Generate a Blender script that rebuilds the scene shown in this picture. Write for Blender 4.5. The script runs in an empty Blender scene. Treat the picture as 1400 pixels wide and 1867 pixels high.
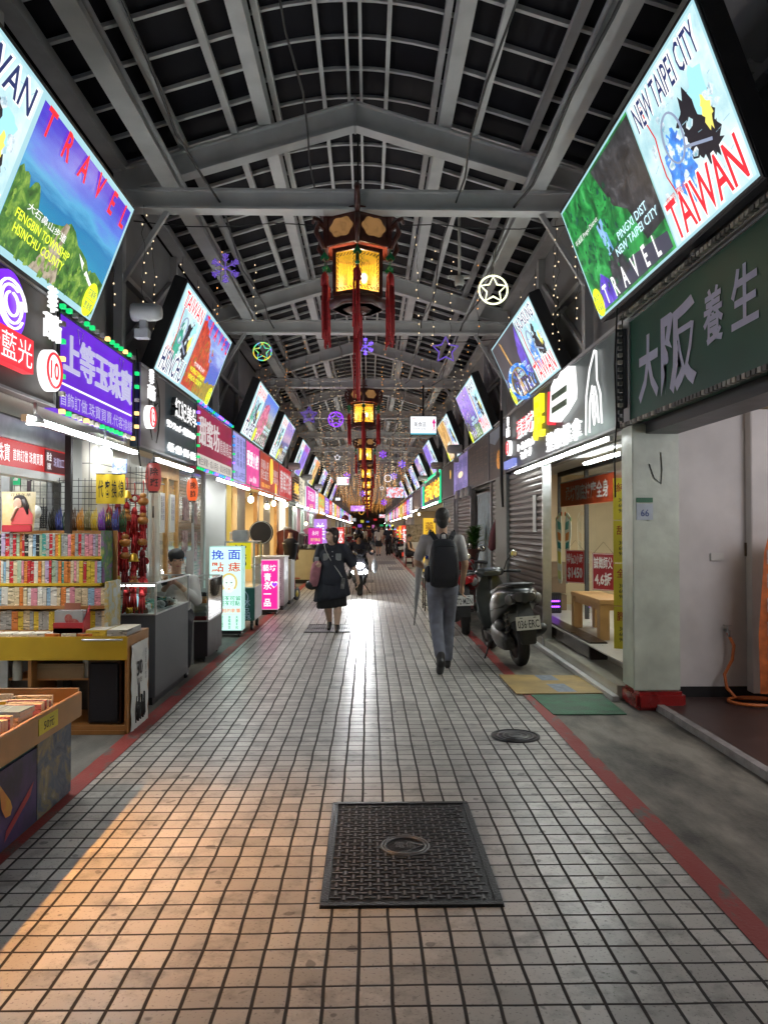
import bpy, bmesh, math, random
from mathutils import Vector, Matrix
R = math.radians; PI = math.pi
SC = bpy.context.scene; COL = SC.collection
rng = random.Random(7)
# ---------------------------------------------------------------- camera, world, exposure
cam = bpy.data.cameras.new('camera'); cam_ob = bpy.data.objects.new('camera', cam); COL.objects.link(cam_ob)
cam_ob.location = (0, 0, 1.55); cam_ob.rotation_euler = (R(90 + 1.207), 0, R(-1.146))
cam.sensor_fit = 'HORIZONTAL'; cam.sensor_width = 36; cam.lens = 36.0
cam.clip_start = .05; cam.clip_end = 600
SC.camera = cam_ob
W = bpy.data.worlds.new('World'); SC.world = W; W.use_nodes = True
_nt = W.node_tree; _bg = _nt.nodes['Background']
_sky = _nt.nodes.new('ShaderNodeTexSky'); _sky.sky_type = 'NISHITA'; _sky.sun_disc = False
_sky.sun_elevation = R(-6); _sky.sun_rotation = R(200)
_nt.links.new(_sky.outputs[0], _bg.inputs[0]); _bg.inputs[1].default_value = .15
SC.view_settings.view_transform = 'Standard'; SC.view_settings.look = 'None'
SC.view_settings.exposure = 0.43; SC.view_settings.gamma = 1.0
SC.cycles.use_denoising = True
SC.cycles.max_bounces = 6; SC.cycles.diffuse_bounces = 4; SC.cycles.glossy_bounces = 3
SC.cycles.transparent_max_bounces = 12; SC.cycles.transmission_bounces = 4
SC.cycles.sample_clamp_indirect = 12.0
SC.cycles.caustics_reflective = False; SC.cycles.caustics_refractive = False
# ---------------------------------------------------------------- materials
MATS = {}
def _pn(name):
    m = bpy.data.materials.new(name); m.use_nodes = True
    return m, m.node_tree, m.node_tree.nodes['Principled BSDF']
def mat(name, col, rough=.5, metal=0, var=.15, vs=6, bump=0, bs=60, coat=0, spec=.5):
    """plain surface with procedural mottling of colour and gloss"""
    if name in MATS: return MATS[name]
    m, nt, p = _pn(name); N = nt.nodes; L = nt.links
    tc = N.new('ShaderNodeTexCoord'); nz = N.new('ShaderNodeTexNoise')
    nz.inputs['Scale'].default_value = vs; nz.inputs['Detail'].default_value = 5
    L.new(tc.outputs['Object'], nz.inputs['Vector'])
    rp = N.new('ShaderNodeValToRGB'); L.new(nz.outputs['Fac'], rp.inputs['Fac'])
    rp.color_ramp.elements[0].position = .3; rp.color_ramp.elements[1].position = .7
    a = [max(0, c * (1 - var)) for c in col]; b = [min(1, c * (1 + var)) for c in col]
    rp.color_ramp.elements[0].color = (*a, 1); rp.color_ramp.elements[1].color = (*b, 1)
    L.new(rp.outputs['Color'], p.inputs['Base Color'])
    mr = N.new('ShaderNodeMapRange'); L.new(nz.outputs['Fac'], mr.inputs[0])
    mr.inputs[3].default_value = max(.02, rough * .8); mr.inputs[4].default_value = min(1, rough * 1.2)
    L.new(mr.outputs[0], p.inputs['Roughness'])
    p.inputs['Metallic'].default_value = metal; p.inputs['Specular IOR Level'].default_value = spec
    if coat: p.inputs['Coat Weight'].default_value = coat; p.inputs['Coat Roughness'].default_value = .06
    if bump:
        n2 = N.new('ShaderNodeTexNoise'); n2.inputs['Scale'].default_value = bs; n2.inputs['Detail'].default_value = 4
        L.new(tc.outputs['Object'], n2.inputs['Vector'])
        bp = N.new('ShaderNodeBump'); bp.inputs['Strength'].default_value = bump; bp.inputs['Distance'].default_value = .01
        L.new(n2.outputs['Fac'], bp.inputs['Height']); L.new(bp.outputs['Normal'], p.inputs['Normal'])
    MATS[name] = m; return m
def emi(name, col, s=1.0, sample=False, var=0, vs=6):
    """something that gives off light: lit plastic, tube, screen, bulb"""
    if name in MATS: return MATS[name]
    m, nt, p = _pn(name); N = nt.nodes; L = nt.links
    p.inputs['Base Color'].default_value = (*[c * .1 for c in col], 1); p.inputs['Roughness'].default_value = .5
    p.inputs['Emission Color'].default_value = (*col, 1); p.inputs['Emission Strength'].default_value = s
    if var:
        tc = N.new('ShaderNodeTexCoord'); nz = N.new('ShaderNodeTexNoise'); nz.inputs['Scale'].default_value = vs
        nz.inputs['Detail'].default_value = 6; L.new(tc.outputs['Object'], nz.inputs['Vector'])
        rp = N.new('ShaderNodeValToRGB'); L.new(nz.outputs['Fac'], rp.inputs['Fac'])
        rp.color_ramp.elements[0].position = .32; rp.color_ramp.elements[1].position = .68
        rp.color_ramp.elements[0].color = (*[c * (1 - var) for c in col], 1); rp.color_ramp.elements[1].color = (*[min(1, c * (1 + var)) for c in col], 1)
        L.new(rp.outputs['Color'], p.inputs['Emission Color'])
    m.cycles.emission_sampling = 'AUTO' if sample else 'NONE'
    MATS[name] = m; return m
def picture(name, stops, s=1.0, scale=3, stretch=(1, 1, 1), dist=0, kind='noise', sample=False):
    """a screen or poster picture: noise through a colour ramp"""
    if name in MATS: return MATS[name]
    m, nt, p = _pn(name); N = nt.nodes; L = nt.links
    tc = N.new('ShaderNodeTexCoord'); mp = N.new('ShaderNodeMapping'); L.new(tc.outputs['Object'], mp.inputs['Vector'])
    mp.inputs['Scale'].default_value = stretch
    if kind == 'noise':
        t = N.new('ShaderNodeTexNoise'); t.inputs['Detail'].default_value = 8; t.inputs['Distortion'].default_value = dist
        t.inputs['Roughness'].default_value = .65
    else:
        t = N.new('ShaderNodeTexWave'); t.inputs['Distortion'].default_value = dist; t.inputs['Detail'].default_value = 5
    t.inputs['Scale'].default_value = scale; L.new(mp.outputs[0], t.inputs['Vector'])
    rp = N.new('ShaderNodeValToRGB'); L.new(t.outputs['Fac'], rp.inputs['Fac'])
    el = rp.color_ramp.elements
    while len(el) < len(stops): el.new(.5)
    for e, (q, c) in zip(el, stops): e.position = q; e.color = (*c, 1)
    if s > 0:
        p.inputs['Base Color'].default_value = (.02, .02, .02, 1); p.inputs['Roughness'].default_value = .3
        L.new(rp.outputs[0], p.inputs['Emission Color']); p.inputs['Emission Strength'].default_value = s
        m.cycles.emission_sampling = 'AUTO' if sample else 'NONE'
    else:
        L.new(rp.outputs[0], p.inputs['Base Color']); p.inputs['Roughness'].default_value = .5
    MATS[name] = m; return m
def glass(name='pane glass', tint=(.9, .97, .95)):
    if name in MATS: return MATS[name]
    m = bpy.data.materials.new(name); m.use_nodes = True; nt = m.node_tree; N = nt.nodes; L = nt.links; N.clear()
    o = N.new('ShaderNodeOutputMaterial'); mx = N.new('ShaderNodeMixShader'); tr = N.new('ShaderNodeBsdfTransparent')
    gl = N.new('ShaderNodeBsdfGlossy'); fr = N.new('ShaderNodeFresnel'); fr.inputs[0].default_value = 1.45
    nz = N.new('ShaderNodeTexNoise'); nz.inputs['Scale'].default_value = 9
    mr = N.new('ShaderNodeMapRange'); mr.inputs[3].default_value = .01; mr.inputs[4].default_value = .05
    L.new(nz.outputs[0], mr.inputs[0]); L.new(mr.outputs[0], gl.inputs['Roughness'])
    tr.inputs[0].default_value = (*tint, 1)
    L.new(fr.outputs[0], mx.inputs[0]); L.new(tr.outputs[0], mx.inputs[1]); L.new(gl.outputs[0], mx.inputs[2]); L.new(mx.outputs[0], o.inputs[0])
    MATS[name] = m; return m
def film(name, col, alpha):
    """thin translucent sheet (curtain, plastic)"""
    if name in MATS: return MATS[name]
    m, nt, p = _pn(name); N = nt.nodes; L = nt.links
    p.inputs['Base Color'].default_value = (*col, 1); p.inputs['Roughness'].default_value = .4
    nz = N.new('ShaderNodeTexNoise'); nz.inputs['Scale'].default_value = 5; tc = N.new('ShaderNodeTexCoord')
    L.new(tc.outputs['Object'], nz.inputs['Vector'])
    mr = N.new('ShaderNodeMapRange'); mr.inputs[3].default_value = alpha * .7; mr.inputs[4].default_value = min(1, alpha * 1.3)
    L.new(nz.outputs[0], mr.inputs[0]); L.new(mr.outputs[0], p.inputs['Alpha'])
    MATS[name] = m; return m
# ---------------------------------------------------------------- mesh builder
class MB:
    def __init__(s): s.v = []; s.f = []; s.mi = []; s.sm = []; s.k = 0
    def m(s, k): s.k = k; return s
    def add(s, vs, fs, smooth=False):
        b = len(s.v); s.v += [tuple(p) for p in vs]
        for f in fs: s.f.append([i + b for i in f]); s.mi.append(s.k); s.sm.append(smooth)
        return s
    def box(s, x0, x1, y0, y1, z0, z1):
        if x0 > x1: x0, x1 = x1, x0
        if y0 > y1: y0, y1 = y1, y0
        if z0 > z1: z0, z1 = z1, z0
        return s.add([(x0, y0, z0), (x1, y0, z0), (x1, y1, z0), (x0, y1, z0), (x0, y0, z1), (x1, y0, z1), (x1, y1, z1), (x0, y1, z1)],
                     [(0, 3, 2, 1), (4, 5, 6, 7), (0, 1, 5, 4), (1, 2, 6, 5), (2, 3, 7, 6), (3, 0, 4, 7)])
    def obox(s, c, size, M):
        """box of a given size centred at c, turned by matrix M"""
        h = [q / 2 for q in size]; n = len(s.v); s.box(-h[0], h[0], -h[1], h[1], -h[2], h[2])
        for i in range(n, len(s.v)): s.v[i] = tuple(M @ Vector(s.v[i]) + Vector(c))
        return s
    def bar(s, a, b, w, h=None, up=(0, 0, 1)):
        a = Vector(a); b = Vector(b); d = (b - a); L = d.length; d.normalize(); u = Vector(up)
        if abs(d.dot(u)) > .99: u = Vector((1, 0, 0))
        x = d.cross(u).normalized(); z = x.cross(d).normalized()
        M = Matrix((x, d, z)).transposed()
        return s.obox((a + b) / 2, (w, L, h or w), M)
    def quad(s, a, b, c, d): return s.add([a, b, c, d], [(0, 1, 2, 3)])
    def _ring(s, c, d, r, n, x=None):
        d = Vector(d).normalized()
        if x is None:
            x = d.cross(Vector((0, 0, 1)))
            if x.length < .01: x = Vector((1, 0, 0))
        x = (x - d * x.dot(d)).normalized(); y = d.cross(x)
        return [Vector(c) + x * (r * math.cos(2 * PI * i / n)) + y * (r * math.sin(2 * PI * i / n)) for i in range(n)], x
    def rings(s, rs, caps=True, smooth=True, closed=False):
        n = len(rs[0]); vs = [p for r in rs for p in r]; fs = []; m = len(rs)
        for j in range(m if closed else m - 1):
            k = (j + 1) % m
            for i in range(n): fs.append((j * n + i, j * n + (i + 1) % n, k * n + (i + 1) % n, k * n + i))
        b = len(s.v); s.add(vs, fs, smooth)
        if caps and not closed:
            s.f.append([b + i for i in range(n)][::-1]); s.mi.append(s.k); s.sm.append(False)
            s.f.append([b + (m - 1) * n + i for i in range(n)]); s.mi.append(s.k); s.sm.append(False)
        return s
    def cyl(s, a, b, r0, r1=None, n=12, caps=True):
        r1 = r0 if r1 is None else r1; d = Vector(b) - Vector(a)
        p, x = s._ring(a, d, r0, n); q, _ = s._ring(b, d, r1, n, x)
        return s.rings([p, q], caps)
    def tube(s, pts, r, n=6, closed=False):
        pts = [Vector(p) for p in pts]; rs = []; x = None; m = len(pts)
        for i, p in enumerate(pts):
            a = pts[(i - 1) % m] if (closed or i > 0) else p; b = pts[(i + 1) % m] if (closed or i < m - 1) else p
            rr = r[i] if isinstance(r, (list, tuple)) else r
            q, x = s._ring(p, b - a, rr, n, x); rs.append(q)
        return s.rings(rs, True, True, closed)
    def lathe(s, prof, c=(0, 0, 0), n=20, ax='z', cap=True):
        rs = []
        for r, h in prof:
            ring = []
            for i in range(n):
                a = 2 * PI * i / n; u, w = r * math.cos(a), r * math.sin(a)
                ring.append((c[0] + u, c[1] + w, c[2] + h) if ax == 'z' else (c[0] + h, c[1] + u, c[2] + w) if ax == 'x' else (c[0] + w, c[1] + h, c[2] + u))
            rs.append(ring)
        return s.rings(rs, cap)
    def ell(s, c, r, nu=12, nv=8, M=None):
        if not isinstance(r, (list, tuple)): r = (r, r, r)
        vs = []; fs = []
        for j in range(nv + 1):
            t = PI * j / nv
            for i in range(nu):
                a = 2 * PI * i / nu; p = Vector((r[0] * math.sin(t) * math.cos(a), r[1] * math.sin(t) * math.sin(a), r[2] * math.cos(t)))
                if M: p = M @ p
                vs.append(p + Vector(c))
        for j in range(nv):
            for i in range(nu):
                a, b = j * nu + i, j * nu + (i + 1) % nu
                fs.append((a, b, b + nu, a + nu) if 0 < j < nv - 1 else ((a, b + nu, a + nu) if j == 0 else (a, b, a + nu)))
        return s.add(vs, fs, True)
    def prism(s, pts, y0, y1):
        """polygon in the xz plane, extruded along y"""
        n = len(pts)
        vs = [(x, y0, z) for x, z in pts] + [(x, y1, z) for x, z in pts]
        fs = [tuple(range(n)), tuple(range(2 * n - 1, n - 1, -1))] + [(i + n, (i + 1) % n + n, (i + 1) % n, i) for i in range(n)]
        return s.add(vs, fs)
    def cap(s, a, b, r0, r1=None, n=14):
        """tapered rounded limb"""
        r1 = r0 if r1 is None else r1
        s.cyl(a, b, r0, r1, n); s.ell(a, r0, n, 8); s.ell(b, r1, n, 8); return s
    def mesh(s, name, mats, bev=0):
        me = bpy.data.meshes.new(name); me.from_pydata(s.v, [], s.f)
        for q in (mats if isinstance(mats, (list, tuple)) else [mats]): me.materials.append(q)
        me.polygons.foreach_set('material_index', s.mi); me.polygons.foreach_set('use_smooth', s.sm)
        bm = bmesh.new(); bm.from_mesh(me)
        if bev:
            ed = [e for e in bm.edges if len(e.link_faces) == 2 and e.calc_face_angle(0) > .6]
            bmesh.ops.bevel(bm, geom=ed, offset=bev, segments=2, affect='EDGES', clamp_overlap=True)
        bmesh.ops.recalc_face_normals(bm, faces=bm.faces)
        bm.to_mesh(me); bm.free(); me.update(); return me
    def build(s, name, mats, parent=None, bev=0):
        o = bpy.data.objects.new(name, s.mesh(name, mats, bev)); COL.objects.link(o)
        if parent: o.parent = parent
        return o
def tag(o, label=None, cat=None, group=None, kind=None):
    if label: o['label'] = label
    if cat: o['category'] = cat
    if group: o['group'] = group
    if kind: o['kind'] = kind
    return o
def thing(name, label, cat, loc=(0, 0, 0), rz=0, group=None, rx=0, ry=0):
    o = bpy.data.objects.new(name, None); COL.objects.link(o); o.empty_display_size = .1
    o.location = loc; o.rotation_euler = (R(rx), R(ry), R(rz)); return tag(o, label, cat, group)
def place(o, loc=(0, 0, 0), rz=0, rx=0, ry=0):
    o.location = loc; o.rotation_euler = (R(rx), R(ry), R(rz)); return o
KIDS = {}
def dup(root, loc, rz=None, label=None, scale=None):
    r = root.copy(); COL.objects.link(r); r.location = loc
    if rz is not None: r.rotation_euler = (root.rotation_euler[0], root.rotation_euler[1], R(rz))
    if label: r['label'] = label
    if scale: r.scale = (scale,) * 3 if not isinstance(scale, tuple) else scale
    def rec(a, b):
        for ch in list(a.children):
            if ch == b: continue
            c = ch.copy(); COL.objects.link(c); c.parent = b; rec(ch, c)
    rec(root, r); return r
TX = {}
def txt(s, mt, parent, x, z, w, h, y=0, ext=.004, bold=0, name='lettering', keep=False, rz=0, lab=None, shear=0):
    """lettering centred at (x,z) in its parent's front plane, fitted to w by h; faces -y"""
    key = (s, bold, shear)
    if key not in TX:
        c = bpy.data.curves.new('lettering', 'FONT'); c.body = s; c.resolution_u = 2; c.offset = bold; c.shear = shear
        c.align_x = 'CENTER'; c.space_line = 1.0
        o = bpy.data.objects.new('lettering', c); me = bpy.data.meshes.new_from_object(o); bpy.data.objects.remove(o)
        TX[key] = ([tuple(v.co) for v in me.vertices], [tuple(p.vertices) for p in me.polygons]); bpy.data.meshes.remove(me)
    vs, fs = TX[key]
    if not vs: return None
    x0 = min(p[0] for p in vs); x1 = max(p[0] for p in vs); z0 = min(p[1] for p in vs); z1 = max(p[1] for p in vs)
    sx = w / max(1e-6, x1 - x0); sz = h / max(1e-6, z1 - z0)
    if keep: sx = sz = min(sx, sz)
    b = MB(); cx = (x0 + x1) / 2; cz = (z0 + z1) / 2
    q = [((p[0] - cx) * sx, (p[1] - cz) * sz) for p in vs]
    if rz: ca, sa = math.cos(R(rz)), math.sin(R(rz)); q = [(u * ca - v * sa, u * sa + v * ca) for u, v in q]
    b.add([(x + u, y - ext, z + v) for u, v in q], fs)
    if ext > .01:   # channel letters: give the sheet sides
        n = len(q); cnt = {}
        for f in fs:
            for i in range(len(f)):
                e = (f[i], f[(i + 1) % len(f)]); cnt[e] = 1
        side = [e for e in cnt if (e[1], e[0]) not in cnt]
        base = len(b.v); b.add([(x + u, y, z + v) for u, v in q], [])
        for i, j in side: b.f.append([i, base + i, base + j, j]); b.mi.append(1 if isinstance(mt, (list, tuple)) else 0); b.sm.append(False)
    me = bpy.data.meshes.new(name); me.from_pydata(b.v, [], b.f)
    for m_ in (mt if isinstance(mt, (list, tuple)) else [mt]): me.materials.append(m_)
    me.polygons.foreach_set('material_index', b.mi)
    o = bpy.data.objects.new(name, me); COL.objects.link(o)
    if parent: o.parent = parent
    if lab: o['label'] = lab
    return o
def lines(s, n): return '\n'.join(s[i:i + n] for i in range(0, len(s), n))
def vert(s): return '\n'.join(s)
def remesh(b, voxel, name, mt, parent=None, smooth=5, fac=.5):
    """fuse overlapping limbs and lumps into one continuous smooth surface"""
    o = bpy.data.objects.new(name, b.mesh(name, mt)); COL.objects.link(o)
    a = o.modifiers.new('r', 'REMESH'); a.mode = 'VOXEL'; a.voxel_size = voxel; a.use_smooth_shade = True
    if smooth: c = o.modifiers.new('s', 'SMOOTH'); c.iterations = smooth; c.factor = fac
    me = bpy.data.meshes.new_from_object(o.evaluated_get(bpy.context.evaluated_depsgraph_get()))
    me.materials.clear()
    for q in (mt if isinstance(mt, (list, tuple)) else [mt]): me.materials.append(q)
    me.polygons.foreach_set('use_smooth', [True] * len(me.polygons))
    old = o.data; o.modifiers.clear(); o.data = me; bpy.data.meshes.remove(old); me.name = name
    if parent: o.parent = parent
    return o
def lamp(kind, name, loc, energy, col, size=.1, parent=None, rot=(0, 0, 0), **kw):
    l = bpy.data.lights.new(name, kind); l.energy = energy; l.color = col
    if kind == 'AREA': l.shape = 'RECTANGLE'; l.size = size; l.size_y = kw.get('sy', size); l.spread = kw.get('spread', PI)
    else: l.shadow_soft_size = size
    if kind == 'SPOT': l.spot_size = R(kw.get('angle', 60)); l.spot_blend = kw.get('blend', .3)
    o = bpy.data.objects.new(name, l); COL.objects.link(o); o.location = loc; o.rotation_euler = rot
    if parent: o.parent = parent
    return o
# ================================================================ SETTING: ground, roof, walls
def math_node(nt, op, a, b=None, c=None):
    n = nt.nodes.new('ShaderNodeMath'); n.operation = op
    for i, q in enumerate((a, b, c)):
        if q is None: continue
        if isinstance(q, (int, float)): n.inputs[i].default_value = q
        else: nt.links.new(q, n.inputs[i])
    return n.outputs[0]
def tile_mat():
    m, nt, p = _pn('street tiles'); N = nt.nodes; L = nt.links
    tc = N.new('ShaderNodeTexCoord'); sp = N.new('ShaderNodeSeparateXYZ')
    wn = N.new('ShaderNodeTexNoise'); wn.inputs['Scale'].default_value = 2.5; L.new(tc.outputs['Object'], wn.inputs['Vector'])
    wob = N.new('ShaderNodeMixRGB'); wob.blend_type = 'ADD'; wob.inputs[0].default_value = .018
    L.new(tc.outputs['Object'], wob.inputs[1]); L.new(wn.outputs['Color'], wob.inputs[2]); L.new(wob.outputs[0], sp.inputs[0])
    T = .115
    def cell(o, off): return math_node(nt, 'DIVIDE', math_node(nt, 'ADD', o, off), T)
    cx = cell(sp.outputs[0], 30.04 + .0); cy = cell(sp.outputs[1], 30.02)
    fx = math_node(nt, 'FRACT', cx); fy = math_node(nt, 'FRACT', cy)
    dx = math_node(nt, 'MULTIPLY', math_node(nt, 'PINGPONG', fx, .5), T); dy = math_node(nt, 'MULTIPLY', math_node(nt, 'PINGPONG', fy, .5), T)
    def edge(d, w):
        r = N.new('ShaderNodeMapRange'); r.interpolation_type = 'SMOOTHSTEP'; L.new(d, r.inputs[0]); r.inputs[1].default_value = w; r.inputs[2].default_value = w + .0035; return r.outputs[0]
    top = math_node(nt, 'MINIMUM', edge(dx, .0045), edge(dy, .0036))
    ids = N.new('ShaderNodeCombineXYZ'); L.new(math_node(nt, 'FLOOR', cx), ids.inputs[0]); L.new(math_node(nt, 'FLOOR', cy), ids.inputs[1])
    wh = N.new('ShaderNodeTexWhiteNoise'); wh.noise_dimensions = '2D'; L.new(ids.outputs[0], wh.inputs['Vector'])
    big = N.new('ShaderNodeTexNoise'); big.inputs['Scale'].default_value = .9; big.inputs['Detail'].default_value = 7; L.new(tc.outputs['Object'], big.inputs['Vector'])
    spk = N.new('ShaderNodeTexNoise'); spk.inputs['Scale'].default_value = 85; spk.inputs['Detail'].default_value = 2; L.new(tc.outputs['Object'], spk.inputs['Vector'])
    pit = N.new('ShaderNodeMapRange'); L.new(spk.outputs[0], pit.inputs[0]); pit.inputs[1].default_value = .31; pit.inputs[2].default_value = .40
    blot = N.new('ShaderNodeTexNoise'); blot.inputs['Scale'].default_value = 4.5; blot.inputs['Detail'].default_value = 8; blot.inputs['Roughness'].default_value = .7; L.new(tc.outputs['Object'], blot.inputs['Vector'])
    bl = N.new('ShaderNodeMapRange'); L.new(blot.outputs[0], bl.inputs[0]); bl.inputs[1].default_value = .33; bl.inputs[2].default_value = .5; bl.inputs[3].default_value = .5
    # darker walked-in grime in places, each tile its own tone
    v = math_node(nt, 'ADD', .64, math_node(nt, 'MULTIPLY', wh.outputs[0], .32))
    v = math_node(nt, 'MULTIPLY', v, math_node(nt, 'ADD', .72, math_node(nt, 'MULTIPLY', big.outputs[0], .5)))
    v = math_node(nt, 'MULTIPLY', v, math_node(nt, 'ADD', .55, math_node(nt, 'MULTIPLY', pit.outputs[0], .45)))
    v = math_node(nt, 'MULTIPLY', v, bl.outputs[0])
    gum = N.new('ShaderNodeTexNoise'); gum.inputs['Scale'].default_value = 11; gum.inputs['Detail'].default_value = 1; L.new(tc.outputs['Object'], gum.inputs['Vector'])
    gm = N.new('ShaderNodeMapRange'); L.new(gum.outputs[0], gm.inputs[0]); gm.inputs[1].default_value = .70; gm.inputs[2].default_value = .73; gm.inputs[3].default_value = 1; gm.inputs[4].default_value = .45; v = math_node(nt, 'MULTIPLY', v, gm.outputs[0])
    v = math_node(nt, 'MULTIPLY', v, math_node(nt, 'SUBTRACT', 1, math_node(nt, 'MULTIPLY', math_node(nt, 'GREATER_THAN', wh.outputs[0], .965), .38)))
    tone = N.new('ShaderNodeMixRGB'); tone.inputs[1].default_value = (0, 0, 0, 1); tone.inputs[2].default_value = (.65, .625, .58, 1); L.new(v, tone.inputs[0])
    gr = N.new('ShaderNodeMixRGB'); gr.inputs[1].default_value = (.022, .018, .015, 1); L.new(top, gr.inputs[0]); L.new(tone.outputs[0], gr.inputs[2])
    L.new(gr.outputs[0], p.inputs['Base Color'])
    rr = N.new('ShaderNodeMapRange'); L.new(big.outputs[0], rr.inputs[0]); rr.inputs[3].default_value = .24; rr.inputs[4].default_value = .40
    rm = N.new('ShaderNodeMixRGB'); rm.inputs[1].default_value = (.8, .8, .8, 1); L.new(top, rm.inputs[0]); L.new(rr.outputs[0], rm.inputs[2]); L.new(rm.outputs[0], p.inputs['Roughness'])
    und = N.new('ShaderNodeTexNoise'); und.inputs['Scale'].default_value = 18; L.new(tc.outputs['Object'], und.inputs['Vector'])
    h = math_node(nt, 'ADD', math_node(nt, 'MULTIPLY', top, .004), math_node(nt, 'MULTIPLY', math_node(nt, 'ADD', pit.outputs[0], und.outputs[0]), .0009))
    h = math_node(nt, 'ADD', h, math_node(nt, 'MULTIPLY', math_node(nt, 'MULTIPLY', wh.outputs[0], fy), .0011))
    bp = N.new('ShaderNodeBump'); bp.inputs['Strength'].default_value = .8; bp.inputs['Distance'].default_value = 1.0
    L.new(h, bp.inputs['Height']); L.new(bp.outputs[0], p.inputs['Normal']); return m
def concrete_mat(name, c0, c1):
    m, nt, p = _pn(name); N = nt.nodes; L = nt.links
    tc = N.new('ShaderNodeTexCoord'); a = N.new('ShaderNodeTexNoise'); a.inputs['Scale'].default_value = 1.6; a.inputs['Detail'].default_value = 9; a.inputs['Roughness'].default_value = .62
    mp = N.new('ShaderNodeMapping'); mp.inputs['Scale'].default_value = (1.6, .6, 1); L.new(tc.outputs['Object'], mp.inputs[0]); L.new(mp.outputs[0], a.inputs['Vector'])
    r = N.new('ShaderNodeValToRGB'); L.new(a.outputs[0], r.inputs[0]); r.color_ramp.elements[0].position = .38; r.color_ramp.elements[1].position = .64
    r.color_ramp.elements[0].color = (*c0, 1); r.color_ramp.elements[1].color = (*c1, 1); L.new(r.outputs[0], p.inputs['Base Color'])
    v = N.new('ShaderNodeMapRange'); L.new(a.outputs[0], v.inputs[0]); v.inputs[3].default_value = .45; v.inputs[4].default_value = .85; L.new(v.outputs[0], p.inputs['Roughness'])
    b = N.new('ShaderNodeTexNoise'); b.inputs['Scale'].default_value = 60; b.inputs['Detail'].default_value = 5; L.new(tc.outputs['Object'], b.inputs['Vector'])
    bp = N.new('ShaderNodeBump'); bp.inputs['Strength'].default_value = .35; bp.inputs['Distance'].default_value = .01; L.new(b.outputs[0], bp.inputs['Height']); L.new(bp.outputs[0], p.inputs['Normal'])
    return m
m_tile = tile_mat(); m_conc = concrete_mat('worn concrete', (.045, .042, .036), (.27, .25, .21))
m_concL = concrete_mat('side concrete', (.09, .085, .075), (.2, .19, .17))
m_red = concrete_mat('worn red paint', (.12, .10, .09), (.30, .045, .038))
for n_ in m_red.node_tree.nodes:
    if n_.type == 'VALTORGB': n_.color_ramp.elements[0].position = .36; n_.color_ramp.elements[1].position = .46
    if n_.type == 'TEX_NOISE' and n_.inputs['Scale'].default_value < 2: n_.inputs['Scale'].default_value = 5
YN, YF = -7.0, 112.0
def sheet(name, x0, x1, y0, y1, z, m):
    return tag(MB().add([(x0, y0, z), (x1, y0, z), (x1, y1, z), (x0, y1, z)], [(0, 1, 2, 3)]).build(name, m), kind='structure')
sheet('ground', -40, 40, -40, 200, -.012, m_concL)
sheet('tiled_street', -1.69, 1.43, YN, YF, 0, m_tile)
sheet('pavement', -2.75, -1.69, YN, YF, -.002, m_concL)
sheet('pavement', 1.43, 2.75, YN, YF, -.002, m_conc)
sheet('red_kerb_line', -1.82, -1.69, YN, YF, .004, m_red)
sheet('red_kerb_line', 1.43, 1.545, YN, YF, .004, m_red)
# ---- roof
m_paint = mat('grey beam paint', (.63, .63, .63), .42, var=.12, vs=3, bump=.08, bs=25)
m_paint2 = mat('dull beam paint', (.48, .48, .49), .5, var=.15, vs=3)
m_pane = mat('dark roof sheet', (.006, .006, .010), .6, var=.3, vs=3, spec=.15)
CX = -.145; TY0 = 8.09; TS = 5.1
def rz_(r): return 6.07 - .3 * abs(r)
truss0 = thing('roof_truss', 'grey steel roof truss with level tie beam and pitched rafters, nearest one in view', 'roof truss', (CX, TY0, 0), group='roof trusses over the street')
b = MB(); b.box(-2.54, 2.54, -.035, .035, 4.925, 5.095); b.box(-2.54, 2.54, -.085, .085, 4.90, 4.925); b.box(-2.54, 2.54, -.085, .085, 5.095, 5.12)
b.build('tie_beam', m_paint, truss0)
for s in (-1, 1):
    b = MB()
    b.prism([(0, 6.05), (s * 2.54, 5.288), (s * 2.54, 5.06), (0, 5.822)], -.03, .03)
    b.prism([(0, 6.07), (s * 2.54, 5.308), (s * 2.54, 5.288), (0, 6.05)], -.08, .08)
    b.prism([(0, 5.822), (s * 2.54, 5.06), (s * 2.54, 5.04), (0, 5.802)], -.08, .08)
    b.build('rafter', m_paint, truss0)
    MB().box(s * 2.43, s * 2.52, -.06, .06, 3.3, 4.9).build('post', m_paint2, truss0)
    MB().bar((s * 2.48, 0, 4.1), (s * 1.98, 0, 4.9), .05).build('brace', m_paint2, truss0)
MB().box(-.012, .012, -.085, .085, 5.79, 6.1).build('ridge_plate', m_paint2, truss0)
NTR = 20
for k in range(-2, NTR):
    if k == 0: continue
    dup(truss0, (CX, TY0 + TS * k, 0), label='grey steel roof truss with level tie beam and pitched rafters, spanning the arcade further along')
roof = thing('arcade_roof', 'dark glazed arcade roof on pale grey steel beams and ribs', 'roof', (CX, 0, 0))
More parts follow.
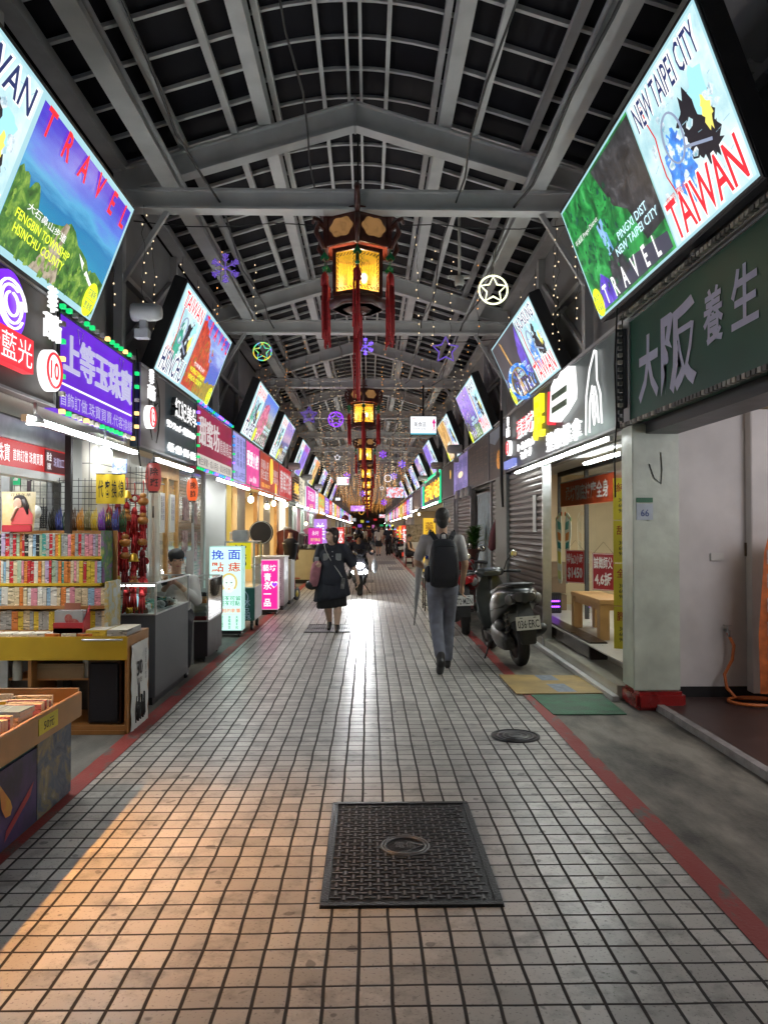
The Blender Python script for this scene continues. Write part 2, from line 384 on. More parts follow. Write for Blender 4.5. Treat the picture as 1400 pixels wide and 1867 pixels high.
for s in (-1, 1):
    MB().box(s * 1.925 - .09, s * 1.925 + .09, YN, YF, 5.122, 5.236).build('purlin', m_paint, roof)
    MB().box(s * 1.80 - .045, s * 1.80 + .045, YN, YF, 5.545, 5.60).build('gutter_bar', m_paint2, roof)
    MB().box(s * .95 - .07, s * .95 + .07, YN, YF, 5.80, 5.98).build('purlin', m_paint, roof)
    MB().box(s * .83 - .03, s * .83 + .03, YN, YF, 5.99, 6.05).build('gutter_bar', m_paint, roof)
    MB().box(s * 1.27 - .035, s * 1.27 + .035, YN, YF, 5.705, 5.76).build('purlin', m_paint, roof)
    MB().box(s * 2.5 - .06, s * 2.5 + .10, YN, YF, 5.315, 5.42).build('eaves_beam', m_paint2, roof)
    MB().box(s * .33 - .02, s * .33 + .02, YN, YF, 6.115, 6.15).build('glazing_bar', m_paint, roof)
    MB().box(s * .065 - .015, s * .065 + .015, YN, YF, 6.13, 6.16).build('glazing_bar', m_paint, roof)
    p = [(s * 1.02, 5.93), (s * 2.75, 5.41), (s * 2.75, 5.45), (s * 1.02, 5.97)]
    MB().prism(p, YN, YF).build('roof_panel', m_pane, roof)
def arch(r): return 6.20 - .15 * (r / .95) ** 2
p = [(-1 + .2 * i, arch(-1 + .2 * i) + .03) for i in range(11)]; p += [(x, z + .03) for x, z in p[::-1]]
MB().prism(p, YN, YF).build('roof_panel', m_pane, roof)
def rib_mesh():
    b = MB()
    for s in (-1, 1):
        b.prism([(s * 1.03, 5.885), (s * 2.5, 5.43), (s * 2.5, 5.465), (s * 1.03, 5.93)], -.02, .02)
    q = [(-.95 + .19 * i, arch(-.95 + .19 * i)) for i in range(11)]; q += [(x, z + .04) for x, z in q[::-1]]
    b.prism(q, -.016, .016); return b.mesh('rib', m_paint)
rib = rib_mesh(); far_ribs = []
ribY = [-2 + .51 * i for i in range(224)]
vis = [y for y in ribY if y > 4.4][:99]
for y in vis:
    o = bpy.data.objects.new('rib', rib); COL.objects.link(o); o.parent = roof; o.location = (0, y, 0)
b = MB()
for y in [q for q in ribY if q not in vis]:
    n = len(b.v); b.add([(v.co.x, v.co.y + y, v.co.z) for v in rib.vertices], [tuple(f.vertices) for f in rib.polygons])
tag(b.build('distant_ribs', m_paint, roof), kind='stuff')
# ---- upper walls behind the screens
m_clere = mat('grey upper wall', (.26, .26, .265), .6, var=.2, vs=1.5)
for s, nm in ((-1, 'left'), (1, 'right')):
    w = thing('upper_wall', 'grey panelled upper wall behind the tilted screens on the street\'s %s side' % nm, 'wall', (CX + s * 2.6, 0, 0))
    MB().box(0, s * .1, YN, YF, 2.4, 5.32).build('wall_panel', m_clere, w)
    for k in range(22):
        y = TY0 - 2 * TS + TS * k
        if k % 1 == 0: MB().bar((-s * .04, y + .3, 3.5), (-s * .04, y + 2.4, 4.9), .05).build('brace', m_paint2, w)
        MB().box(-s * .09, 0, y + 2.5, y + 2.58, 3.3, 5.3).build('stud', m_paint2, w)
    MB().box(-s * .08, 0, YN, YF, 4.3, 4.36).build('rail', m_paint2, w)
    MB().box(-s * (.36 if s < 0 else .20), 0, YN, YF, 3.20 if s < 0 else 3.38, 3.23 if s < 0 else 3.41).build('ledge', m_paint2, w)
for i_, (x_, z_, r_) in enumerate(((-1.6, 5.0, .012), (.9, 5.02, .01), (1.55, 4.98, .014), (-.6, 5.5, .01))):
    b = MB(); b.tube([(x_ + .04 * math.sin(j * 1.7 + i_), -2 + .85 * j, z_ - (.10 + .05 * i_) * math.sin(PI * ((j % 6) / 6))) for j in range(60)], r_, 5); tag(b.build('cable', mat('black cable', (.02, .02, .02), .5)), 'black cable sagging from beam to beam along the roof, %s' % ('by the left purlin', 'right of the lanterns', 'by the right purlin', 'left of the ridge')[i_], 'cable')
for s_ in (-1, 1): tag(MB().cyl((CX + s_ * 1.78, YN, 5.13), (CX + s_ * 1.78, YF, 5.13), .022, n=8).build('conduit_pipe', m_paint2), 'thin grey conduit pipe running along the %s roof beam' % ('left' if s_ < 0 else 'right'), 'pipe')
# far end of the arcade
b = MB().box(-2.7, 2.4, YF - .1, YF, 0, 5.3); tag(b.build('end_wall', mat('far end dark wall', (.16, .12, .10), .8, var=.5, vs=1.5)), 'dark wall closing the far end of the arcade', 'wall')
# ================================================================ shops
m_white = mat('white wall', (.62, .62, .60), .6, var=.06, vs=2); m_cream = mat('cream wall', (.62, .5, .32), .6, var=.1, vs=2)
m_greyw = mat('grey wall', (.32, .33, .33), .6, var=.12, vs=2); m_dark = mat('dark wall', (.05, .05, .052), .6, var=.2, vs=3)
m_steel = mat('brushed steel', (.45, .46, .47), .32, metal=.9, var=.12, vs=12); m_black = mat('black plastic', (.018, .018, .02), .4, var=.3)
m_alu = mat('aluminium', (.55, .56, .57), .4, metal=.7, var=.1)
m_floorS = mat('shop floor tiles', (.42, .41, .38), .3, var=.1); m_wood = mat('warm wood', (.42, .23, .085), .4, var=.3, vs=7)
def wall_tile_mat(name, col, t=.2):
    if name in MATS: return MATS[name]
    m, nt, p = _pn(name); N = nt.nodes; L = nt.links
    tc = N.new('ShaderNodeTexCoord'); br = N.new('ShaderNodeTexBrick'); br.offset = 0; br.inputs['Scale'].default_value = 1
    mp = N.new('ShaderNodeMapping'); mp.inputs['Rotation'].default_value = (R(90), 0, 0); L.new(tc.outputs['Object'], mp.inputs[0]); L.new(mp.outputs[0], br.inputs['Vector'])
    br.inputs['Brick Width'].default_value = t; br.inputs['Row Height'].default_value = t; br.inputs['Mortar Size'].default_value = .004
    br.inputs['Color1'].default_value = (*col, 1); br.inputs['Color2'].default_value = (*[c * .92 for c in col], 1); br.inputs['Mortar'].default_value = (.12, .12, .12, 1)
    L.new(br.outputs[0], p.inputs['Base Color']); p.inputs['Roughness'].default_value = .2; MATS[name] = m; return m
m_wtile = wall_tile_mat('white wall tiles', (.66, .67, .65))
def shop(side, y0, y1, label, depth=2.2, wall=None, back=None, floor=None, ceil=2.42, fas=None, fz=(2.36, 3.2), sidewalls=True, floorz=.0, cat='shop', group=None):
    L = y1 - y0; t = thing('shop', label, cat, (side * 2.35, (y0 + y1) / 2, 0), 90 if side < 0 else -90, group)
    wall = wall or m_white; h = L / 2
    if side < 0: pass
    MB().box(-h + .06, h - .06, depth, depth + .06, 0, ceil).build('back_wall', back or wall, t)
    if sidewalls:
        for k in (-1, 1): MB().box(k * (h - .06), k * (h - .004), .0, depth + .06, 0, ceil).build('side_wall', wall, t)
    MB().box(-h + .004, h - .004, 0, depth + .06, ceil, ceil + .05).build('ceiling', m_white, t)
    MB().box(-h + .06, h - .06, 0, depth, floorz - .01, floorz + .004).build('floor', floor or m_floorS, t)
    MB().box(-h + .004, h - .004, .02, .2, ceil + .051, fz[1]).build('fascia', fas or m_paint2, t)
    return t
def shutter(side, y0, y1, x, label, m=None, z1=2.42):
    t = thing('roller_shutter', label, 'shutter', (side * x, (y0 + y1) / 2, 0), 90 if side < 0 else -90); h = (y1 - y0) / 2
    b = MB(); n = int(z1 / .085); pts = []
    for i in range(n):
        z = i * z1 / n; d = z1 / n; pts += [(0, z), (-.018, z + d * .3), (-.018, z + d * .7), (0, z + d * .95)]
    pts += [(.02, z1), (.02, 0)]
    vs = [(-h, p[0], p[1]) for p in pts] + [(h, p[0], p[1]) for p in pts]; n = len(pts)
    b.add(vs, [(i, (i + 1) % n, (i + 1) % n + n, i + n) for i in range(n)])
    b.build('slat_curtain', m or m_shut, t)
    for k in (-1, 1): MB().box(k * h, k * (h + .05), -.05, .06, 0, z1).build('guide_rail', m_steel, t)
    return t
m_shut = mat('brown grey shutter', (.11, .095, .085), .42, metal=.4, var=.2, vs=3)
# ---- hanging signboards along both fronts
m_trim = mat('sign trim', (.3, .3, .31), .4, metal=.5); m_letw = mat('white letters', (.75, .75, .78), .45, var=.05); m_lav = mat('lavender letters', (.50, .50, .66), .5, var=.06)
e_w = emi('lit white', (1, 1, 1), .95); e_ww = emi('lit warm white', (1, .86, .6), 1.3); e_red = emi('lit red', (.9, .03, .05), .9); e_yel = emi('lit yellow', (1, .85, .02), 1.0)
e_gold = emi('lit gold', (1, .55, .08), 1.0); e_grn = emi('lit green', (.02, .75, .25), 1.0); e_blue = emi('lit blue', (.05, .12, 1), 1.2)
SIGNX = 2.27
def sign(side, y0, y1, z0, z1, m, label, texts=(), group=None, x=None, trim=None, th=.09, cat='sign'):
    t = thing('sign_board', label, cat, (side * (x or SIGNX), (y0 + y1) / 2, z0), 90 if side < 0 else -90, group)
    w, h = y1 - y0, z1 - z0
    MB().box(-w / 2, w / 2, 0, th, 0, h).build('panel', m, t)
    b = MB(); e = .018
    b.box(-w / 2, w / 2, -.014, -.001, 0, e); b.box(-w / 2, w / 2, -.014, -.001, h - e, h); b.box(-w / 2, -w / 2 + e, -.014, -.001, e, h - e); b.box(w / 2 - e, w / 2, -.014, -.001, e, h - e)
    b.build('frame', trim or m_trim, t)
    for s_, mt, u, v, tw, thh, *ex in texts:
        txt(s_, mt, t, (u - .5) * w, v * h, tw * w, thh * h, -.001, ex[0] if ex else .004, ex[1] if len(ex) > 1 else 0)
    return t, w, h
def tube_light(side, y0, y1, x, z, m=None, label=None, group='tube lights under the shop signs'):
    t = thing('tube_light', label or 'white fluorescent tube under the shop signs', 'tube light', (side * (x if x > 2.5 else min(x, 2.19)), (y0 + y1) / 2, z), 90 if side < 0 else -90, group); h = (y1 - y0) / 2
    MB().box(-h, h, .02, .06, -.045, .0).build('fixture', m_alu, t)
    b = MB(); b.cyl((-h + .03, 0, -.025), (h - .03, 0, -.025), .015, n=8); b.build('tube', m or e_tube, t); return t
e_tube = emi("cold tube", (.93, 1.0, .97), 45, sample=True); e_tubew = emi('warm tube', (1, .82, .5), 36, sample=True); e_off = mat('unlit tube', (.7, .7, .68), .4)
# ================================================================ tilted lit screens
m_house = mat('black screen housing', (.014, .014, .016), .45, var=.3)
SCR = 1.0
def vgrad(name, stops, H, s=1.0, nz=.15, scale=(1.2, 1, 7)):
    """picture whose tone changes with height, streaked like clouds"""
    if name in MATS: return MATS[name]
    m, nt, p = _pn(name); N = nt.nodes; L = nt.links
    tc = N.new('ShaderNodeTexCoord'); sp = N.new('ShaderNodeSeparateXYZ'); L.new(tc.outputs['Object'], sp.inputs[0])
    mp = N.new('ShaderNodeMapping'); mp.inputs['Scale'].default_value = scale; mp.inputs['Rotation'].default_value = (0, R(20), 0); L.new(tc.outputs['Object'], mp.inputs[0])
    n = N.new('ShaderNodeTexNoise'); n.inputs['Scale'].default_value = 1.6; n.inputs['Detail'].default_value = 8; L.new(mp.outputs[0], n.inputs['Vector'])
    v = math_node(nt, 'ADD', math_node(nt, 'DIVIDE', sp.outputs[2], H), math_node(nt, 'MULTIPLY', math_node(nt, 'SUBTRACT', n.outputs[0], .5), nz * 2))
    rp = N.new('ShaderNodeValToRGB'); L.new(v, rp.inputs[0]); el = rp.color_ramp.elements
    while len(el) < len(stops): el.new(.5)
    for e, (q, c) in zip(el, stops): e.position = q; e.color = (*c, 1)
    p.inputs['Base Color'].default_value = (.02, .02, .02, 1); p.inputs['Roughness'].default_value = .25
    L.new(rp.outputs[0], p.inputs['Emission Color']); p.inputs['Emission Strength'].default_value = s * .85
    m.cycles.emission_sampling = 'AUTO'; MATS[name] = m; return m
p_map = picture('map paper', [(.3, (.30, .62, .72)), (.5, (.62, .88, .92)), (.7, (.92, .98, 1))], .82, 2.2, sample=True)
p_mapw = emi('poster margin', (.45, .76, .84), .75, sample=True)
p_ink = emi('map ink', (.012, .01, .016), 1.0); p_navy = emi('navy print', (.02, .03, .12), 1.0); p_teal = picture('teal county', [(.35, (.01, .16, .12)), (.6, (.02, .42, .28))], 1, 6)
p_bluec = picture('blue county', [(.4, (.01, .08, .45)), (.55, (.03, .25, .75)), (.62, (.85, .95, 1))], 1.1, 5)
p_pale = emi('pale patch', (.35, .72, .82), 1); p_cloud = picture('cloud patches', [(.35, (.12, .4, .55)), (.5, (.9, .97, 1)), (.65, (.4, .7, .8))], .8, 9); p_ylp = emi('yellow patch', (.85, .75, .15), 1); p_redt = emi('red print', (.80, .02, .035), 1.05); p_route = emi('route red', (.6, .03, .03), 1)
p_badge = emi('badge yellow', (.82, .95, .02), 1.05); p_lime = emi('lime text', (.80, .95, .05), 1.05); p_cyan = emi('cyan text', (.6, .9, 1), 1.05)
p_leaf = picture('leaf picture', [(.3, (.008, .03, .006)), (.5, (.05, .17, .02)), (.66, (.25, .40, .06))], 1, 9, dist=.6)
p_rock = picture('rock picture', [(.3, (.006, .006, .008)), (.55, (.04, .04, .045)), (.75, (.13, .13, .14))], 1, 6, dist=1)
p_path = picture('stone path picture', [(.3, (.12, .09, .06)), (.6, (.45, .38, .28))], 1, 14)
p_fall = picture('waterfall picture', [(.3, (.05, .18, .45)), (.6, (.35, .6, .9))], 1, 7, (2, 1, .6))
p_forest = picture('forest picture', [(.28, (.004, .03, .012)), (.46, (.01, .13, .03)), (.6, (.03, .34, .07)), (.74, (.12, .5, .18))], 1.05, 5, dist=.8, sample=True)
p_yel_leaf = picture('bright leaf picture', [(.3, (.03, .08, .01)), (.5, (.16, .3, .03)), (.7, (.4, .55, .12))], 1, 14); p_mossy = picture('mossy picture', [(.3, (.004, .012, .006)), (.5, (.01, .06, .03)), (.7, (.03, .12, .16))], 1, 9)
p_red_tree = picture('autumn picture', [(.3, (.10, .008, .004)), (.5, (.45, .03, .01)), (.7, (.75, .13, .02))], 1, 10, dist=.5)
p_yel_tree = picture('yellow leaves picture', [(.3, (.06, .05, .006)), (.55, (.35, .26, .02)), (.72, (.55, .2, .02))], 1, 12)
p_purp = picture('violet picture', [(.3, (.03, .01, .2)), (.55, (.12, .06, .6)), (.75, (.45, .3, .9))], 1, 4, dist=1.2)
p_pink = picture('blossom picture', [(.3, (.12, .015, .05)), (.5, (.5, .06, .18)), (.7, (.85, .5, .6))], 1, 9)
p_golden = picture('golden picture', [(.3, (.08, .03, .005)), (.5, (.5, .25, .04)), (.72, (.95, .75, .3))], 1, 6, (1, 1, .5), 1)
p_dusk = emi('dusk picture', (.05, .045, .055), 1.0, sample=True, var=.3, vs=2)
H0 = .985
g_coast = vgrad('coast sky', [(.30, (.02, .30, .50)), (.52, (.02, .20, .45)), (.60, (.10, .42, .70)), (.70, (.12, .22, .75)), (.9, (.07, .04, .60))], H0)
g_blue = vgrad('blue sky picture', [(.2, (.05, .16, .5)), (.5, (.10, .14, .62)), (.7, (.32, .48, .85)), (.95, (.05, .08, .58))], H0, nz=.3)
g_mist = vgrad('mountain picture', [(.15, (.03, .08, .03)), (.4, (.12, .2, .10)), (.6, (.3, .36, .4)), (.9, (.1, .22, .72))], H0)
g_night = vgrad('evening picture', [(.15, (.01, .02, .08)), (.45, (.06, .08, .3)), (.6, (.5, .35, .5)), (.9, (.12, .1, .55))], H0)
g_fall = vgrad('falls picture', [(.1, (.02, .06, .02)), (.4, (.08, .06, .3)), (.7, (.22, .08, .62)), (.95, (.5, .35, .85))], H0, nz=.25, scale=(5, 1, .8))
g_dark = vgrad('dark valley picture', [(.1, (.02, .02, .02)), (.5, (.06, .07, .06)), (.9, (.02, .02, .025))], H0)
def blob(cx, cz, rx, rz, seed, n=18, jag=.35):
    q = random.Random(seed); return [(cx + rx * math.cos(2 * PI * i / n) * (1 + q.uniform(-jag, jag)), cz + rz * math.sin(2 * PI * i / n) * (1 + q.uniform(-jag, jag))) for i in range(n)]
def flat(b, pts, y): b.add([(x, y, z) for x, z in pts], [tuple(range(len(pts)))])
def map_poster(t, x0, x1, H, city, top, seed, cblob):
    w = x1 - x0; cx = (x0 + x1) / 2; q = MB(); flat(q, [(x0, .02), (x1, .02), (x1, H - .02), (x0, H - .02)], -.002)
    o = q.build('map_poster', p_map, t)
    q = MB(); flat(q, blob(cx + w * .18, H * .52, w * .19, H * .19, seed, 40, .22), -.004); flat(q, blob(cx + w * .24, H * .40, w * .13, H * .14, seed + 5, 30, .28), -.0045); q.build('land_shape', p_ink, o)
    q = MB(); flat(q, blob(cx - w * .12, H * .40, w * .15, H * .22, seed + 2, 34, .2), -.005); q.build('county_shape', cblob, o)
    q = MB(); flat(q, blob(cx + w * .30, H * .62, w * .1, H * .13, seed + 3), -.0055); q.build('patch', p_pale, o)
    q = MB(); flat(q, blob(cx + w * .30, H * .5, w * .05, H * .09, seed + 4), -.006); q.build('patch', p_ylp, o)
    q = MB()
    for i in range(22): cxx = cx + random.Random(seed + i).uniform(-.42, .42) * w; flat(q, blob(cxx, H * random.Random(seed * 3 + i).uniform(.28, .78), .035, .03, seed + i, 9, .4), -.0058 - i * 1e-5)
    q.build('cloud_patch', p_cloud, o)
    # magnifying glass
    q = MB(); cc = (cx - w * .10, H * .56); rr = H * .15
    pts = [(cc[0] + rr * .8 * math.cos(a * PI / 14), -.007, cc[1] + rr * math.sin(a * PI / 14)) for a in range(28)]; q.tube(pts, .008, 5, True)
    q.bar((cc[0] + rr * .6, -.008, cc[1] - rr * .7), (cc[0] + w * .36, -.008, cc[1] - rr * 1.35), .02, .006, (0, 1, 0)); q.build('magnifier', emi('lens ring print', (.25, .3, .42), 1), o)
    q = MB(); rp = random.Random(seed); z = H * .9; x = cx - w * .33
    pts = []
    for i in range(7): pts.append((x, -.006, z)); z -= H * .12; x += rp.uniform(-.03, .05)
    q.tube(pts, .005, 4); q.build('route_line', p_route, o)
    q = MB()
    for i in range(26):
        u = x0 + rp.uniform(.05, .95) * w; v = rp.uniform(.12, .9) * H; q.bar((u, -.0035, v), (u + rp.uniform(.02, .08), -.0035, v + rp.uniform(-.01, .03)), .004, .002, (0, 1, 0))
    q.build('grid_marks', emi('grey print', (.3, .5, .58), 1), o)
    rp.random(); up, lo = (city, 'TAIWAN') if not top else ('TAIWAN', city)
    a = txt(up, p_redt if top and seed != 10 else p_navy, o, cx, H * .86, w * .88, H * .17, -.010, .001, .008); txt(up, e_w, o, cx + .015, H * .865, w * .9, H * .19, -.0085, .001, .045)
    txt(lo, p_navy if top else p_redt, o, cx, H * .16, w * .92, H * .25, -.010, .001, .012); txt(lo, e_w, o, cx, H * .16, w * .95, H * .28, -.0085, .001, .06)
    txt('臺灣 觀光', p_route, o, cx - w * .28, H * .285, w * .3, H * .05, -.009, .001)
    return o
def photo_poster(t, x0, x1, H, kind, place_t, cn, badge, travel_top, badge_right, seed):
    w = x1 - x0; cx = (x0 + x1) / 2; m0, m1 = (.045, H - .045) if kind in ('coast', 'autumn') else (.02, H - .02)
    bg = {'coast': g_coast, 'autumn': g_blue, 'forest': p_forest, 'tower': p_dusk, 'falls': g_fall, 'flower': g_mist, 'night': g_night, 'gold': p_golden, 'violet': p_purp, 'blue': g_blue, 'dark': g_dark}[kind]
    q = MB(); flat(q, [(x0, m0), (x1, m0), (x1, m1), (x0, m1)], -.002); o = q.build('photo_poster', bg, t)
    X = lambda u: x0 + u * w
    Z = lambda v: m0 + v * (m1 - m0)
    def poly(pts, m, y, nm): q = MB(); flat(q, [(X(u), Z(v)) for u, v in pts], y); q.build(nm, m, o)
    rp = random.Random(seed)
    def ridge(f, n=16, jag=.03): return [(i / n, max(0, f(i / n) + rp.uniform(-jag, jag))) for i in range(n + 1)]
    if kind == 'coast':
        poly([(0, 0)] + [(0, .0)] + [(u, v) for u, v in ridge(lambda u: .46 - .35 * u if u < .3 else .34 + .16 * math.exp(-((u - .52) / .13) ** 2) - .10 * max(0, u - .55))] + [(1, 0)], p_leaf, -.004, 'hill_picture')
        poly([(0, .05)] + [(u * .22, v) for u, v in ridge(lambda u: .55 - .1 * u, 10, .06)] + [(.22, .05)], p_leaf, -.0045, 'bush_picture')
        poly([(.30, 0), (.40, .26), (.46, .47), (.50, .47), (.49, .3), (.56, 0)], p_path, -.005, 'path_picture')
        poly([(.66, .36), (.74, .27), (.86, .2), (.99, .13), (.99, .16), (.85, .24), (.74, .32)], e_w, -.005, 'surf_picture')
    if kind == 'autumn':
        poly([(u * 1.0, v) for u, v in [(0, 0), (.0, .85)] + [(u * .62, max(.1, v)) for u, v in ridge(lambda u: .92 - .5 * u * u, 14, .05)] + [(.62, .12), (.6, 0)]], p_red_tree, -.004, 'tree_picture')
        poly([(.35, 0)] + [(.35 + .65 * u, v) for u, v in ridge(lambda u: .22 + .12 * u, 12, .05)] + [(1, 0)], p_yel_tree, -.005, 'tree_picture')
    if kind == 'forest':
        poly([(.5, .98), (1, .98), (1, .22), (.8, .2), (.72, .5), (.6, .62)], p_rock, -.004, 'rock_picture')
        poly([(.35, .62), (.43, .64), (.45, .36), (.38, .34)], p_fall, -.0045, 'waterfall_picture')
        poly([(.02, .02), (.3, .02), (.28, .2), (.2, .3)], p_purp, -.005, 'bridge_picture')
        poly([(.3, .02), (.98, .02), (.98, .14), (.6, .2), (.35, .12)], emi('slate picture', (.05, .05, .08), 1), -.0045, 'water_picture')
        poly([(.3, .1), (.36, .34), (.5, .36), (.56, .14)], p_rock, -.0052, 'hut_picture')
    if kind == 'tower':
        poly([(.42, .02), (.54, .02), (.53, .3), (.50, .36), (.38, .92), (.33, .98), (.34, .88), (.45, .36), (.44, .28)], p_golden, -.005, 'tower_picture')
        poly([(.74, .3), (.98, .2), (.98, .95), (.88, .8), (.78, .6)], p_purp, -.004, 'light_picture')
        q = MB(); q.tube([(X(.48 + .34 * math.cos(a * PI / 12)), -.0045, Z(.24 + .26 * math.sin(a * PI / 12))) for a in range(20)], .03, 5); q.build('ring_picture', p_bluec, o)
        q = MB(); q.tube([(X(.48 + .28 * math.cos(a * PI / 12)), -.006, Z(.24 + .21 * math.sin(a * PI / 12))) for a in range(16)], .012, 5); q.build('ring_picture', p_yel_tree, o)
    if kind == 'flower':
        poly(blob(.3, .45, .28, .38, seed, 20, .2), p_pink, -.004, 'blossom_picture')
        poly([(.55, .02), (.95, .02), (.92, .3), (.6, .34)], p_rock, -.004, 'roof_picture')
    if kind in ('falls',):
        poly([(.0, .0), (.45, .0), (.3, .3), (.1, .5), (0, .6)], g_dark, -.004, 'rock_picture'); poly([(.5, .02), (1, .02), (1, .22), (.6, .3)], p_leaf, -.004, 'meadow_picture')
    if kind in ('night', 'dark'):
        poly([(0, 0)] + ridge(lambda u: .3 + .1 * math.sin(9 * u), 14, .06) + [(1, 0)], p_rock, -.004, 'hill_picture'); poly([(.1, .1), (.5, .12), (.45, .34), (.15, .3)], p_yel_tree, -.0045, 'lights_picture')
    sp_ = {'coast': (p_leaf, p_yel_leaf, .0, .42), 'forest': (p_forest, p_mossy, .1, .9), 'autumn': (p_red_tree, p_yel_tree, .05, .7), 'flower': (p_pink, p_leaf, .05, .6), 'gold': (p_golden, p_yel_tree, .05, .9), 'falls': (p_purp, p_leaf, .1, .9), 'tower': (p_bluec, p_purp, .05, .45)}.get(kind)
    if sp_:
        for mm in sp_[:2]:
            q = MB()
            for i in range(70):
                u = rp.uniform(.02, .97) * (.62 if kind in ('autumn', 'forest') else 1); v = sp_[2] + (sp_[3] - sp_[2]) * rp.random() ** 1.3 * (1 - .35 * u if kind == 'coast' else 1); s_ = rp.uniform(.012, .04); a = rp.uniform(0, 3.1)
                q.add([(X(u) + s_ * math.cos(a + k) * rp.uniform(.4, 1), -.0056 - i * 1e-5, Z(v) + s_ * 1.3 * math.sin(a + k) * rp.uniform(.4, 1)) for k in (0, 1.3, 2.4, 3.6, 5)], [(0, 1, 2, 3, 4)])
            q.build('foliage_picture', mm, o)
    tm = p_redt if travel_top else e_w
    zz = H * .87 if travel_top else H * .13
    txt('T   R   A   V   E   L', tm, o, cx + (.02 * w if not travel_top else 0), zz, w * (.93 if travel_top else .72), H * (.18 if travel_top else .16), -.008, .002, .02)
    pz = H * .24 if travel_top else H * .36
    txt(place_t, p_lime if travel_top else p_cyan, o, X(.33) if travel_top else X(.72), pz, w * .5, H * .15, -.008, .002, .012)
    if cn: txt(cn, e_w, o, X(.32) if travel_top else X(.22), H * .37 if travel_top else H * .66, w * .36, H * .055, -.008, .002, rz=0 if travel_top else -0)
    bx = X(.92) if badge_right else X(.06)
    q = MB(); flat(q, [(bx + .115 * math.cos(a * PI / 12) * (1 + .03 * (a % 2)), .135 + .135 * math.sin(a * PI / 12)) for a in range(24)], -.010); bo = q.build('badge', p_badge, o)
    txt(badge[0], p_navy, bo, bx, .185, .15, .06, -.012, .001); txt(badge[1], p_navy, bo, bx, .085, .15, .06, -.012, .001)
    q = MB(); q.box(bx - .08, bx + .08, -.013, -.012, .133, .137); q.build('rule', p_navy, bo)
    return o
def screen(side, y0, L, xb, zb, xt, zt, label, kind, city, place_t, cn, badge, travel_top, seed, detail=True):
    H = math.hypot(xt - xb, zt - zb); a = math.degrees(math.atan2(abs(xb) - abs(xt), zt - zb))
    t = thing('screen', label, 'lit billboard', (xb, y0 + L / 2, zb), 90 if side < 0 else -90, 'tilted lit billboards along the arcade', rx=a)
    h = L / 2
    MB().box(-h - .03, h + .03, .003, .15, -.03, H + .03).build('housing', m_house, t, .01)
    q = MB(); flat(q, [(-h, 0), (h, 0), (h, H), (-h, H)], 0); q.build('margin', p_mapw, t)
    for k in (-1, 1): MB().bar((k * h * .7, .1, H * .6), (k * h * .7, .5, H * .75), .04).build('bracket', m_paint2, t)
    s = L * .38
    if side < 0: map_poster(t, -h + .02, -h + s, H, city, True, seed, p_teal); photo_poster(t, -h + s + .05, h - .04, H, kind, place_t, cn, badge, travel_top, True if travel_top else False, seed)
    else: photo_poster(t, -h + .03, h - s - .02, H, kind, place_t, cn, badge, travel_top, False, seed); map_poster(t, h - s, h - .02, H, city, False, seed, p_bluec)
    return t
LS = [(3.47, 2.80, 'coast', 'HSINCHU', 'FENGBIN TOWNSHIP\nHSINCHU COUNTY', '大石鼻山步道', ('花蓮縣', '豐濱鄉'), True, 'lit travel billboard of a blue sea and green hill path above the purple jewellery sign'),
      (8.14, 2.63, 'autumn', 'HSINCHU', 'WUFENG TOWNSHIP\nHSINCHU COUNTY', '竹林養生村', ('新竹縣', '五峰鄉'), True, 'lit travel billboard of a red autumn tree above the face beauty sign'),
      (13.6, 2.9, 'flower', 'TAIPEI', 'BEITOU DIST\nTAIPEI CITY', None, ('臺北市', '北投區'), False, 'lit travel billboard of pink blossom and hazy hills above the lavender and pink signs'),
      (17.56, 2.6, 'night', 'TAOYUAN', 'DAXI DIST\nTAOYUAN CITY', None, ('桃園市', '大溪區'), False, 'lit travel billboard of dusk clouds above the orange red sign with a gold ring'),
      (22.5, 2.8, 'violet', 'MIAOLI', 'SANYI\nMIAOLI COUNTY', None, ('苗栗縣', '三義鄉'), True, 'lit travel billboard of a violet picture above the black slatted sign'),
      (27.8, 2.8, 'gold', 'NANTOU', 'YUCHI\nNANTOU COUNTY', None, ('南投縣', '魚池鄉'), True, 'lit travel billboard of golden leaves above the pink and white sign'),
      (33.4, 2.8, 'blue', 'YILAN', 'DONGSHAN\nYILAN COUNTY', None, ('宜蘭縣', '冬山鄉'), True, 'lit travel billboard of blue sky, seventh from the front on the left'),
      (38.8, 2.8, 'dark', 'TAITUNG', 'LUYE\nTAITUNG COUNTY', None, ('臺東縣', '鹿野鄉'), True, 'lit travel billboard of a dark valley, eighth from the front on the left'),
      (44.5, 2.8, 'violet', 'HUALIEN', 'XIULIN\nHUALIEN COUNTY', None, ('花蓮縣', '秀林鄉'), True, 'lit violet travel billboard, ninth from the front on the left')]
for i, (y, L, k, c, pt, cn, bd, tt, lab) in enumerate(LS): screen(-1, y, L, -2.27, 3.24, -1.92, 4.16, lab, k, c, pt, cn, bd, tt, 10 + i)
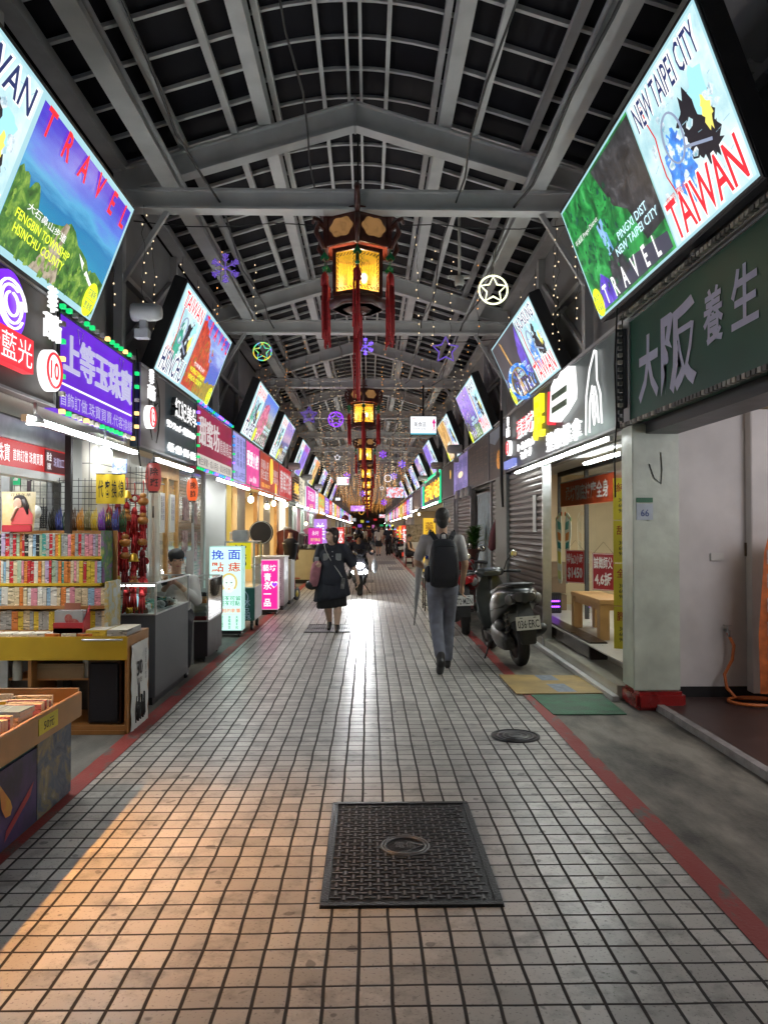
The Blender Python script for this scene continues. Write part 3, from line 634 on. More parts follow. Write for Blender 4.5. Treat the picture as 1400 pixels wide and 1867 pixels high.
RS = [(4.31, 3.03, 3.57, 4.6, 'forest', 'NEW TAIPEI CITY', 'PINGXI DIST\nNEW TAIPEI CITY', '平溪區 Pingxi District', ('新北市', '平溪區'), 'lit travel billboard of a green forest above the green shop sign'),
      (8.87, 2.70, 3.41, 4.26, 'tower', 'KAOHSIUNG', 'LINGYA DIST\nKAOHSIUNG CITY', None, ('高雄市', '苓雅區'), 'lit travel billboard of a golden tower on dusk grey above the foot massage sign'),
      (13.84, 2.5, 3.36, 4.33, 'falls', 'CHIAYI', 'ALISHAN\nCHIAYI COUNTY', None, ('嘉義縣', '阿里山'), 'lit travel billboard of a violet waterfall above the dull brown sign'),
      (18.3, 2.6, 3.36, 4.30, 'gold', 'TAINAN', 'BAIHE DIST\nTAINAN CITY', None, ('臺南市', '白河區'), 'lit travel billboard of golden leaves above the violet sign'),
      (23.75, 2.7, 3.36, 4.30, 'violet', 'PINGTUNG', 'HENGCHUN\nPINGTUNG', None, ('屏東縣', '恆春鎮'), 'lit violet travel billboard above the red and green neon sign'),
      (28.6, 2.7, 3.36, 4.30, 'night', 'PENGHU', 'MAGONG\nPENGHU', None, ('澎湖縣', '馬公市'), 'lit travel billboard of dusk clouds, sixth from the front on the right'),
      (33.4, 2.7, 3.36, 4.30, 'blue', 'KINMEN', 'JINHU\nKINMEN', None, ('金門縣', '金湖鎮'), 'lit travel billboard of blue sky, seventh from the front on the right'),
      (38.5, 2.7, 3.36, 4.30, 'dark', 'CHANGHUA', 'LUGANG\nCHANGHUA', None, ('彰化縣', '鹿港鎮'), 'lit travel billboard of a dark valley, eighth from the front on the right'),
      (44.0, 2.7, 3.36, 4.30, 'violet', 'KEELUNG', 'ZHONGZHENG\nKEELUNG', None, ('基隆市', '中正區'), 'lit violet travel billboard, ninth from the front on the right')]
for i, (y, L, zb, zt, k, c, pt, cn, bd, lab) in enumerate(RS): screen(1, y, L, 2.24, zb, 1.86, zt, lab, k, c, pt, cn, bd, False, 40 + i)
# screens behind the camera that light the near street
screen(-1, -1.8, 2.8, -2.27, 3.24, -1.92, 4.16, 'lit travel billboard behind the viewer on the left', 'blue', 'TAIPEI', 'TAIPEI', None, ('臺北市', '北投區'), True, 71)
screen(1, -1.2, 2.8, 2.24, 3.4, 1.86, 4.3, 'lit travel billboard behind the viewer on the right', 'blue', 'TAIPEI', 'TAIPEI', None, ('臺北市', '北投區'), False, 72)
# ================================================================ shops and their signs
m_slate = mat('slate sign', (.055, .06, .066), .4, var=.12, vs=3); m_wood_dark = mat('dark wood sign', (.075, .06, .055), .5, var=.3, vs=5)
m_purple = emi('purple lightbox', (.13, .012, .62), .85, sample=True, var=.2, vs=1.2); m_maroon = emi('maroon lightbox', (.30, .008, .05), .7, sample=True, var=.25, vs=1.5)
m_lavbox = emi('lavender lightbox', (.36, .36, .78), .75, sample=True, var=.15); m_pinkbox = emi('pink lightbox', (.80, .07, .33), .8, sample=True, var=.15)
m_orred = emi('orange red lightbox', (.42, .035, .012), .75, sample=True, var=.35, vs=2); m_redbox = emi('red lightbox', (.50, .012, .02), .75, sample=True, var=.2)
m_creambox = emi('cream lightbox', (.72, .66, .5), .85, sample=True); m_mag = emi('magenta lightbox', (.62, .02, .35), .85, sample=True); m_whitebox = emi('white lightbox', (.8, .85, 1), 1.0, sample=True)
m_orbox = emi('orange lightbox', (.75, .3, .02), .85, sample=True, var=.4, vs=4)
m_greenS = mat('dark green sign', (.010, .080, .048), .38, var=.2, vs=2)
m_face = mat('printed face sign', (.18, .165, .17), .4, var=.1, vs=2); m_tealS = mat('blue grey sign', (.045, .075, .095), .4, var=.1)
m_lavL = emi('lit lavender letters', (.5, .48, .72), .8); m_letL = emi('lit pale letters', (.62, .55, .55), .8)
# ---- left, from near to far
sA = shop(-1, 2.6, 7.45, 'open jewellery shop with white tiled walls and a red inner sign', 1.5, m_white, wall_tile_mat('white tiles', (.66, .68, .68), .1), fz=(2.36, 3.15))
sB = shop(-1, 7.46, 11.05, 'narrow beauty shop with a tiled wall, wooden glass door and pegboard', 1.6, m_greyw, m_cream, fz=(2.36, 3.2))
sC = shop(-1, 11.06, 12.7, 'white doorway shop with a steel shelf inside', 1.8, m_white, m_white, fz=(2.36, 3.2))
sD = shop(-1, 12.71, 22.6, 'warm yellow lit shop with bare bulbs under its front', 2.4, m_cream, mat('yellow wall', (.68, .5, .2), .6, var=.1), fz=(2.36, 3.2))
sE = shop(-1, 22.61, 34.6, 'pale shop with long light curtains and a row of tubes', 1.6, m_white, mat('pale green curtain wall', (.5, .6, .54), .6, var=.2, vs=4), fz=(2.36, 3.2))
sZ = shop(-1, -6.9, 2.55, 'lit shop beside the viewer on the left', 2, m_white, fz=(2.36, 3.15))
# signs
t, w, h = sign(-1, 2.9, 5.57, 2.42, 3.2, m_wood_dark, 'dark wood grain sign with a purple swirl, a red box and white market emblem', [])
q = MB(); q.lathe([(.001, 0), (.30, 0), (.30, .03), (.001, .03)], n=32, ax='y'); 
o = q.build('swirl_disc', emi('purple neon disc', (.2, .02, .9), 1.0, sample=True), t); o.location = (.57, -.04, .53); o.scale = (.7, 1, .7)
b = MB()
for k, rr in enumerate((.27, .21, .13)): b.tube([(rr * (1 - .12 * a / 20) * math.cos(a * .3 + k), -.008, .8 * rr * math.sin(a * .3 + k)) for a in range(20)], .012, 6)
b.build('swirl_line', e_w, o)
MB().box(.1, .83, -.07, -.001, .14, .36).build('red_box', e_red, t); txt('新藍光', e_w, t, .48, .25, .64, .17, -.071)
def emblem(t, x, z, s, no):
    o = txt('華\n西街', e_w, t, x, z + .27 * s, .30 * s, .44 * s, -.05, .03, 0, name='market_emblem')
    q = MB(); q.lathe([(.001, 0), (.17, 0), (.17, .06), (.001, .06)], n=28, ax='y'); d = q.build('number_badge', e_w, t); d.location = (x + .01, -.075, z - .2 * s); d.scale = (s, 1, s)
    q = MB(); q.tube([(.14 * math.cos(a * PI / 14), -.003, .14 * math.sin(a * PI / 14)) for a in range(28)], .011, 5, True); q.build('ring', e_red, d)
    txt(no, p_redt, d, 0, 0, .17, .15, -.004, .002, .02)
emblem(t, 1.14, .40, .85, '10')
t, w, h = sign(-1, 5.6, 7.41, 2.42, 3.15, m_purple, 'glowing purple jewellery sign with pale brush characters and a light chain border', [
    ('上等玉珠寶', m_lavL, .52, .62, .9, .42, .012, .02), ('首飾訂做.珠寶買賣.代客換線', m_lavL, .51, .13, .95, .15, .006)], trim=m_black)
MB().box(-w / 2 + .05, w / 2 - .05, -.006, -.001, h * .27, h * .27 + .014).build('rule', e_w, t)
for u in (-.45, .55): b = MB(); b.tube([(u - .06, -.004, h - .05), (u + .06, -.004, h - .05), (u, -.004, h - .17)], .003, 4, True); b.build('diamond_outline', m_lav, t)
t, w, h = sign(-1, 7.62, 10.08, 2.36, 3.2, m_tealS, 'blue grey beauty shop sign with a drawn face and white letters', [
    ('紅妃美學', [e_w, m_black], .72, .70, .46, .28, .05, .02), ('リンフェイ・美容サロン', e_w, .70, .45, .56, .11, .02, .02), ('小顏・痩身・除毛・脱毛', e_w, .71, .14, .56, .12, .02, .02)])
MB().box(-w / 2 + .02, -w / 2 + .95, -.004, -.001, .02, h - .02).build('face_panel', m_face, t)
b = MB(); fx = -w / 2 + .52
b.tube([(fx + .2 * math.sin(a) * (1 - .25 * max(0, -math.cos(a))), -.008, .42 + .36 * math.cos(a)) for a in [i * .22 - 2.6 for i in range(25)]], .007, 5)
b.tube([(fx + .02, -.008, .52), (fx + .0, -.008, .36), (fx + .05, -.008, .33)], .005, 4)
for ex in (-.08, .11): b.tube([(fx + ex - .05, -.008, .5), (fx + ex, -.008, .53), (fx + ex + .05, -.008, .5)], .008, 4); b.tube([(fx + ex - .06, -.008, .58), (fx + ex, -.008, .62), (fx + ex + .06, -.008, .58)], .006, 4)
b.build('face_drawing', mat('line drawing ink', (.03, .02, .02), .5), t)
b = MB(); flat(b, [(fx - .06, .235), (fx + .02, .26), (fx + .1, .235), (fx + .02, .20)], -.006); b.build('lips_drawing', mat('lip print', (.35, .09, .1), .5), t)
emblem(t, -w / 2 + .2, .46, .7, '12')
t, w, h = sign(-1, 10.1, 12.75, 2.36, 3.2, m_maroon, 'maroon lit sign with big white brush characters over a white strip', [
    ('甜蜜坊', m_letL, .33, .62, .52, .46, .012, .0), ('情趣精品', m_letL, .78, .52, .38, .26, .01)])
MB().box(-w / 2 + .02, w / 2 - .02, -.005, -.001, .02, .19).build('white_strip', emi('white strip', (.6, .55, .5), .8), t); txt('養生保健・成人用品・歡迎參觀選購', p_ink, t, 0, .1, w * .9, .11, -.008)
t, w, h = sign(-1, 12.78, 14.17, 2.36, 3.2, m_lavbox, 'lavender lit sign of small dark columns with a phone number', [(vert('中醫推拿'), p_navy, .15, .62, .16, .6), (vert('跌打損傷'), p_navy, .4, .62, .16, .6), (vert('筋骨痠痛'), p_navy, .64, .62, .16, .6), (vert('專業整復'), p_navy, .87, .62, .16, .6), ('2301-6955', p_navy, .5, .14, .85, .14)])
t, w, h = sign(-1, 14.2, 15.95, 2.36, 3.2, m_pinkbox, 'bright pink lit sign with white characters', [('愛愛小舖', e_w, .5, .62, .85, .36, .006, .02), ('Love 愛88', e_w, .5, .17, .5, .16)])
t, w, h = sign(-1, 15.98, 19.38, 2.36, 3.2, m_orred, 'orange red lit sign with a gold ring and pale lettering', [('高麗人蔘\n野生靈芝', m_letL, .25, .55, .36, .5), ('冬蟲夏草\n中藥批發', m_letL, .8, .5, .3, .4), ('電話 2308-5577', e_gold, .3, .15, .4, .12)])
b = MB(); b.tube([(.18 + .16 * math.cos(a * PI / 12), -.01, .5 + .27 * math.sin(a * PI / 12)) for a in range(24)], .03, 6, True); b.build('gold_ring', e_gold, t)
b = MB(); b.lathe([(.001, 0), (.13, 0), (.13, .01), (.001, .01)], n=20, ax='y'); o = b.build('gold_spot', e_gold, t); o.location = (1.1, -.012, .15)
t, w, h = sign(-1, 19.42, 22.68, 2.36, 3.2, m_redbox, 'deep red lit sign with four tall white characters', [('青草茶舖', m_letL, .5, .5, .85, .7, .01, .02)])
t, w, h = sign(-1, 22.72, 24.98, 2.36, 3.2, m_dark, 'black slatted sign with glowing gold characters', [('小北', [e_gold, e_gold], .55, .5, .6, .4, .04, .02)])
b = MB()
for i in range(9): b.box(-w / 2 + .02, w / 2 - .02, -.03, -.001, .05 + i * .088, .09 + i * .088)
b.build('slats', m_wood, t)
sign(-1, 25.0, 27.4, 2.3, 3.25, m_creambox, 'cream lit sign with black brush characters', [('蛇湯', p_ink, .3, .5, .4, .8), ('亞洲毒蛇研究所', p_ink, .76, .5, .4, .3)])
t, w, h = sign(-1, 27.9, 34.5, 2.2, 3.15, m_whitebox, 'large white and magenta lit sign with a yellow spot', [('紀念\n精品', p_navy, .86, .5, .22, .6)])
MB().box(-w / 2 + .1, w * .22, -.006, -.001, .03, h - .03).build('magenta_panel', m_mag, t); txt('流行服飾', e_w, t, -w * .13, h * .64, w * .5, h * .4, -.008); txt('50元起', p_ylp, t, -w * .12, h * .2, w * .3, h * .25, -.008)
sign(-1, 34.6, 39.6, 2.2, 3.2, m_orbox, 'orange lit sign with green and white print', [('果汁冰品', e_grn, .5, .62, .8, .4), ('芒果 鳳梨', e_w, .5, .2, .7, .25)])
# ---- right, from near to far
sR0 = thing('shop', 'empty dim shop with white inner wall and brown floor beside the white column', 'shop', (2.35, 4.85, 0), -90)
hR = 2.2
MB().box(-hR + .16, -hR + .24, .28, 2.6, .14, 2.9).build('party_wall', mat('greyish white wall', (.62, .595, .59), .55, var=.14, vs=2.2, bump=.15, bs=8), sR0)
MB().box(-hR + .165, -hR + .239, .28, 2.6, 0, .139).build('skirting', m_black, sR0)
MB().box(-hR - .0, hR + 5, 2.6, 2.68, 0, 2.9).build('back_wall', m_white, sR0)
MB().box(-hR + .08, hR + 5, .2, 2.6, 2.62, 2.68).build('ceiling', m_cream, sR0)
MB().box(-hR + .241, -hR + .36, 1.02, 1.3, .1, 2.6).build('pilaster', MATS['greyish white wall'], sR0, .006)
MB().box(-hR + .3, hR + 5, .02, .30, 2.36, 2.50).build('shutter_housing', mat('dark soffit', (.035, .036, .04), .4), sR0)
MB().box(-hR - .2, hR + 5, -.06, .03, 2.50, 2.62).build('header_channel', m_trim, sR0)
MB().box(-hR, hR + 5, .03, .2, 2.63, 3.4).build('fascia', m_paint2, sR0)
MB().box(-hR + .08, hR + 5, .14, 2.6, -.01, .045).build('floor', mat('brown shop floor', (.055, .03, .027), .38, var=.25, vs=4), sR0)
MB().box(-hR + .05, hR + 5, .09, .15, -.01, .055).build('threshold', mat('worn kerb', (.27, .255, .25), .6, var=.3, vs=9), sR0)
MB().box(-hR + .02, -hR + .12, .14, .26, .0, 2.4).build('shutter_guide', mat('grey blue steel', (.14, .145, .17), .45, metal=.5), sR0)
t = thing('added_fill_lamp', 'small cool fill lamp added inside the empty dim shop', 'fill lamp', (3.9, 4.4, 2.59)); MB().cyl((0, 0, 0), (0, 0, .03), .16, n=20).build('base', m_white, t); MB().cyl((0, 0, -.03), (0, 0, -.001), .15, n=20).build('diffuser', emi('fill lamp diffuser', (.9, .93, 1), 2), t); lamp('POINT', 'added_fill_light', (0, 0, -.15), 85, (.95, .93, 1), .6, t)  # out-of-view fill lamp and fixture, added to brighten this unlit shop's white wall
t, w, h = sign(1, 3.2, 6.6, 2.46, 3.36, m_greenS, 'dark green unlit shop sign with lavender brush characters', [
    ('大', m_lav, .13, .44, .13, .60, .004, .03), ('阪', m_lav, .305, .46, .19, .72, .004, .03), ('養', m_lav, .475, .55, .085, .42, .004, .02), ('生', m_lav, .60, .56, .10, .42, .004, .02), ('館', m_lav, .75, .56, .12, .46, .004, .02)])
t, w, h = sign(1, 6.95, 12.6, 2.46, 3.38, m_slate, 'grey foot massage sign with white neon foot, red and yellow lit letters', [
    ('張承坊', [e_red, e_w], .29, .62, .2, .30, .04, .01), ('足', [e_yel, e_yel], .455, .60, .09, .62, .06, .03), ('レーチェンファン\nマッサージ', e_w, .29, .25, .2, .28, .03, .02),
    ('整復推拿', [e_w, e_w], .66, .18, .28, .26, .03, .0), ('24小時營業', e_w, .09, .1, .14, .1, .02)])
MB().box(.16 * w, w / 2 - .02, -.004, -.001, .02, h - .02).build('pale_panel', mat('grey green panel', (.16, .2, .19), .35), t)
q = MB(); cx0 = .105 * w
q.prism([(cx0 - .02, .38), (cx0 + .05, .78)] + [(cx0 + .05 + .16 * i, .82 + .02 * math.sin(i * 2.4) + .012 * i) for i in range(1, 6)] + [(cx0 + .92, .60), (cx0 + .90, .5), (cx0 + .55, .40), (cx0 + .2, .34)], -.09, -.001); q.build('neon_foot', e_w, t)
q = MB(); q.prism([(cx0 - .12, .36), (cx0 - .06, .74), (cx0 - .02, .74), (cx0 - .06, .34)], -.10, -.001); q.build('red_sole', e_red, t)
q = MB()
for k in range(2): q.box(cx0 + .12, cx0 + .8, -.097, -.0905, .45 + .15 * k, .52 + .15 * k)
q.build('toe_gaps', mat('olive strip', (.2, .3, .2), .5), t)
q = MB(); hx = .385 * w; e_tubeN = e_w
q.tube([(hx - .26, -.03, .05), (hx - .24, -.03, .45), (hx - .12, -.03, .7), (hx + .05, -.03, .86), (hx + .11, -.03, .84), (hx + .13, -.03, .55), (hx + .24, -.03, .40), (hx + .28, -.03, .1)], .010, 6)
q.tube([(hx - .13, -.03, .06), (hx - .12, -.03, .35), (hx - .03, -.03, .52), (hx + .03, -.03, .4), (hx + .08, -.03, .2), (hx + .03, -.03, .12), (hx - .02, -.03, .25), (hx - .03, -.03, .42)], .010, 6)
q.tube([(hx + .05, -.03, .5), (hx + .12, -.03, .38), (hx + .18, -.03, .12)], .010, 6); q.build('neon_hand', e_w, t)
emblem(t, -.41 * w, .5, .72, '80')
MB().box(-.5 * w + .1, -.5 * w + .9, -.06, -.001, .05, .17).build('small_lightbox', emi('small blue box', (.25, .3, .8), .7), t)
t, w, h = sign(1, 12.62, 14.38, 2.42, 3.35, m_wood_dark, 'dim brown tea shop sign with an orange glow and a pale band', [('百年茶行', mat('bronze letters', (.16, .10, .05), .5), .5, .42, .8, .3, .01)])
b = MB(); b.ell((.15, 0, .33), (.22, .012, .17), 16, 8); b.build('orange_moon', emi('orange glow disc', (.55, .20, .02), .8), t)
b = MB(); b.prism([(-.8, .72), (-.2, .62), (.3, .72), (.82, .66), (.82, .9), (-.8, .9)], -.004, -.001); b.build('pale_band', mat('steel blue band', (.25, .32, .42), .4), t)
t, w, h = sign(1, 14.42, 17.38, 2.42, 3.35, m_wood_dark, 'dull brown sign with faded dark characters, no light', [('蛇肉專賣店', mat('faded brown letters', (.16, .12, .09), .5), .5, .6, .9, .5, .01), ('生猛海鮮', mat('faded brown letters', (.16, .12, .09), .5), .5, .2, .6, .2, .01)])
t, w, h = sign(1, 17.42, 20.38, 2.42, 3.35, emi('violet lightbox', (.26, .2, .5), .6, sample=True, var=.5, vs=2), 'violet printed sign with fine dark lettering and a bright patch', [('養生按摩會館', p_navy, .5, .75, .8, .25), ('腳底・全身・指壓', p_navy, .5, .2, .8, .18)])
b = MB(); b.ell((.0, -.004, .45), (.5, .006, .08), 16, 8); b.build('bright_patch', emi('peach glow', (1, .75, .5), .9), t)
t, w, h = sign(1, 20.42, 23.85, 2.42, 3.35, m_wood_dark, 'plain brown board sign with a small yellow mark', [])
b = MB(); b.ell((.9, -.002, .62), (.1, .006, .13), 12, 8); b.build('yellow_mark', e_gold, t)
t, w, h = sign(1, 23.9, 31.4, 2.42, 3.35, m_black, 'big LED sign of red and yellow characters in a bright green border', [('古早味小吃店', emi('led orange', (1, .2, .02), 1.2), .52, .5, .85, .66, .02, .03), ('古早味小吃店', emi('led yellow', (1, .72, .05), 1.3), .52, .5, .85, .66, .024)])
b = MB()
for z in (-.06, h - .01): b.box(-w / 2 - .02, w / 2 + .02, -.06, .0, z, z + .075)
for x in (-w / 2 - .03, w / 2 - .03): b.box(x, x + .06, -.06, 0, .02, h - .015)
b.build('led_border', emi('led green', (.01, .65, .28), 1.0, sample=True), t)
sign(1, 31.5, 33.0, 2.42, 3.35, m_lavbox, 'narrow bluish lit sign past the red and green neon sign', [(vert('茶藝館'), p_navy, .5, .5, .5, .8)])
sign(1, 33.1, 39.6, 2.42, 3.3, mat('brown blank board', (.16, .10, .06), .5, var=.3), 'long blank brown board past the narrow bluish sign', [])
sR1 = shop(1, 6.9, 12.58, 'lit foot massage shop with a glass front up two tiled steps', 2.6, m_cream, m_cream, floor=m_floorS, floorz=.30, fz=(2.36, 3.38))
sR2 = shop(1, 12.6, 14.4, 'closed shop with a grey pillar and narrow shutter past the massage shop', .6, m_greyw, fz=(2.36, 3.36))
sR3 = shop(1, 14.41, 23.85, 'closed shop front with shutters and a pale blue curtain', .6, m_greyw, fz=(2.36, 3.36))
sR4 = shop(1, 23.9, 39.6, 'snack shop with warm bulbs behind a white freezer', 2.2, m_cream, fz=(2.36, 3.3))
# ---- far shops, both sides
FARC = [('red', (.75, .03, .03)), ('white', (.8, .85, .95)), ('orange', (.85, .3, .03)), ('blue', (.12, .2, .85)), ('green', (.05, .5, .2)), ('purple', (.35, .12, .8)), ('yellow', (.85, .65, .08)), ('pink', (.8, .2, .5)), ('dark brown', (.1, .06, .04))]
CH = ['美食', '茶', '小吃', '海鮮', '冰品', '按摩', '服飾', '藥房', '麵', '玩具', '香', '金飾', '豆花']
fr = random.Random(5)
for side, nm in ((-1, 'left'), (1, 'right')):
    y = 39.7; k = 0
    while y < 106:
        L = fr.choice((3.0, 3.6, 4.4)); wl = fr.choice((m_white, m_cream, m_greyw))
        shop(side, y, y + L, 'small lit shop far along the %s side of the arcade' % nm, 2.0, wl, fr.choice((m_cream, m_white, m_wtile)), fz=(2.36, 3.2), group='far shops on the %s' % nm)
        cn, cc = fr.choice(FARC)
        sign(side, y + .1, y + L - .1, 2.35, 3.2, emi('far sign ' + cn, cc, .85, sample=False), '%s sign board far along the %s side of the arcade' % (cn, nm), [(fr.choice(CH), e_w if cn not in ('white', 'yellow') else p_ink, .5, .5, .7, .6)], group='far sign boards, %s side' % nm)
        if fr.random() < .8: tube_light(side, y + .5, y + L - .5, 2.33, 2.24, label='distant tube light under a far shop sign, %s side' % nm, group='far tube lights', m=fr.choice((e_tube, e_tubew)))
        y += L + .02; k += 1
# ---- signs on the end wall
eq = random.Random(4)
for k_ in range(9):
    x_, z_ = CX - 1.9 + .95 * (k_ % 5) + eq.uniform(-.2, .2), 1.7 + .8 * (k_ // 5) + eq.uniform(-.2, .2); cn, cc = FARC[(k_ * 5) % 8]; w_, h_ = eq.uniform(.14, .3), eq.uniform(.2, .5)
    t = thing('sign_board', '%s lit sign on the wall closing the far end, %s row' % (cn, 'lower' if k_ < 5 else 'upper'), 'sign', (x_, YF - .16, z_), 0, 'signs on the end wall'); MB().box(-w_, w_, 0, .05, 0, h_).build('panel', emi('end sign ' + cn, cc, .5, var=.5, vs=5), t); MB().box(-w_, w_, .01, .055, -.02, -.001).build('rail', m_trim, t)
# ---- tubes near
for y0, y1, lab in ((5.0, 7.3, 'long bright tube under the purple jewellery sign'), (8.0, 9.6, 'white tube under the face beauty sign'), (11.2, 12.7, 'white tube under the right half of the maroon sign'), (12.9, 14.1, 'white tube under the lavender sign'), (15.6, 17.4, 'white tube under the left half of the orange red sign'), (18.2, 20.6, 'white tube between the orange red and deep red signs'), (23.5, 25.5, 'white tube under the black slatted sign'), (26.5, 28.0, 'white tube under the cream sign'), (29.5, 32.5, 'white tube under the white and magenta sign'), (35.2, 38.4, 'white tube under the orange sign of green print')):
    tube_light(-1, y0, y1, 2.3, 2.29, label=lab)
for y0, y1, lab in ((7.0, 8.5, 'white tube under the foot massage sign, nearest the column'), (8.6, 10.0, 'white tube under the foot massage sign, middle one of three'), (10.1, 11.4, 'white tube under the foot massage sign, by the brown shutter'), (24.5, 28.5, 'white tube under the red and green neon sign'), (29.0, 31.0, 'white tube under the far end of the neon sign'), (35, 38, 'white tube under the long brown board')):
    tube_light(1, y0, y1, 2.2, 2.40, label=lab)
for y0 in (-6.2, -4.4, -2.6): tube_light(1, y0, y0 + 1.5, 2.2, 2.4, e_tube, label='white tube behind the viewer on the right')
for y0 in (-6.2, -4.4): tube_light(-1, y0, y0 + 1.5, 2.3, 2.29, e_tube, label='white tube beside or behind the viewer on the left')
# ================================================================ things hung in the arcade
m_lacq = mat('dark red lacquer', (.085, .02, .013), .35, var=.3, vs=12, coat=.3); m_tassel = mat('red tassel thread', (.46, .02, .025), .65, var=.25, vs=30)
m_jade = mat('green jade plastic', (.01, .20, .07), .3, var=.2); m_wire = mat('black wire', (.012, .012, .012), .5)
def paper_mat(name, col, s, alpha):
    m, nt, p = _pn(name); N = nt.nodes; L = nt.links
    tc = N.new('ShaderNodeTexCoord'); nz = N.new('ShaderNodeTexNoise'); nz.inputs['Scale'].default_value = 13; nz.inputs['Detail'].default_value = 6; nz.inputs['Distortion'].default_value = 1.2; L.new(tc.outputs['Object'], nz.inputs['Vector'])
    rp = N.new('ShaderNodeValToRGB'); L.new(nz.outputs[0], rp.inputs[0]); e = rp.color_ramp.elements
    e[0].position = .3; e[0].color = (*[c * .35 for c in col], 1); e[1].position = .52; e[1].color = (*col, 1)
    p.inputs['Base Color'].default_value = (*[c * .5 for c in col], 1); L.new(rp.outputs[0], p.inputs['Emission Color']); p.inputs['Emission Strength'].default_value = s
    p.inputs['Alpha'].default_value = alpha; p.inputs['Roughness'].default_value = .4; m.cycles.emission_sampling = 'NONE'; return m
m_lglass = paper_mat('lit yellow lantern glass', (.95, .50, .03), .62, .9); m_lpaper = paper_mat('painted lantern paper', (.55, .28, .10), .3, 1)
e_bulb = emi('hot bulb', (1, .80, .42), 22)
def hexp(r, k): a = R(-90 + 60 * k); return (r * math.cos(a), r * math.sin(a))
lan = thing('palace_lantern', 'dark wooden palace lantern with lit yellow glass and red tassels, nearest and largest', 'lantern', (-.12, 8.42, 4.06), group='palace lanterns down the middle of the arcade')
RT, RB = .40, .29
def hexband(b, r, z0, z1, th=.03):
    for k in range(6):
        p, q = hexp(r, k), hexp(r, k + 1); b.bar((p[0], p[1], (z0 + z1) / 2), (q[0], q[1], (z0 + z1) / 2), th, z1 - z0)
b = MB(); hexband(b, RT, .52, .57); hexband(b, RT, .85, .90); hexband(b, RT * .97, .56, .60, .02); hexband(b, RT * .97, .82, .85, .02)
for k in range(6):
    p = hexp(RT, k); b.bar((*p, .5), (*p, .94), .045)
b.build('upper_frame', m_lacq, lan)
b = MB(); hexband(b, RB, 0, .045); hexband(b, RB, .475, .52)
for k in range(6): p = hexp(RB, k); b.bar((*p, 0), (*p, .52), .04)
b.build('lower_frame', m_lacq, lan)
b = MB(); b.lathe([(.30, -.10), (.33, -.06), (.31, -.0), (.2, -.0)], n=6); b.lathe([(.10, -.14), (.16, -.10), (.28, -.10), (.1, -.1)], n=6); b.build('base_tray', m_lacq, lan)
b = MB(); b.lathe([(.40, .90), (.42, .925), (.20, .97), (.06, 1.02), (.02, 1.03)], n=6); b.tube([(0, 0, 1.0), (0, 0, 1.10), (.02, 0, 1.15), (0, 0, 1.2)], .022); b.build('cap', m_lacq, lan)
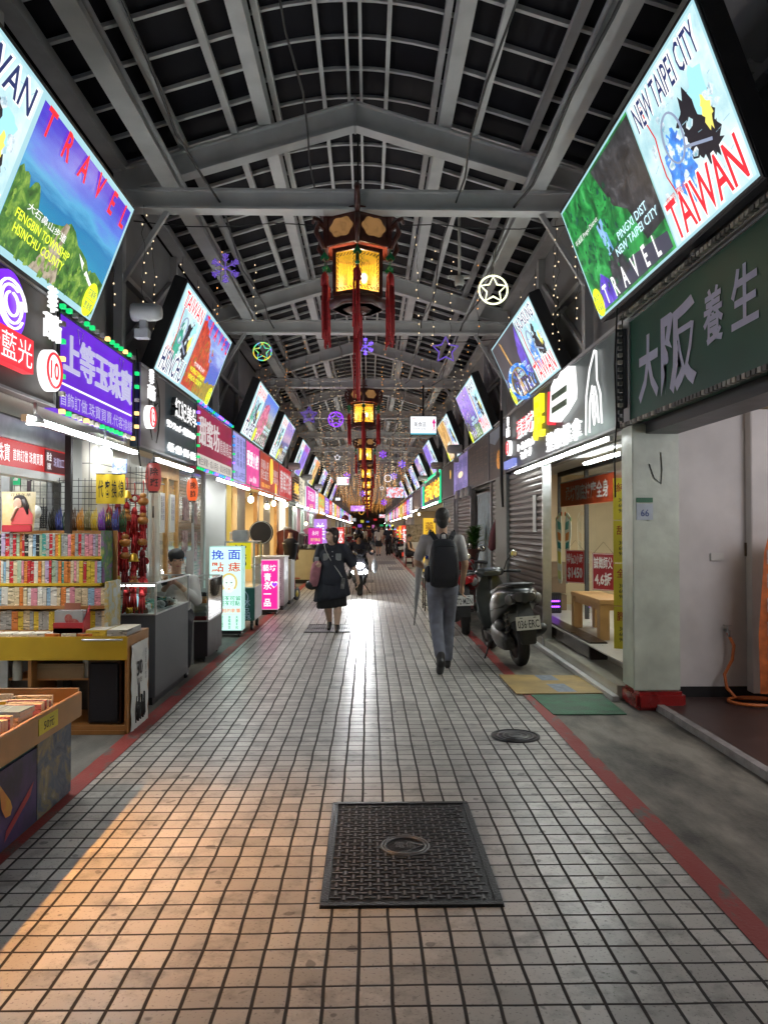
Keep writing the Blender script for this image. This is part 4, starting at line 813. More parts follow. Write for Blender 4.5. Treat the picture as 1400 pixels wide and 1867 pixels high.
for k in range(6):
    p, q = hexp(RT * .985, k), hexp(RT * .985, k + 1); P = lambda u, z, pp=p, qq=q: (pp[0] + (qq[0] - pp[0]) * u, pp[1] + (qq[1] - pp[1]) * u, z)
    n = Vector(((p[0] + q[0]) / 2, (p[1] + q[1]) / 2, 0)).normalized() * .006
    b = MB(); b.add([P(.04, .56), P(.96, .56), P(.96, .85), P(.04, .85)], [(0, 1, 2, 3)]); f = b.build('upper_panel', m_lacq, lan)
    b = MB(); pts = [(.5 + .36 * math.cos(a) * (1 + .06 * math.cos(6 * a)), .705 + .105 * math.sin(a) * (1 + .1 * math.cos(6 * a))) for a in [i * PI / 14 for i in range(28)]]
    b.add([Vector(P(u, z)) + n for u, z in pts], [tuple(range(28))]); b.build('painted_paper', m_lpaper, f)
    p, q = hexp(RB * .985, k), hexp(RB * .985, k + 1); P = lambda u, z, pp=p, qq=q: (pp[0] + (qq[0] - pp[0]) * u, pp[1] + (qq[1] - pp[1]) * u, z)
    b = MB(); b.add([P(.06, .045), P(.94, .045), P(.94, .475), P(.06, .475)], [(0, 1, 2, 3)]); f = b.build('glass_panel', m_lglass, lan)
    b = MB()
    for (z0, sg) in ((.05, 1), (.47, -1)):
        for i in range(6):
            u = .14 + i * .144
            b.tube([Vector(P(u + .05 * math.cos(a), z0 + sg * (.012 + .030 * abs(math.sin(a / 2))))) + n for a in [j * .8 for j in range(8)]], .0045, 4)
    for u0, sg in ((.08, 1), (.92, -1)):
        for i in range(9):
            z = .08 + i * .044; b.tube([Vector(P(u0 + sg * (.03 + .07 * abs(math.sin(a / 2))), z + .02 * math.cos(a))) + n for a in [j * .8 for j in range(8)]], .0045, 4)
    for i in range(7):   # twig painting
        u = .3 + .06 * i; b.tube([Vector(P(.5 + (u - .5) * .3, .1)) + n, Vector(P(u, .22 + .03 * (i % 3))) + n, Vector(P(u + .06 * (i - 3) / 3, .34)) + n], .002, 3)
    b.build('fretwork', m_lacq, f)
    p = hexp(RT, k); d = Vector((p[0], p[1], 0)).normalized()
    b = MB(); pts = [Vector((*p, .84)), Vector((*p, .92)) + d * .06, Vector((*p, 1.0)) + d * .12, Vector((*p, 1.03)) + d * .17, Vector((*p, .97)) + d * .2]
    b.tube(pts, [.03, .035, .03, .035, .015], 6); pts = [Vector((*p, .7)), Vector((*p, .76)) + d * .09, Vector((*p, .66)) + d * .11, Vector((*p, .58)) + d * .06, Vector((*p, .5)) + d * .02]
    b.tube(pts, [.02, .03, .03, .025, .02], 6); b.build('corner_bracket', m_lacq, lan)
    # tassel
    tp = Vector((*hexp(RT * 1.02, k), .42)); b = MB(); q = random.Random(k)
    b.lathe([(.012, -.17), (.032, -.20), (.042, -.24), (.042, -.32)], (tp.x, tp.y, tp.z), 8)
    for i in range(16):
        a = q.uniform(0, 6.28); r0 = q.uniform(.005, .038); e = q.uniform(-.78, -.92)
        b.tube([(tp.x + r0 * math.cos(a), tp.y + r0 * math.sin(a), tp.z - .22), (tp.x + r0 * 1.25 * math.cos(a), tp.y + r0 * 1.25 * math.sin(a), tp.z - .55), (tp.x + r0 * 1.35 * math.cos(a + .2), tp.y + r0 * 1.35 * math.sin(a + .2), tp.z + e)], .0085, 4)
    tas = b.build('tassel', m_tassel, lan)
    b = MB(); b.tube([(tp.x, tp.y, .56), (tp.x, tp.y, .42), (tp.x, tp.y, .25)], .004, 4)
    b.prism([(tp.x - .05, tp.z - .02), (tp.x, tp.z + .05), (tp.x + .05, tp.z - .02), (tp.x + .03, tp.z - .05), (tp.x, tp.z - .01), (tp.x - .03, tp.z - .05)], tp.y - .006, tp.y + .006)
    b.ell((tp.x, tp.y, tp.z - .13), (.03, .03, .022), 8, 6); b.build('jade_piece', m_jade, tas)
b = MB(); q = random.Random(9)
b.lathe([(.02, -.12), (.045, -.16), (.045, -.3)], n=8)
for i in range(18):
    a = q.uniform(0, 6.28); r0 = q.uniform(.004, .042)
    b.tube([(r0 * math.cos(a), r0 * math.sin(a), -.2), (r0 * 1.1 * math.cos(a), r0 * 1.1 * math.sin(a), -.6), (r0 * math.cos(a), r0 * math.sin(a), -1.02 - q.uniform(0, .1))], .009, 4)
b.build('tassel', m_tassel, lan)
MB().ell((.07, 0, .25), (.04, .04, .06)).build('bulb', e_bulb, lan)
MB().cyl((0, 0, 1.15), (0, 0, 2.03), .008, n=6).build('hanging_rod', m_wire, lan)
lamp('POINT', 'lantern_glow', (0, 0, .28), 75, (1, .84, .62), .12, lan)
TW = ['second', 'third', 'fourth', 'fifth', 'sixth', 'seventh', 'eighth', 'ninth', 'tenth']
for k in range(1, 10): dup(lan, (-.12, 8.42 + 10.2 * k, 4.06), label='dark wooden palace lantern with lit yellow glass and red tassels, %s of the row' % TW[k - 1])
# ---- fairy light strings
e_fairy = emi('warm fairy bulb', (1, .42, .10), 1.5); e_fairyc = emi('pale fairy bulb', (1, .75, .45), 1.5); e_fairyv = emi('violet fairy bulb', (.5, .25, 1), 5.0)
def fstring(seed, L, r=.0068, light=e_fairy):
    q = random.Random(seed); b = MB(); n = int(L / .1); pts = [(q.uniform(-.02, .02), q.uniform(-.02, .02), -L * i / n) for i in range(n + 1)]
    b.m(0).tube(pts, .0025, 3)
    for i in range(1, n + 1):
        if q.random() < .85: b.m(1).ell((pts[i][0] + q.uniform(-.03, .03), pts[i][1], pts[i][2]), (r, r, r * 1.4), 5, 4)
    return b.mesh('light_string', [m_wire, light])
FS = [fstring(i, .55 + .13 * i, light=(e_fairy, e_fairy, e_fairyc)[i % 3]) for i in range(6)]
FSF = [fstring(20 + i, .7 + .1 * i, .0135, (e_fairy, e_fairy, e_fairy, e_fairyc)[i % 4]) for i in range(4)]
fq = random.Random(3); nst = 0; rest = []
def lstring(x, y, z, me, lab='thin string of tiny warm lights hanging from the roof beams', g='light strings hanging from the roof'):
    o = bpy.data.objects.new('light_string', me); COL.objects.link(o); o.location = (x, y, z); o.rotation_euler = (0, 0, fq.uniform(0, 6)); tag(o, lab, 'light string', g)
for y in (7.2, 7.8, 8.5, 9.3, 10.2, 11.2): lstring(-2.35 + fq.uniform(-.1, .15), y, 4.85, FS[5]); lstring(2.05 + fq.uniform(-.1, .12), y + .2, 4.8, FS[5]); nst += 2
for x, y, z, k in ((.55, 8.6, 4.95, 5), (.75, 8.9, 4.9, 5), (1.0, 9.3, 4.9, 5), (-1.75, 9.0, 4.9, 3), (-1.4, 9.4, 4.9, 2), (1.35, 9.4, 4.9, 4)): lstring(x, y, z, FS[k]); nst += 1
y = 13.4
while y < 104:
    step = (1.5 if y < 70 else 2.2) if y > 30 else 1.25
    n = 8 if y < 24 else 10
    for i in range(n):
        x = CX - 2.1 + 4.2 * (i + fq.uniform(.1, .9)) / n
        if abs(x + .12) < .22: continue
        z = 4.9 - (.0 if y < 30 else fq.uniform(0, .5)); me = FS[fq.randrange(6)] if y < 30 else FSF[fq.randrange(4)]
        if nst < 295: lstring(x, y + fq.uniform(-.2, .2), z, me, 'thin string of tiny lights hanging from the arcade roof'); nst += 1
        else: rest.append((x, y + fq.uniform(-.2, .2), z - fq.uniform(0, .3), FSF[fq.randrange(4)]))
    y += step
b = MB()
for x, y, z, me in rest:
    base = len(b.v); b.v += [(v.co.x + x, v.co.y + y, v.co.z + z) for v in me.vertices]
    for p in me.polygons: b.f.append([i + base for i in p.vertices]); b.mi.append(p.material_index); b.sm.append(False)
tag(b.build('distant_fairy_lights', [m_wire, e_fairy]), 'haze of tiny warm lights hanging far down the arcade', 'fairy lights', kind='stuff')
for y in (8.3, 13.4, 18.4, 23.5): 
    b = MB(); b.tube([(CX - 2.4 + 4.8 * i / 16, y, 4.88 - .06 * math.sin(PI * ((i * 3) % 16) / 16)) for i in range(17)], .006, 4); tag(b.build('hanging_wire', m_wire), 'black wire slung across the arcade under the tie beam, %s' % {8.3: 'behind the first truss', 13.4: 'behind the second truss', 18.4: 'behind the third truss', 23.5: 'behind the fourth truss'}[y], 'wire')
# ---- neon decorations
m_cord = m_wire
def starpts(r, r2=.42, n=5, rot=90): return [((r if i % 2 == 0 else r * r2) * math.cos(R(rot + 36 * i)), (r if i % 2 == 0 else r * r2) * math.sin(R(rot + 36 * i))) for i in range(10)]
def deco(kind, px, py, Y, r, m, label, cat='neon decoration', up=None):
    x = (px - 672) * Y / 1400; z = 1.55 + (963 - py) * Y / 1400
    t = thing('neon_ornament', label, cat, (x, Y, z)); b = MB(); w = r * .065
    if kind in ('ringstar', 'ring'):
        b.tube([(r * math.cos(a * PI / 16), 0, r * math.sin(a * PI / 16)) for a in range(32)], w, 6, True); b.build('ring', m, t); b = MB()
    if kind in ('ringstar', 'star', 'starout'):
        p = starpts(r * (.93 if kind == 'ringstar' else 1), .5); b.tube([(u, 0, v) for u, v in p], w, 6, True)
        if kind == 'starout': b.tube([(u * .6, 0, v * .6) for u, v in p], w * .6, 5, True)
        b.build('star', m, t)
    if kind == 'flake':
        for k in range(6):
            a = R(60 * k + 30); c, s = math.cos(a), math.sin(a); b.tube([(0, 0, 0), (r * c, 0, r * s)], w * .5, 5)
            for f in (.45, .75):
                for da in (.9, -.9): b.tube([(r * f * c, 0, r * f * s), (r * f * c + r * .28 * math.cos(a + da), 0, r * f * s + r * .28 * math.sin(a + da))], w * .5, 4)
            b.tube([(r * (.8 * c + .15 * math.cos(q * .7)), 0, r * (.8 * s + .15 * math.sin(q * .7))) for q in range(9)], w * .4, 4, True)
        b.build('snowflake', m, t)
    MB().cyl((0, 0, r), (0, 0, max(r + .1, 5.1 - z)), .004, n=4).build('cord', m_cord, t)
n_vio = emi('violet neon', (.22, .10, 1), 1.6); n_pur = emi('purple neon', (.28, .03, 1), 1.5); n_wy = emi('white yellow neon', (.95, 1, .62), 1.6); n_whi = emi('white neon', (.9, .9, 1), 1.5)
n_dim = emi('dim violet neon', (.13, .07, .45), .9); n_multi = picture('rainbow neon', [(.3, (1, .05, .05)), (.42, (1, .7, .05)), (.5, (.05, .9, .2)), (.58, (.1, .4, 1)), (.7, (1, .2, .8))], .9, 11)
deco('flake', 410, 487, 9.6, .19, n_dim, 'violet snowflake of wire lights hanging by the left roof beam')
deco('ringstar', 901, 524, 9.6, .18, n_wy, 'bright pale yellow neon ring holding a star at upper right')
deco('ringstar', 478, 640, 13.6, .16, n_multi, 'small multicoloured star in a thin ring beside the left tie beam')
deco('flake', 666, 630, 14.0, .16, n_vio, 'blue violet snowflake light just behind the first lantern tassels')
deco('star', 813, 636, 13.8, .24, n_dim, 'faint violet star outline hanging right of the tassels')
deco('starout', 563, 757, 17.5, .2, n_dim, 'spiky violet star light left of the purple ring')
deco('ringstar', 612, 764, 20, .19, n_pur, 'glowing purple ring with a star beside the second lantern')
deco('star', 615, 834, 30, .13, n_whi, 'small white star light above the restroom sign')
deco('flake', 698, 828, 30, .15, n_pur, 'purple flake light right of the third lantern')
deco('ring', 707, 872, 36, .16, n_whi, 'plain white ring light right of the fourth lantern')
deco('star', 696, 890, 40, .12, n_whi, 'small white star beside the hanging television')
deco('flake', 733, 846, 34, .17, n_vio, 'blue violet flake beside the right hand screens')
deco('flake', 700, 916, 50, .2, n_pur, 'far purple flake below the white star'); deco('flake', 661, 900, 52, .2, n_vio, 'far violet flake left of the lantern row'); deco('flake', 632, 868, 42, .2, n_pur, 'purple flake just above the restroom sign')
deco('flake', 718, 868, 44, .2, n_vio, 'violet flake to the right of the white ring'); deco('ring', 659, 934, 70, .2, emi('amber neon', (1, .5, .05), 1.4), 'tiny amber ring light far down the arcade')
# ---- hanging signs
def hsign(px, py, Y, wpx, hpx, label, m, name='hanging_sign', cat='hanging sign', rod=True, texts=(), frame=True):
    x = (px - 672) * Y / 1400; z = 1.55 + (963 - py) * Y / 1400; w = wpx * Y / 1400; h = hpx * Y / 1400
    t = thing(name, label, cat, (x, Y, z)); MB().box(-w / 2, w / 2, 0, .09, -h / 2, h / 2).build('case', m_house, t, .006)
    MB().box(-w / 2 + .02, w / 2 - .02, -.008, -.001, -h / 2 + .02, h / 2 - .02).build('face', m, t)
    if rod: MB().box(-.02, .02, .03, .06, h / 2, 4.95 - z).build('pole', m_house, t)
    for s_, mt, u, v, tw, th in texts: txt(s_, mt, t, u * w, v * h, tw * w, th * h, -.01, .003)
    return t, w, h
m_signw = emi('white sign face', (.95, .97, 1), 1.0, sample=True); p_mag = emi('magenta print', (.65, .01, .22), 1.0); p_aqua = emi('aqua print', (.02, .35, .45), 1.0)
t, w, h = hsign(772, 775, 18.1, 50, 36, 'white hanging sign reading Food area with a magenta arrow', m_signw, texts=[('美食區', p_ink, -.12, .06, .46, .26), ('Food area', p_ink, -.12, -.16, .44, .11), ('華西街', p_route, -.34, .34, .16, .1)])
b = MB(); b.prism([(.36 * w, -.02), (.36 * w, .05), (.31 * w, .05), (.385 * w, .17), (.46 * w, .05), (.41 * w, .05), (.41 * w, -.06), (.385 * w, -.03), (.36 * w, -.06)], -.013, -.009); b.prism([(.33 * w, -.15), (.385 * w, -.07), (.44 * w, -.15), (.44 * w, -.12), (.385 * w, -.04), (.33 * w, -.12)], -.0135, -.0095); b.build('arrow', p_mag, t)
MB().box(-w / 2 + .02, w / 2 - .02, -.011, -.009, -h / 2 + .02, -h / 2 + .05).build('aqua_band', p_aqua, t)
t, w, h = hsign(625, 877, 40, 23, 16, 'small white hanging sign with little figures and a magenta arrow', m_signw, texts=[('▮▮ ─ ─', p_ink, -.15, .0, .5, .2)])
b = MB(); b.prism([(.34 * w, -.13), (.34 * w, .06), (.3 * w, .06), (.385 * w, .15), (.46 * w, .06), (.43 * w, .06), (.43 * w, -.13)], -.013, -.009); b.build('arrow', p_mag, t)
t, w, h = hsign(720, 898, 45, 32, 20, 'hanging television showing a red and blue picture', picture('tv picture', [(.3, (.05, .2, .5)), (.45, (.6, .75, .9)), (.55, (.7, .08, .05)), (.7, (.02, .3, .5))], 1.1, 5), 'hanging_television', 'television')
hsign(748, 896, 47, 14, 11, 'green and white exit sign hanging right of the television', m_signw, texts=[('出口→', e_grn, 0, 0, .8, .4)])
hsign(652, 927, 60, 26, 11, 'far hanging screen of blue and pink pictures', picture('tv picture two', [(.3, (.05, .1, .5)), (.5, (.6, .2, .7)), (.7, (.7, .9, .8))], 1.1, 4), 'hanging_television', 'television')
hsign(697, 941, 66, 12, 7, 'far small hanging screen right of the lantern row', picture('tv picture', [(.3, (.05, .2, .5))], 1), 'hanging_television', 'television')
hsign(616, 910, 52, 10, 6, 'tiny green exit sign far along on the left', m_signw, texts=[('出口', e_grn, 0, 0, .7, .4)])
# ---- speaker cans, camera, cables by the screens
m_can = mat('off white can', (.52, .52, .51), .4, var=.08)
def can(x, y, z, label, m=m_can, s=1):
    t = thing('speaker_can', label, 'speaker', (x, y, z), 90 if x < 0 else -90); b = MB(); b.lathe([(.02, -.17 * s), (.075 * s, -.16 * s), (.10 * s, -.1 * s), (.105 * s, .15 * s), (.09 * s, .17 * s), (.02, .16 * s)], n=20, ax='y'); b.build('housing', m, t)
    b = MB(); b.box(-.03, .03, .0, .06, -.2 * s, -.09 * s); b.box(-.05, .05, -.02, .1, -.3 * s, -.2 * s); b.build('bracket', m_paint2, t); return t
can(-2.02, 7.0, 3.52, 'white cylindrical speaker can hung below the first left billboard', s=.8)
for i, (x, y) in enumerate(((-2.1, 21.7), (-2.1, 26.4), (-2.1, 32.2))): can(x, y, 3.3, 'dark cylindrical speaker can between left billboards, %s from the front' % ('second', 'third', 'fourth')[i], m_paint2)
for i, (x, y) in enumerate(((1.95, 17.4), (1.95, 22.0), (1.95, 27.6))): can(x, y, 3.35, 'dark cylindrical speaker can between right billboards, %s from the front' % ('first', 'second', 'third')[i], m_paint2)
t = thing('ceiling_camera', 'white security camera on a long rod under the right roof beam', 'camera', (1.13, 9.5, 4.6))
MB().cyl((0, 0, .05), (0, 0, 1.05), .018, n=8).build('rod', m_can, t); b = MB(); b.lathe([(.02, .10), (.06, .08), (.06, .0), (.05, -.03)], n=16); b.box(-.14, .14, -.03, .03, .07, .1); b.build('housing', m_can, t); MB().ell((0, -.0, -.03), (.045, .045, .045)).build('lens', m_black, t)
def cable(pts, label, r=.008, m=m_wire): b = MB(); b.tube(pts, r, 5); return tag(b.build('cable', m), label, 'cable')
cable([(2.2, 6.72, 3.5), (2.18, 6.74, 3.0), (2.19, 6.72, 2.5), (2.16, 6.7, 2.2), (2.17, 6.71, 1.82)], 'black cable hanging beside the white column to the pole')
cable([(2.2, 12.65, 3.5), (2.19, 12.62, 2.9), (2.2, 12.66, 2.3), (2.22, 12.6, 1.9)], 'thick black cable between the massage sign and the brown tea sign', .03)
cable([(-2.26, 7.5, 3.3), (-2.24, 7.53, 2.9), (-2.25, 7.5, 2.4), (-2.2, 7.45, 2.15)], 'loose cable beside the purple jewellery sign')
# rope lights and light chains on signs
def rope(side, y0, y1, z0, z1, n, mats, label, x, seg):
    t = thing('light_chain', label, 'light chain', (side * x, (y0 + y1) / 2, z0)); q = random.Random(n); P = []
    L = y1 - y0; H = z1 - z0; ms = [MB().box(0, -side * .035, -.02, .02, -.016, .016).mesh('led_block', k) for k in mats]
    nx = int(L / seg); nz = max(1, int(H / seg))
    for i in range(nx): P += [(L * i / nx, 0), (L * i / nx, H)]
    for i in range(1, nz): P += [(0, H * i / nz), (L, H * i / nz)]
    for y, z in P:
        o = bpy.data.objects.new('led_block', q.choice(ms)); COL.objects.link(o); o.parent = t; o.location = (0, y - L / 2, z)
    b = MB(); b.tube([(side * .004, -L / 2, 0), (side * .004, L / 2, 0), (side * .004, L / 2, H), (side * .004, -L / 2, H)], .006, 4, True); b.build('cord', m_wire, t); return t
e_gb = emi('green led', (.005, .5, .13), 1.3); e_yb = emi('yellow led', (1, .62, .2), 1.5); e_vb = emi('violet led', (.25, .1, 1), 2.2); e_bb = emi('cyan led', (.03, .25, .9), 1.2); m_off = mat('unlit led block', (.35, .33, .28), .4)
rope(-1, 5.62, 7.42, 2.40, 3.17, 1, [e_gb, e_yb, e_gb, m_off], 'green and yellow light chain around the purple jewellery sign', 2.25, .115)
rope(-1, 10.1, 12.76, 2.34, 3.22, 2, [e_gb, e_vb, e_bb], 'green and violet light chain around the maroon sign', 2.25, .14)
rope(1, 4.0, 6.66, 2.44, 3.38, 3, [m_off, mat('dark clip', (.1, .1, .09), .5)], 'unlit chain of small blocks around the green shop sign', 2.22, .06)
# ================================================================ left pavement: stalls and goods
m_pine = mat('orange pine', (.36, .165, .05), .45, var=.25, vs=5); m_yelp = mat('yellow panel', (.55, .36, .02), .35, var=.08); m_greenp = mat('dark green panel', (.012, .075, .062), .4, var=.2)
m_book = {}
BC = [('pink', (.62, .25, .32)), ('white', (.62, .6, .55)), ('grey', (.33, .34, .34)), ('black', (.03, .03, .03)), ('yellow', (.6, .45, .05)), ('sky blue', (.25, .4, .55)), ('pale green', (.36, .45, .33)), ('red', (.45, .03, .04)), ('teal', (.06, .26, .24)), ('lilac', (.42, .33, .5)), ('cream', (.6, .5, .33)), ('orange', (.6, .2, .05))]
def spine_mat(nm, c):
    m, nt, p = _pn('book ' + nm); N = nt.nodes; L = nt.links
    tc = N.new('ShaderNodeTexCoord'); mp = N.new('ShaderNodeMapping'); mp.inputs['Scale'].default_value = (8, 1, 38); L.new(tc.outputs['Object'], mp.inputs[0])
    oi = N.new('ShaderNodeObjectInfo'); ad = N.new('ShaderNodeVectorMath'); ad.operation = 'ADD'; L.new(mp.outputs[0], ad.inputs[0]); sc = N.new('ShaderNodeMath'); sc.operation = 'MULTIPLY'; sc.inputs[1].default_value = 100; L.new(oi.outputs['Random'], sc.inputs[0]); L.new(sc.outputs[0], ad.inputs[1])
    n = N.new('ShaderNodeTexNoise'); n.inputs['Scale'].default_value = 1.6; n.inputs['Detail'].default_value = 3; L.new(ad.outputs[0], n.inputs['Vector'])
    r = N.new('ShaderNodeValToRGB'); L.new(n.outputs[0], r.inputs[0]); r.color_ramp.interpolation = 'CONSTANT'; e = r.color_ramp.elements
    inv = [q * .45 for q in c] if sum(c) > .6 else (.45, .43, .38)
    e[0].position = 0; e[0].color = (*inv, 1); e[1].position = .40; e[1].color = (*c, 1); x = e.new(.60); x.color = (*[min(1, q * 1.5 + .05) for q in c], 1); x = e.new(.66); x.color = (*inv, 1)
    L.new(r.outputs[0], p.inputs['Base Color']); p.inputs['Roughness'].default_value = .25; return m
for nm, c in BC: m_book[nm] = spine_mat(nm, c)
ORD = 'first second third fourth fifth sixth seventh eighth ninth tenth eleventh twelfth thirteenth fourteenth fifteenth sixteenth seventeenth eighteenth nineteenth twentieth'.split()
ORD += ['twenty ' + o for o in ORD[:9]] + ['thirtieth'] + ['thirty ' + o for o in ORD[:9]] + ['fortieth'] + ['forty ' + o for o in ORD[:9]]
m_page = mat('page edges', (.6, .55, .45), .8, var=.1, vs=40)
bq = random.Random(21)
BM = {}
def book(x, y, z, w, d, h, nm, label, grp, rz=0, ry=0, name='book'):
    key = (round(w, 3), round(d, 2), round(h, 2), nm)
    if key not in BM:
        b = MB(); b.m(0).box(-w / 2, w / 2, 0, d, 0, h); b.m(1).box(-w / 2 + .003, w / 2 - .003, .004, d + .0015, .003, h + .0015); BM[key] = b.mesh(name, [m_book[nm], m_page])
    o = bpy.data.objects.new(name, BM[key]); COL.objects.link(o); place(o, (x, y, z), rz, 0, ry); return tag(o, label, 'book', grp)
# ---- yellow book counter and rack (faces the viewer)
t = thing('book_counter', 'yellow fronted wooden counter carrying the book rack, with open shelf below', 'counter', (-2.62, 5.83, 0))
MB().box(-.9, .81, .0, .55, .70, .73).build('top', m_pine, t); MB().box(-.9, .81, -.02, .0, .56, .735).build('yellow_apron', m_yelp, t, .003)
MB().box(-.9, .80, .01, .55, .03, .065).build('bottom_board', m_pine, t); MB().box(.79, .81, .0, .55, .0, .70).build('end_panel', m_pine, t); MB().box(.06, .085, .02, .5, .065, .70).build('divider', m_pine, t); MB().box(-.9, .79, .53, .55, .065, .70).build('back_panel', m_wood_dark, t)
MB().box(-.9, .80, .0, .02, .0, .03).build('plinth', m_pine, t)
b = MB(); b.tube([(.48, -.03, .715), (.50, -.045, .715), (.76, -.045, .715), (.78, -.03, .715)], .008, 6); b.build('rail', m_alu, t)
t = thing('wall_poster', 'crumpled white poster of black brush writing on the counter end', 'poster', (-1.806, 6.1, .33), 90)
b = MB(); W_, H_ = .44, .66; nx, nz = 10, 12
pts = [[(-W_ / 2 + W_ * i / nx, -.004 - .010 * abs(math.sin(i * 1.7 + j)), -.33 + H_ * j / nz) for i in range(nx + 1)] for j in range(nz + 1)]
b.add([p for r_ in pts for p in r_], [(j * 11 + i, j * 11 + i + 1, (j + 1) * 11 + i + 1, (j + 1) * 11 + i) for j in range(nz) for i in range(nx)], True); b.build('sheet', mat('off white paper', (.58, .58, .56), .7, var=.05), t)
m_ink = mat('black ink', (.012, .012, .012), .5)
txt('30', m_ink, t, -.03, .13, .15, .12, -.016, .002, .02); txt('周年', m_ink, t, -.03, .03, .14, .05, -.016, .002); txt(vert('感恩有您'), m_ink, t, .13, .14, .04, .24, -.016, .002)
b = MB()
for i in range(12): b.tube([(-.12 + .02 * i + .03 * math.sin(i * 2.1), -.017, -.28 + .01 * (i % 3)), (-.13 + .022 * i, -.017, -.2 + .05 * math.sin(i)), (-.1 + .018 * i, -.017, -.12 + .04 * math.cos(i * 1.7))], .004 + .003 * (i % 2), 4)
b.ell((-.03, -.016, -.08), (.02, .003, .1), 8, 6); b.build('brush_drawing', m_ink, t)
t = thing('book_rack', 'stepped yellow edged book rack on the counter with four shelves', 'book rack', (-2.62, 6.06, .73))
for k, (z, d0) in enumerate(((.0, 0), (.19, 0), (.365, .04), (.575, .08), (.775, .11))):
    if k == 4: continue
    MB().box(-.9, .56 - (.05 if k > 1 else 0), d0 - .015, .30, z, z + .022).build('shelf', m_pine if k < 2 else m_yelp, t)
MB().box(.50, .525, .07, .30, .387, .80).build('end_panel', picture('rack side print', [(.35, (.05, .05, .05)), (.45, (.25, .12, .3)), (.52, (.05, .2, .08)), (.62, (.3, .32, .1))], 0, 6), t); MB().box(.56, .585, -.01, .30, .0, .40).build('end_panel', picture('rack side print two', [(.4, (.45, .5, .5)), (.52, (.5, .35, .05)), (.6, (.4, .45, .42))], 0, 8), t)
MB().box(-.9, .56, .28, .30, .0, .80).build('back_board', m_pine, t)
for ri, (z, d0, h, nm_) in enumerate(((.597, .09, .182, 'top'), (.387, .05, .178, 'second'), (.213, .01, .145, 'third'), (.023, .01, .155, 'lowest'))):
    x = -3.22; i = 0
    while x < (-2.13 if ri < 2 else -2.08):
        w = bq.choice((.02, .026, .032)) if ri < 2 else bq.choice((.03, .04, .05)); c = bq.choice(BC)[0] if ri < 2 else bq.choice(('orange', 'sky blue', 'cream', 'pink', 'white') if ri == 2 else ('yellow', 'orange', 'cream', 'grey'))
        hh = h * bq.uniform(.93, 1.0); i += 1
        book(x + w / 2, 6.06 + d0 + bq.uniform(0, .008), .73 + z, w - .002, .12, hh, c, '%s spined book, %s from the left on the rack\'s %s shelf' % (c, ORD[i - 1], nm_), 'books on the %s shelf of the rack' % nm_); x += w
for i in range(9): book(-3.1 + .12 * i, 5.85, .732, .11, .13, .022, bq.choice(('cream', 'orange', 'pink', 'white')), 'flat book lying along the counter edge, %s from the left' % ORD[i], 'books lying on the yellow counter')
for i in range(2): book(-2.06 + .16 * i, 5.86, .733, .15, .36, .045, ('yellow', 'grey')[i], ('yellow' if i == 0 else 'grey') + ' slab of books at the counter\'s right end', 'books lying on the yellow counter')
t = thing('disc_display', 'red cardboard disc box with a woman on the discs, standing on the yellow counter', 'display box', (-2.27, 5.86, .735))
m_redc = mat('red cardboard', (.50, .035, .05), .45, var=.1)
b = MB(); b.box(-.11, .11, 0, .012, 0, .10); b.box(-.11, .11, .13, .142, 0, .15); 
b.box(-.11, .11, 0, .14, 0, .06); b.add([(.11, 0, 0), (.11, .14, 0), (.11, .14, .22), (.11, 0, .10), (.118, 0, 0), (.118, .14, 0), (.118, .14, .22), (.118, 0, .10)], [(0, 1, 2, 3), (7, 6, 5, 4), (3, 2, 6, 7), (0, 3, 7, 4)]); b.build('box', m_redc, t)
MB().box(-.105, .105, .015, .1, .06, .19).build('discs', mat('disc case', (.4, .42, .44), .2), t)
b = MB(); b.ell((-.0, .012, .13), (.03, .004, .035)); b.ell((.03, .012, .10), (.05, .004, .03)); b.build('portrait', picture('portrait print', [(.4, (.4, .05, .06)), (.6, (.5, .3, .22))], 0, 14), t)
MB().box(-.06, .06, .09, .1, .19, .24).build('back_card', mat('brown card', (.35, .12, .07), .6), t)
t = thing('portrait_card', 'large cream card of a woman in coral, standing on the book rack', 'display card', (-2.78, 6.15, 1.53))
b = MB(); b.add([(-.125, 0, .0), (.125, 0, .0), (.13, .02, .31), (-.14, .02, .31)], [(0, 1, 2, 3)]); b.build('card', picture('cream card', [(.35, (.55, .38, .1)), (.6, (.66, .57, .42))], 0, 2), t)
MB().box(-.115, .115, -.03, -.005, -.01, .045).build('red_tray', m_redc, t, .004)
b = MB(); flat(b, [(-.06, .05), (.115, .05), (.115, .13), (.07, .19), (.01, .18), (-.03, .12)], -.003); b.build('coral_dress', mat('coral print', (.60, .10, .10), .5), t)
b = MB(); b.ell((-.005, -.001, .215), (.035, .004, .045)); b.tube([(-.05, -.002, .08), (-.02, -.003, .17), (.0, -.003, .185)], .012, 6); b.build('face_print', mat('skin print', (.62, .38, .28), .5), t)
b = MB(); b.ell((.01, .002, .25), (.05, .004, .035)); b.tube([(.04, .0, .25), (.06, .0, .2), (.075, .0, .13)], [.02, .022, .008], 6); b.build('hair_print', mat('hair print', (.03, .02, .02), .5), t)
txt('花樣年華', m_ink, t, .02, .285, .16, .025, .0, .004)
def floor_speaker(x, y, z, label):
    t = thing('loudspeaker', label, 'speaker', (x, y, z)); MB().box(-.125, .125, 0, .24, 0, .49).build('cabinet', mat('brown veneer', (.09, .04, .02), .4, var=.3), t, .01); MB().box(-.11, .115, -.018, -.001, .015, .465).build('grille', mat('black grille cloth', (.014, .013, .02), .9, bump=.5, bs=300), t, .012)
floor_speaker(-2.0, 5.88, .067, 'dark brown loudspeaker on the lower shelf of the yellow counter')
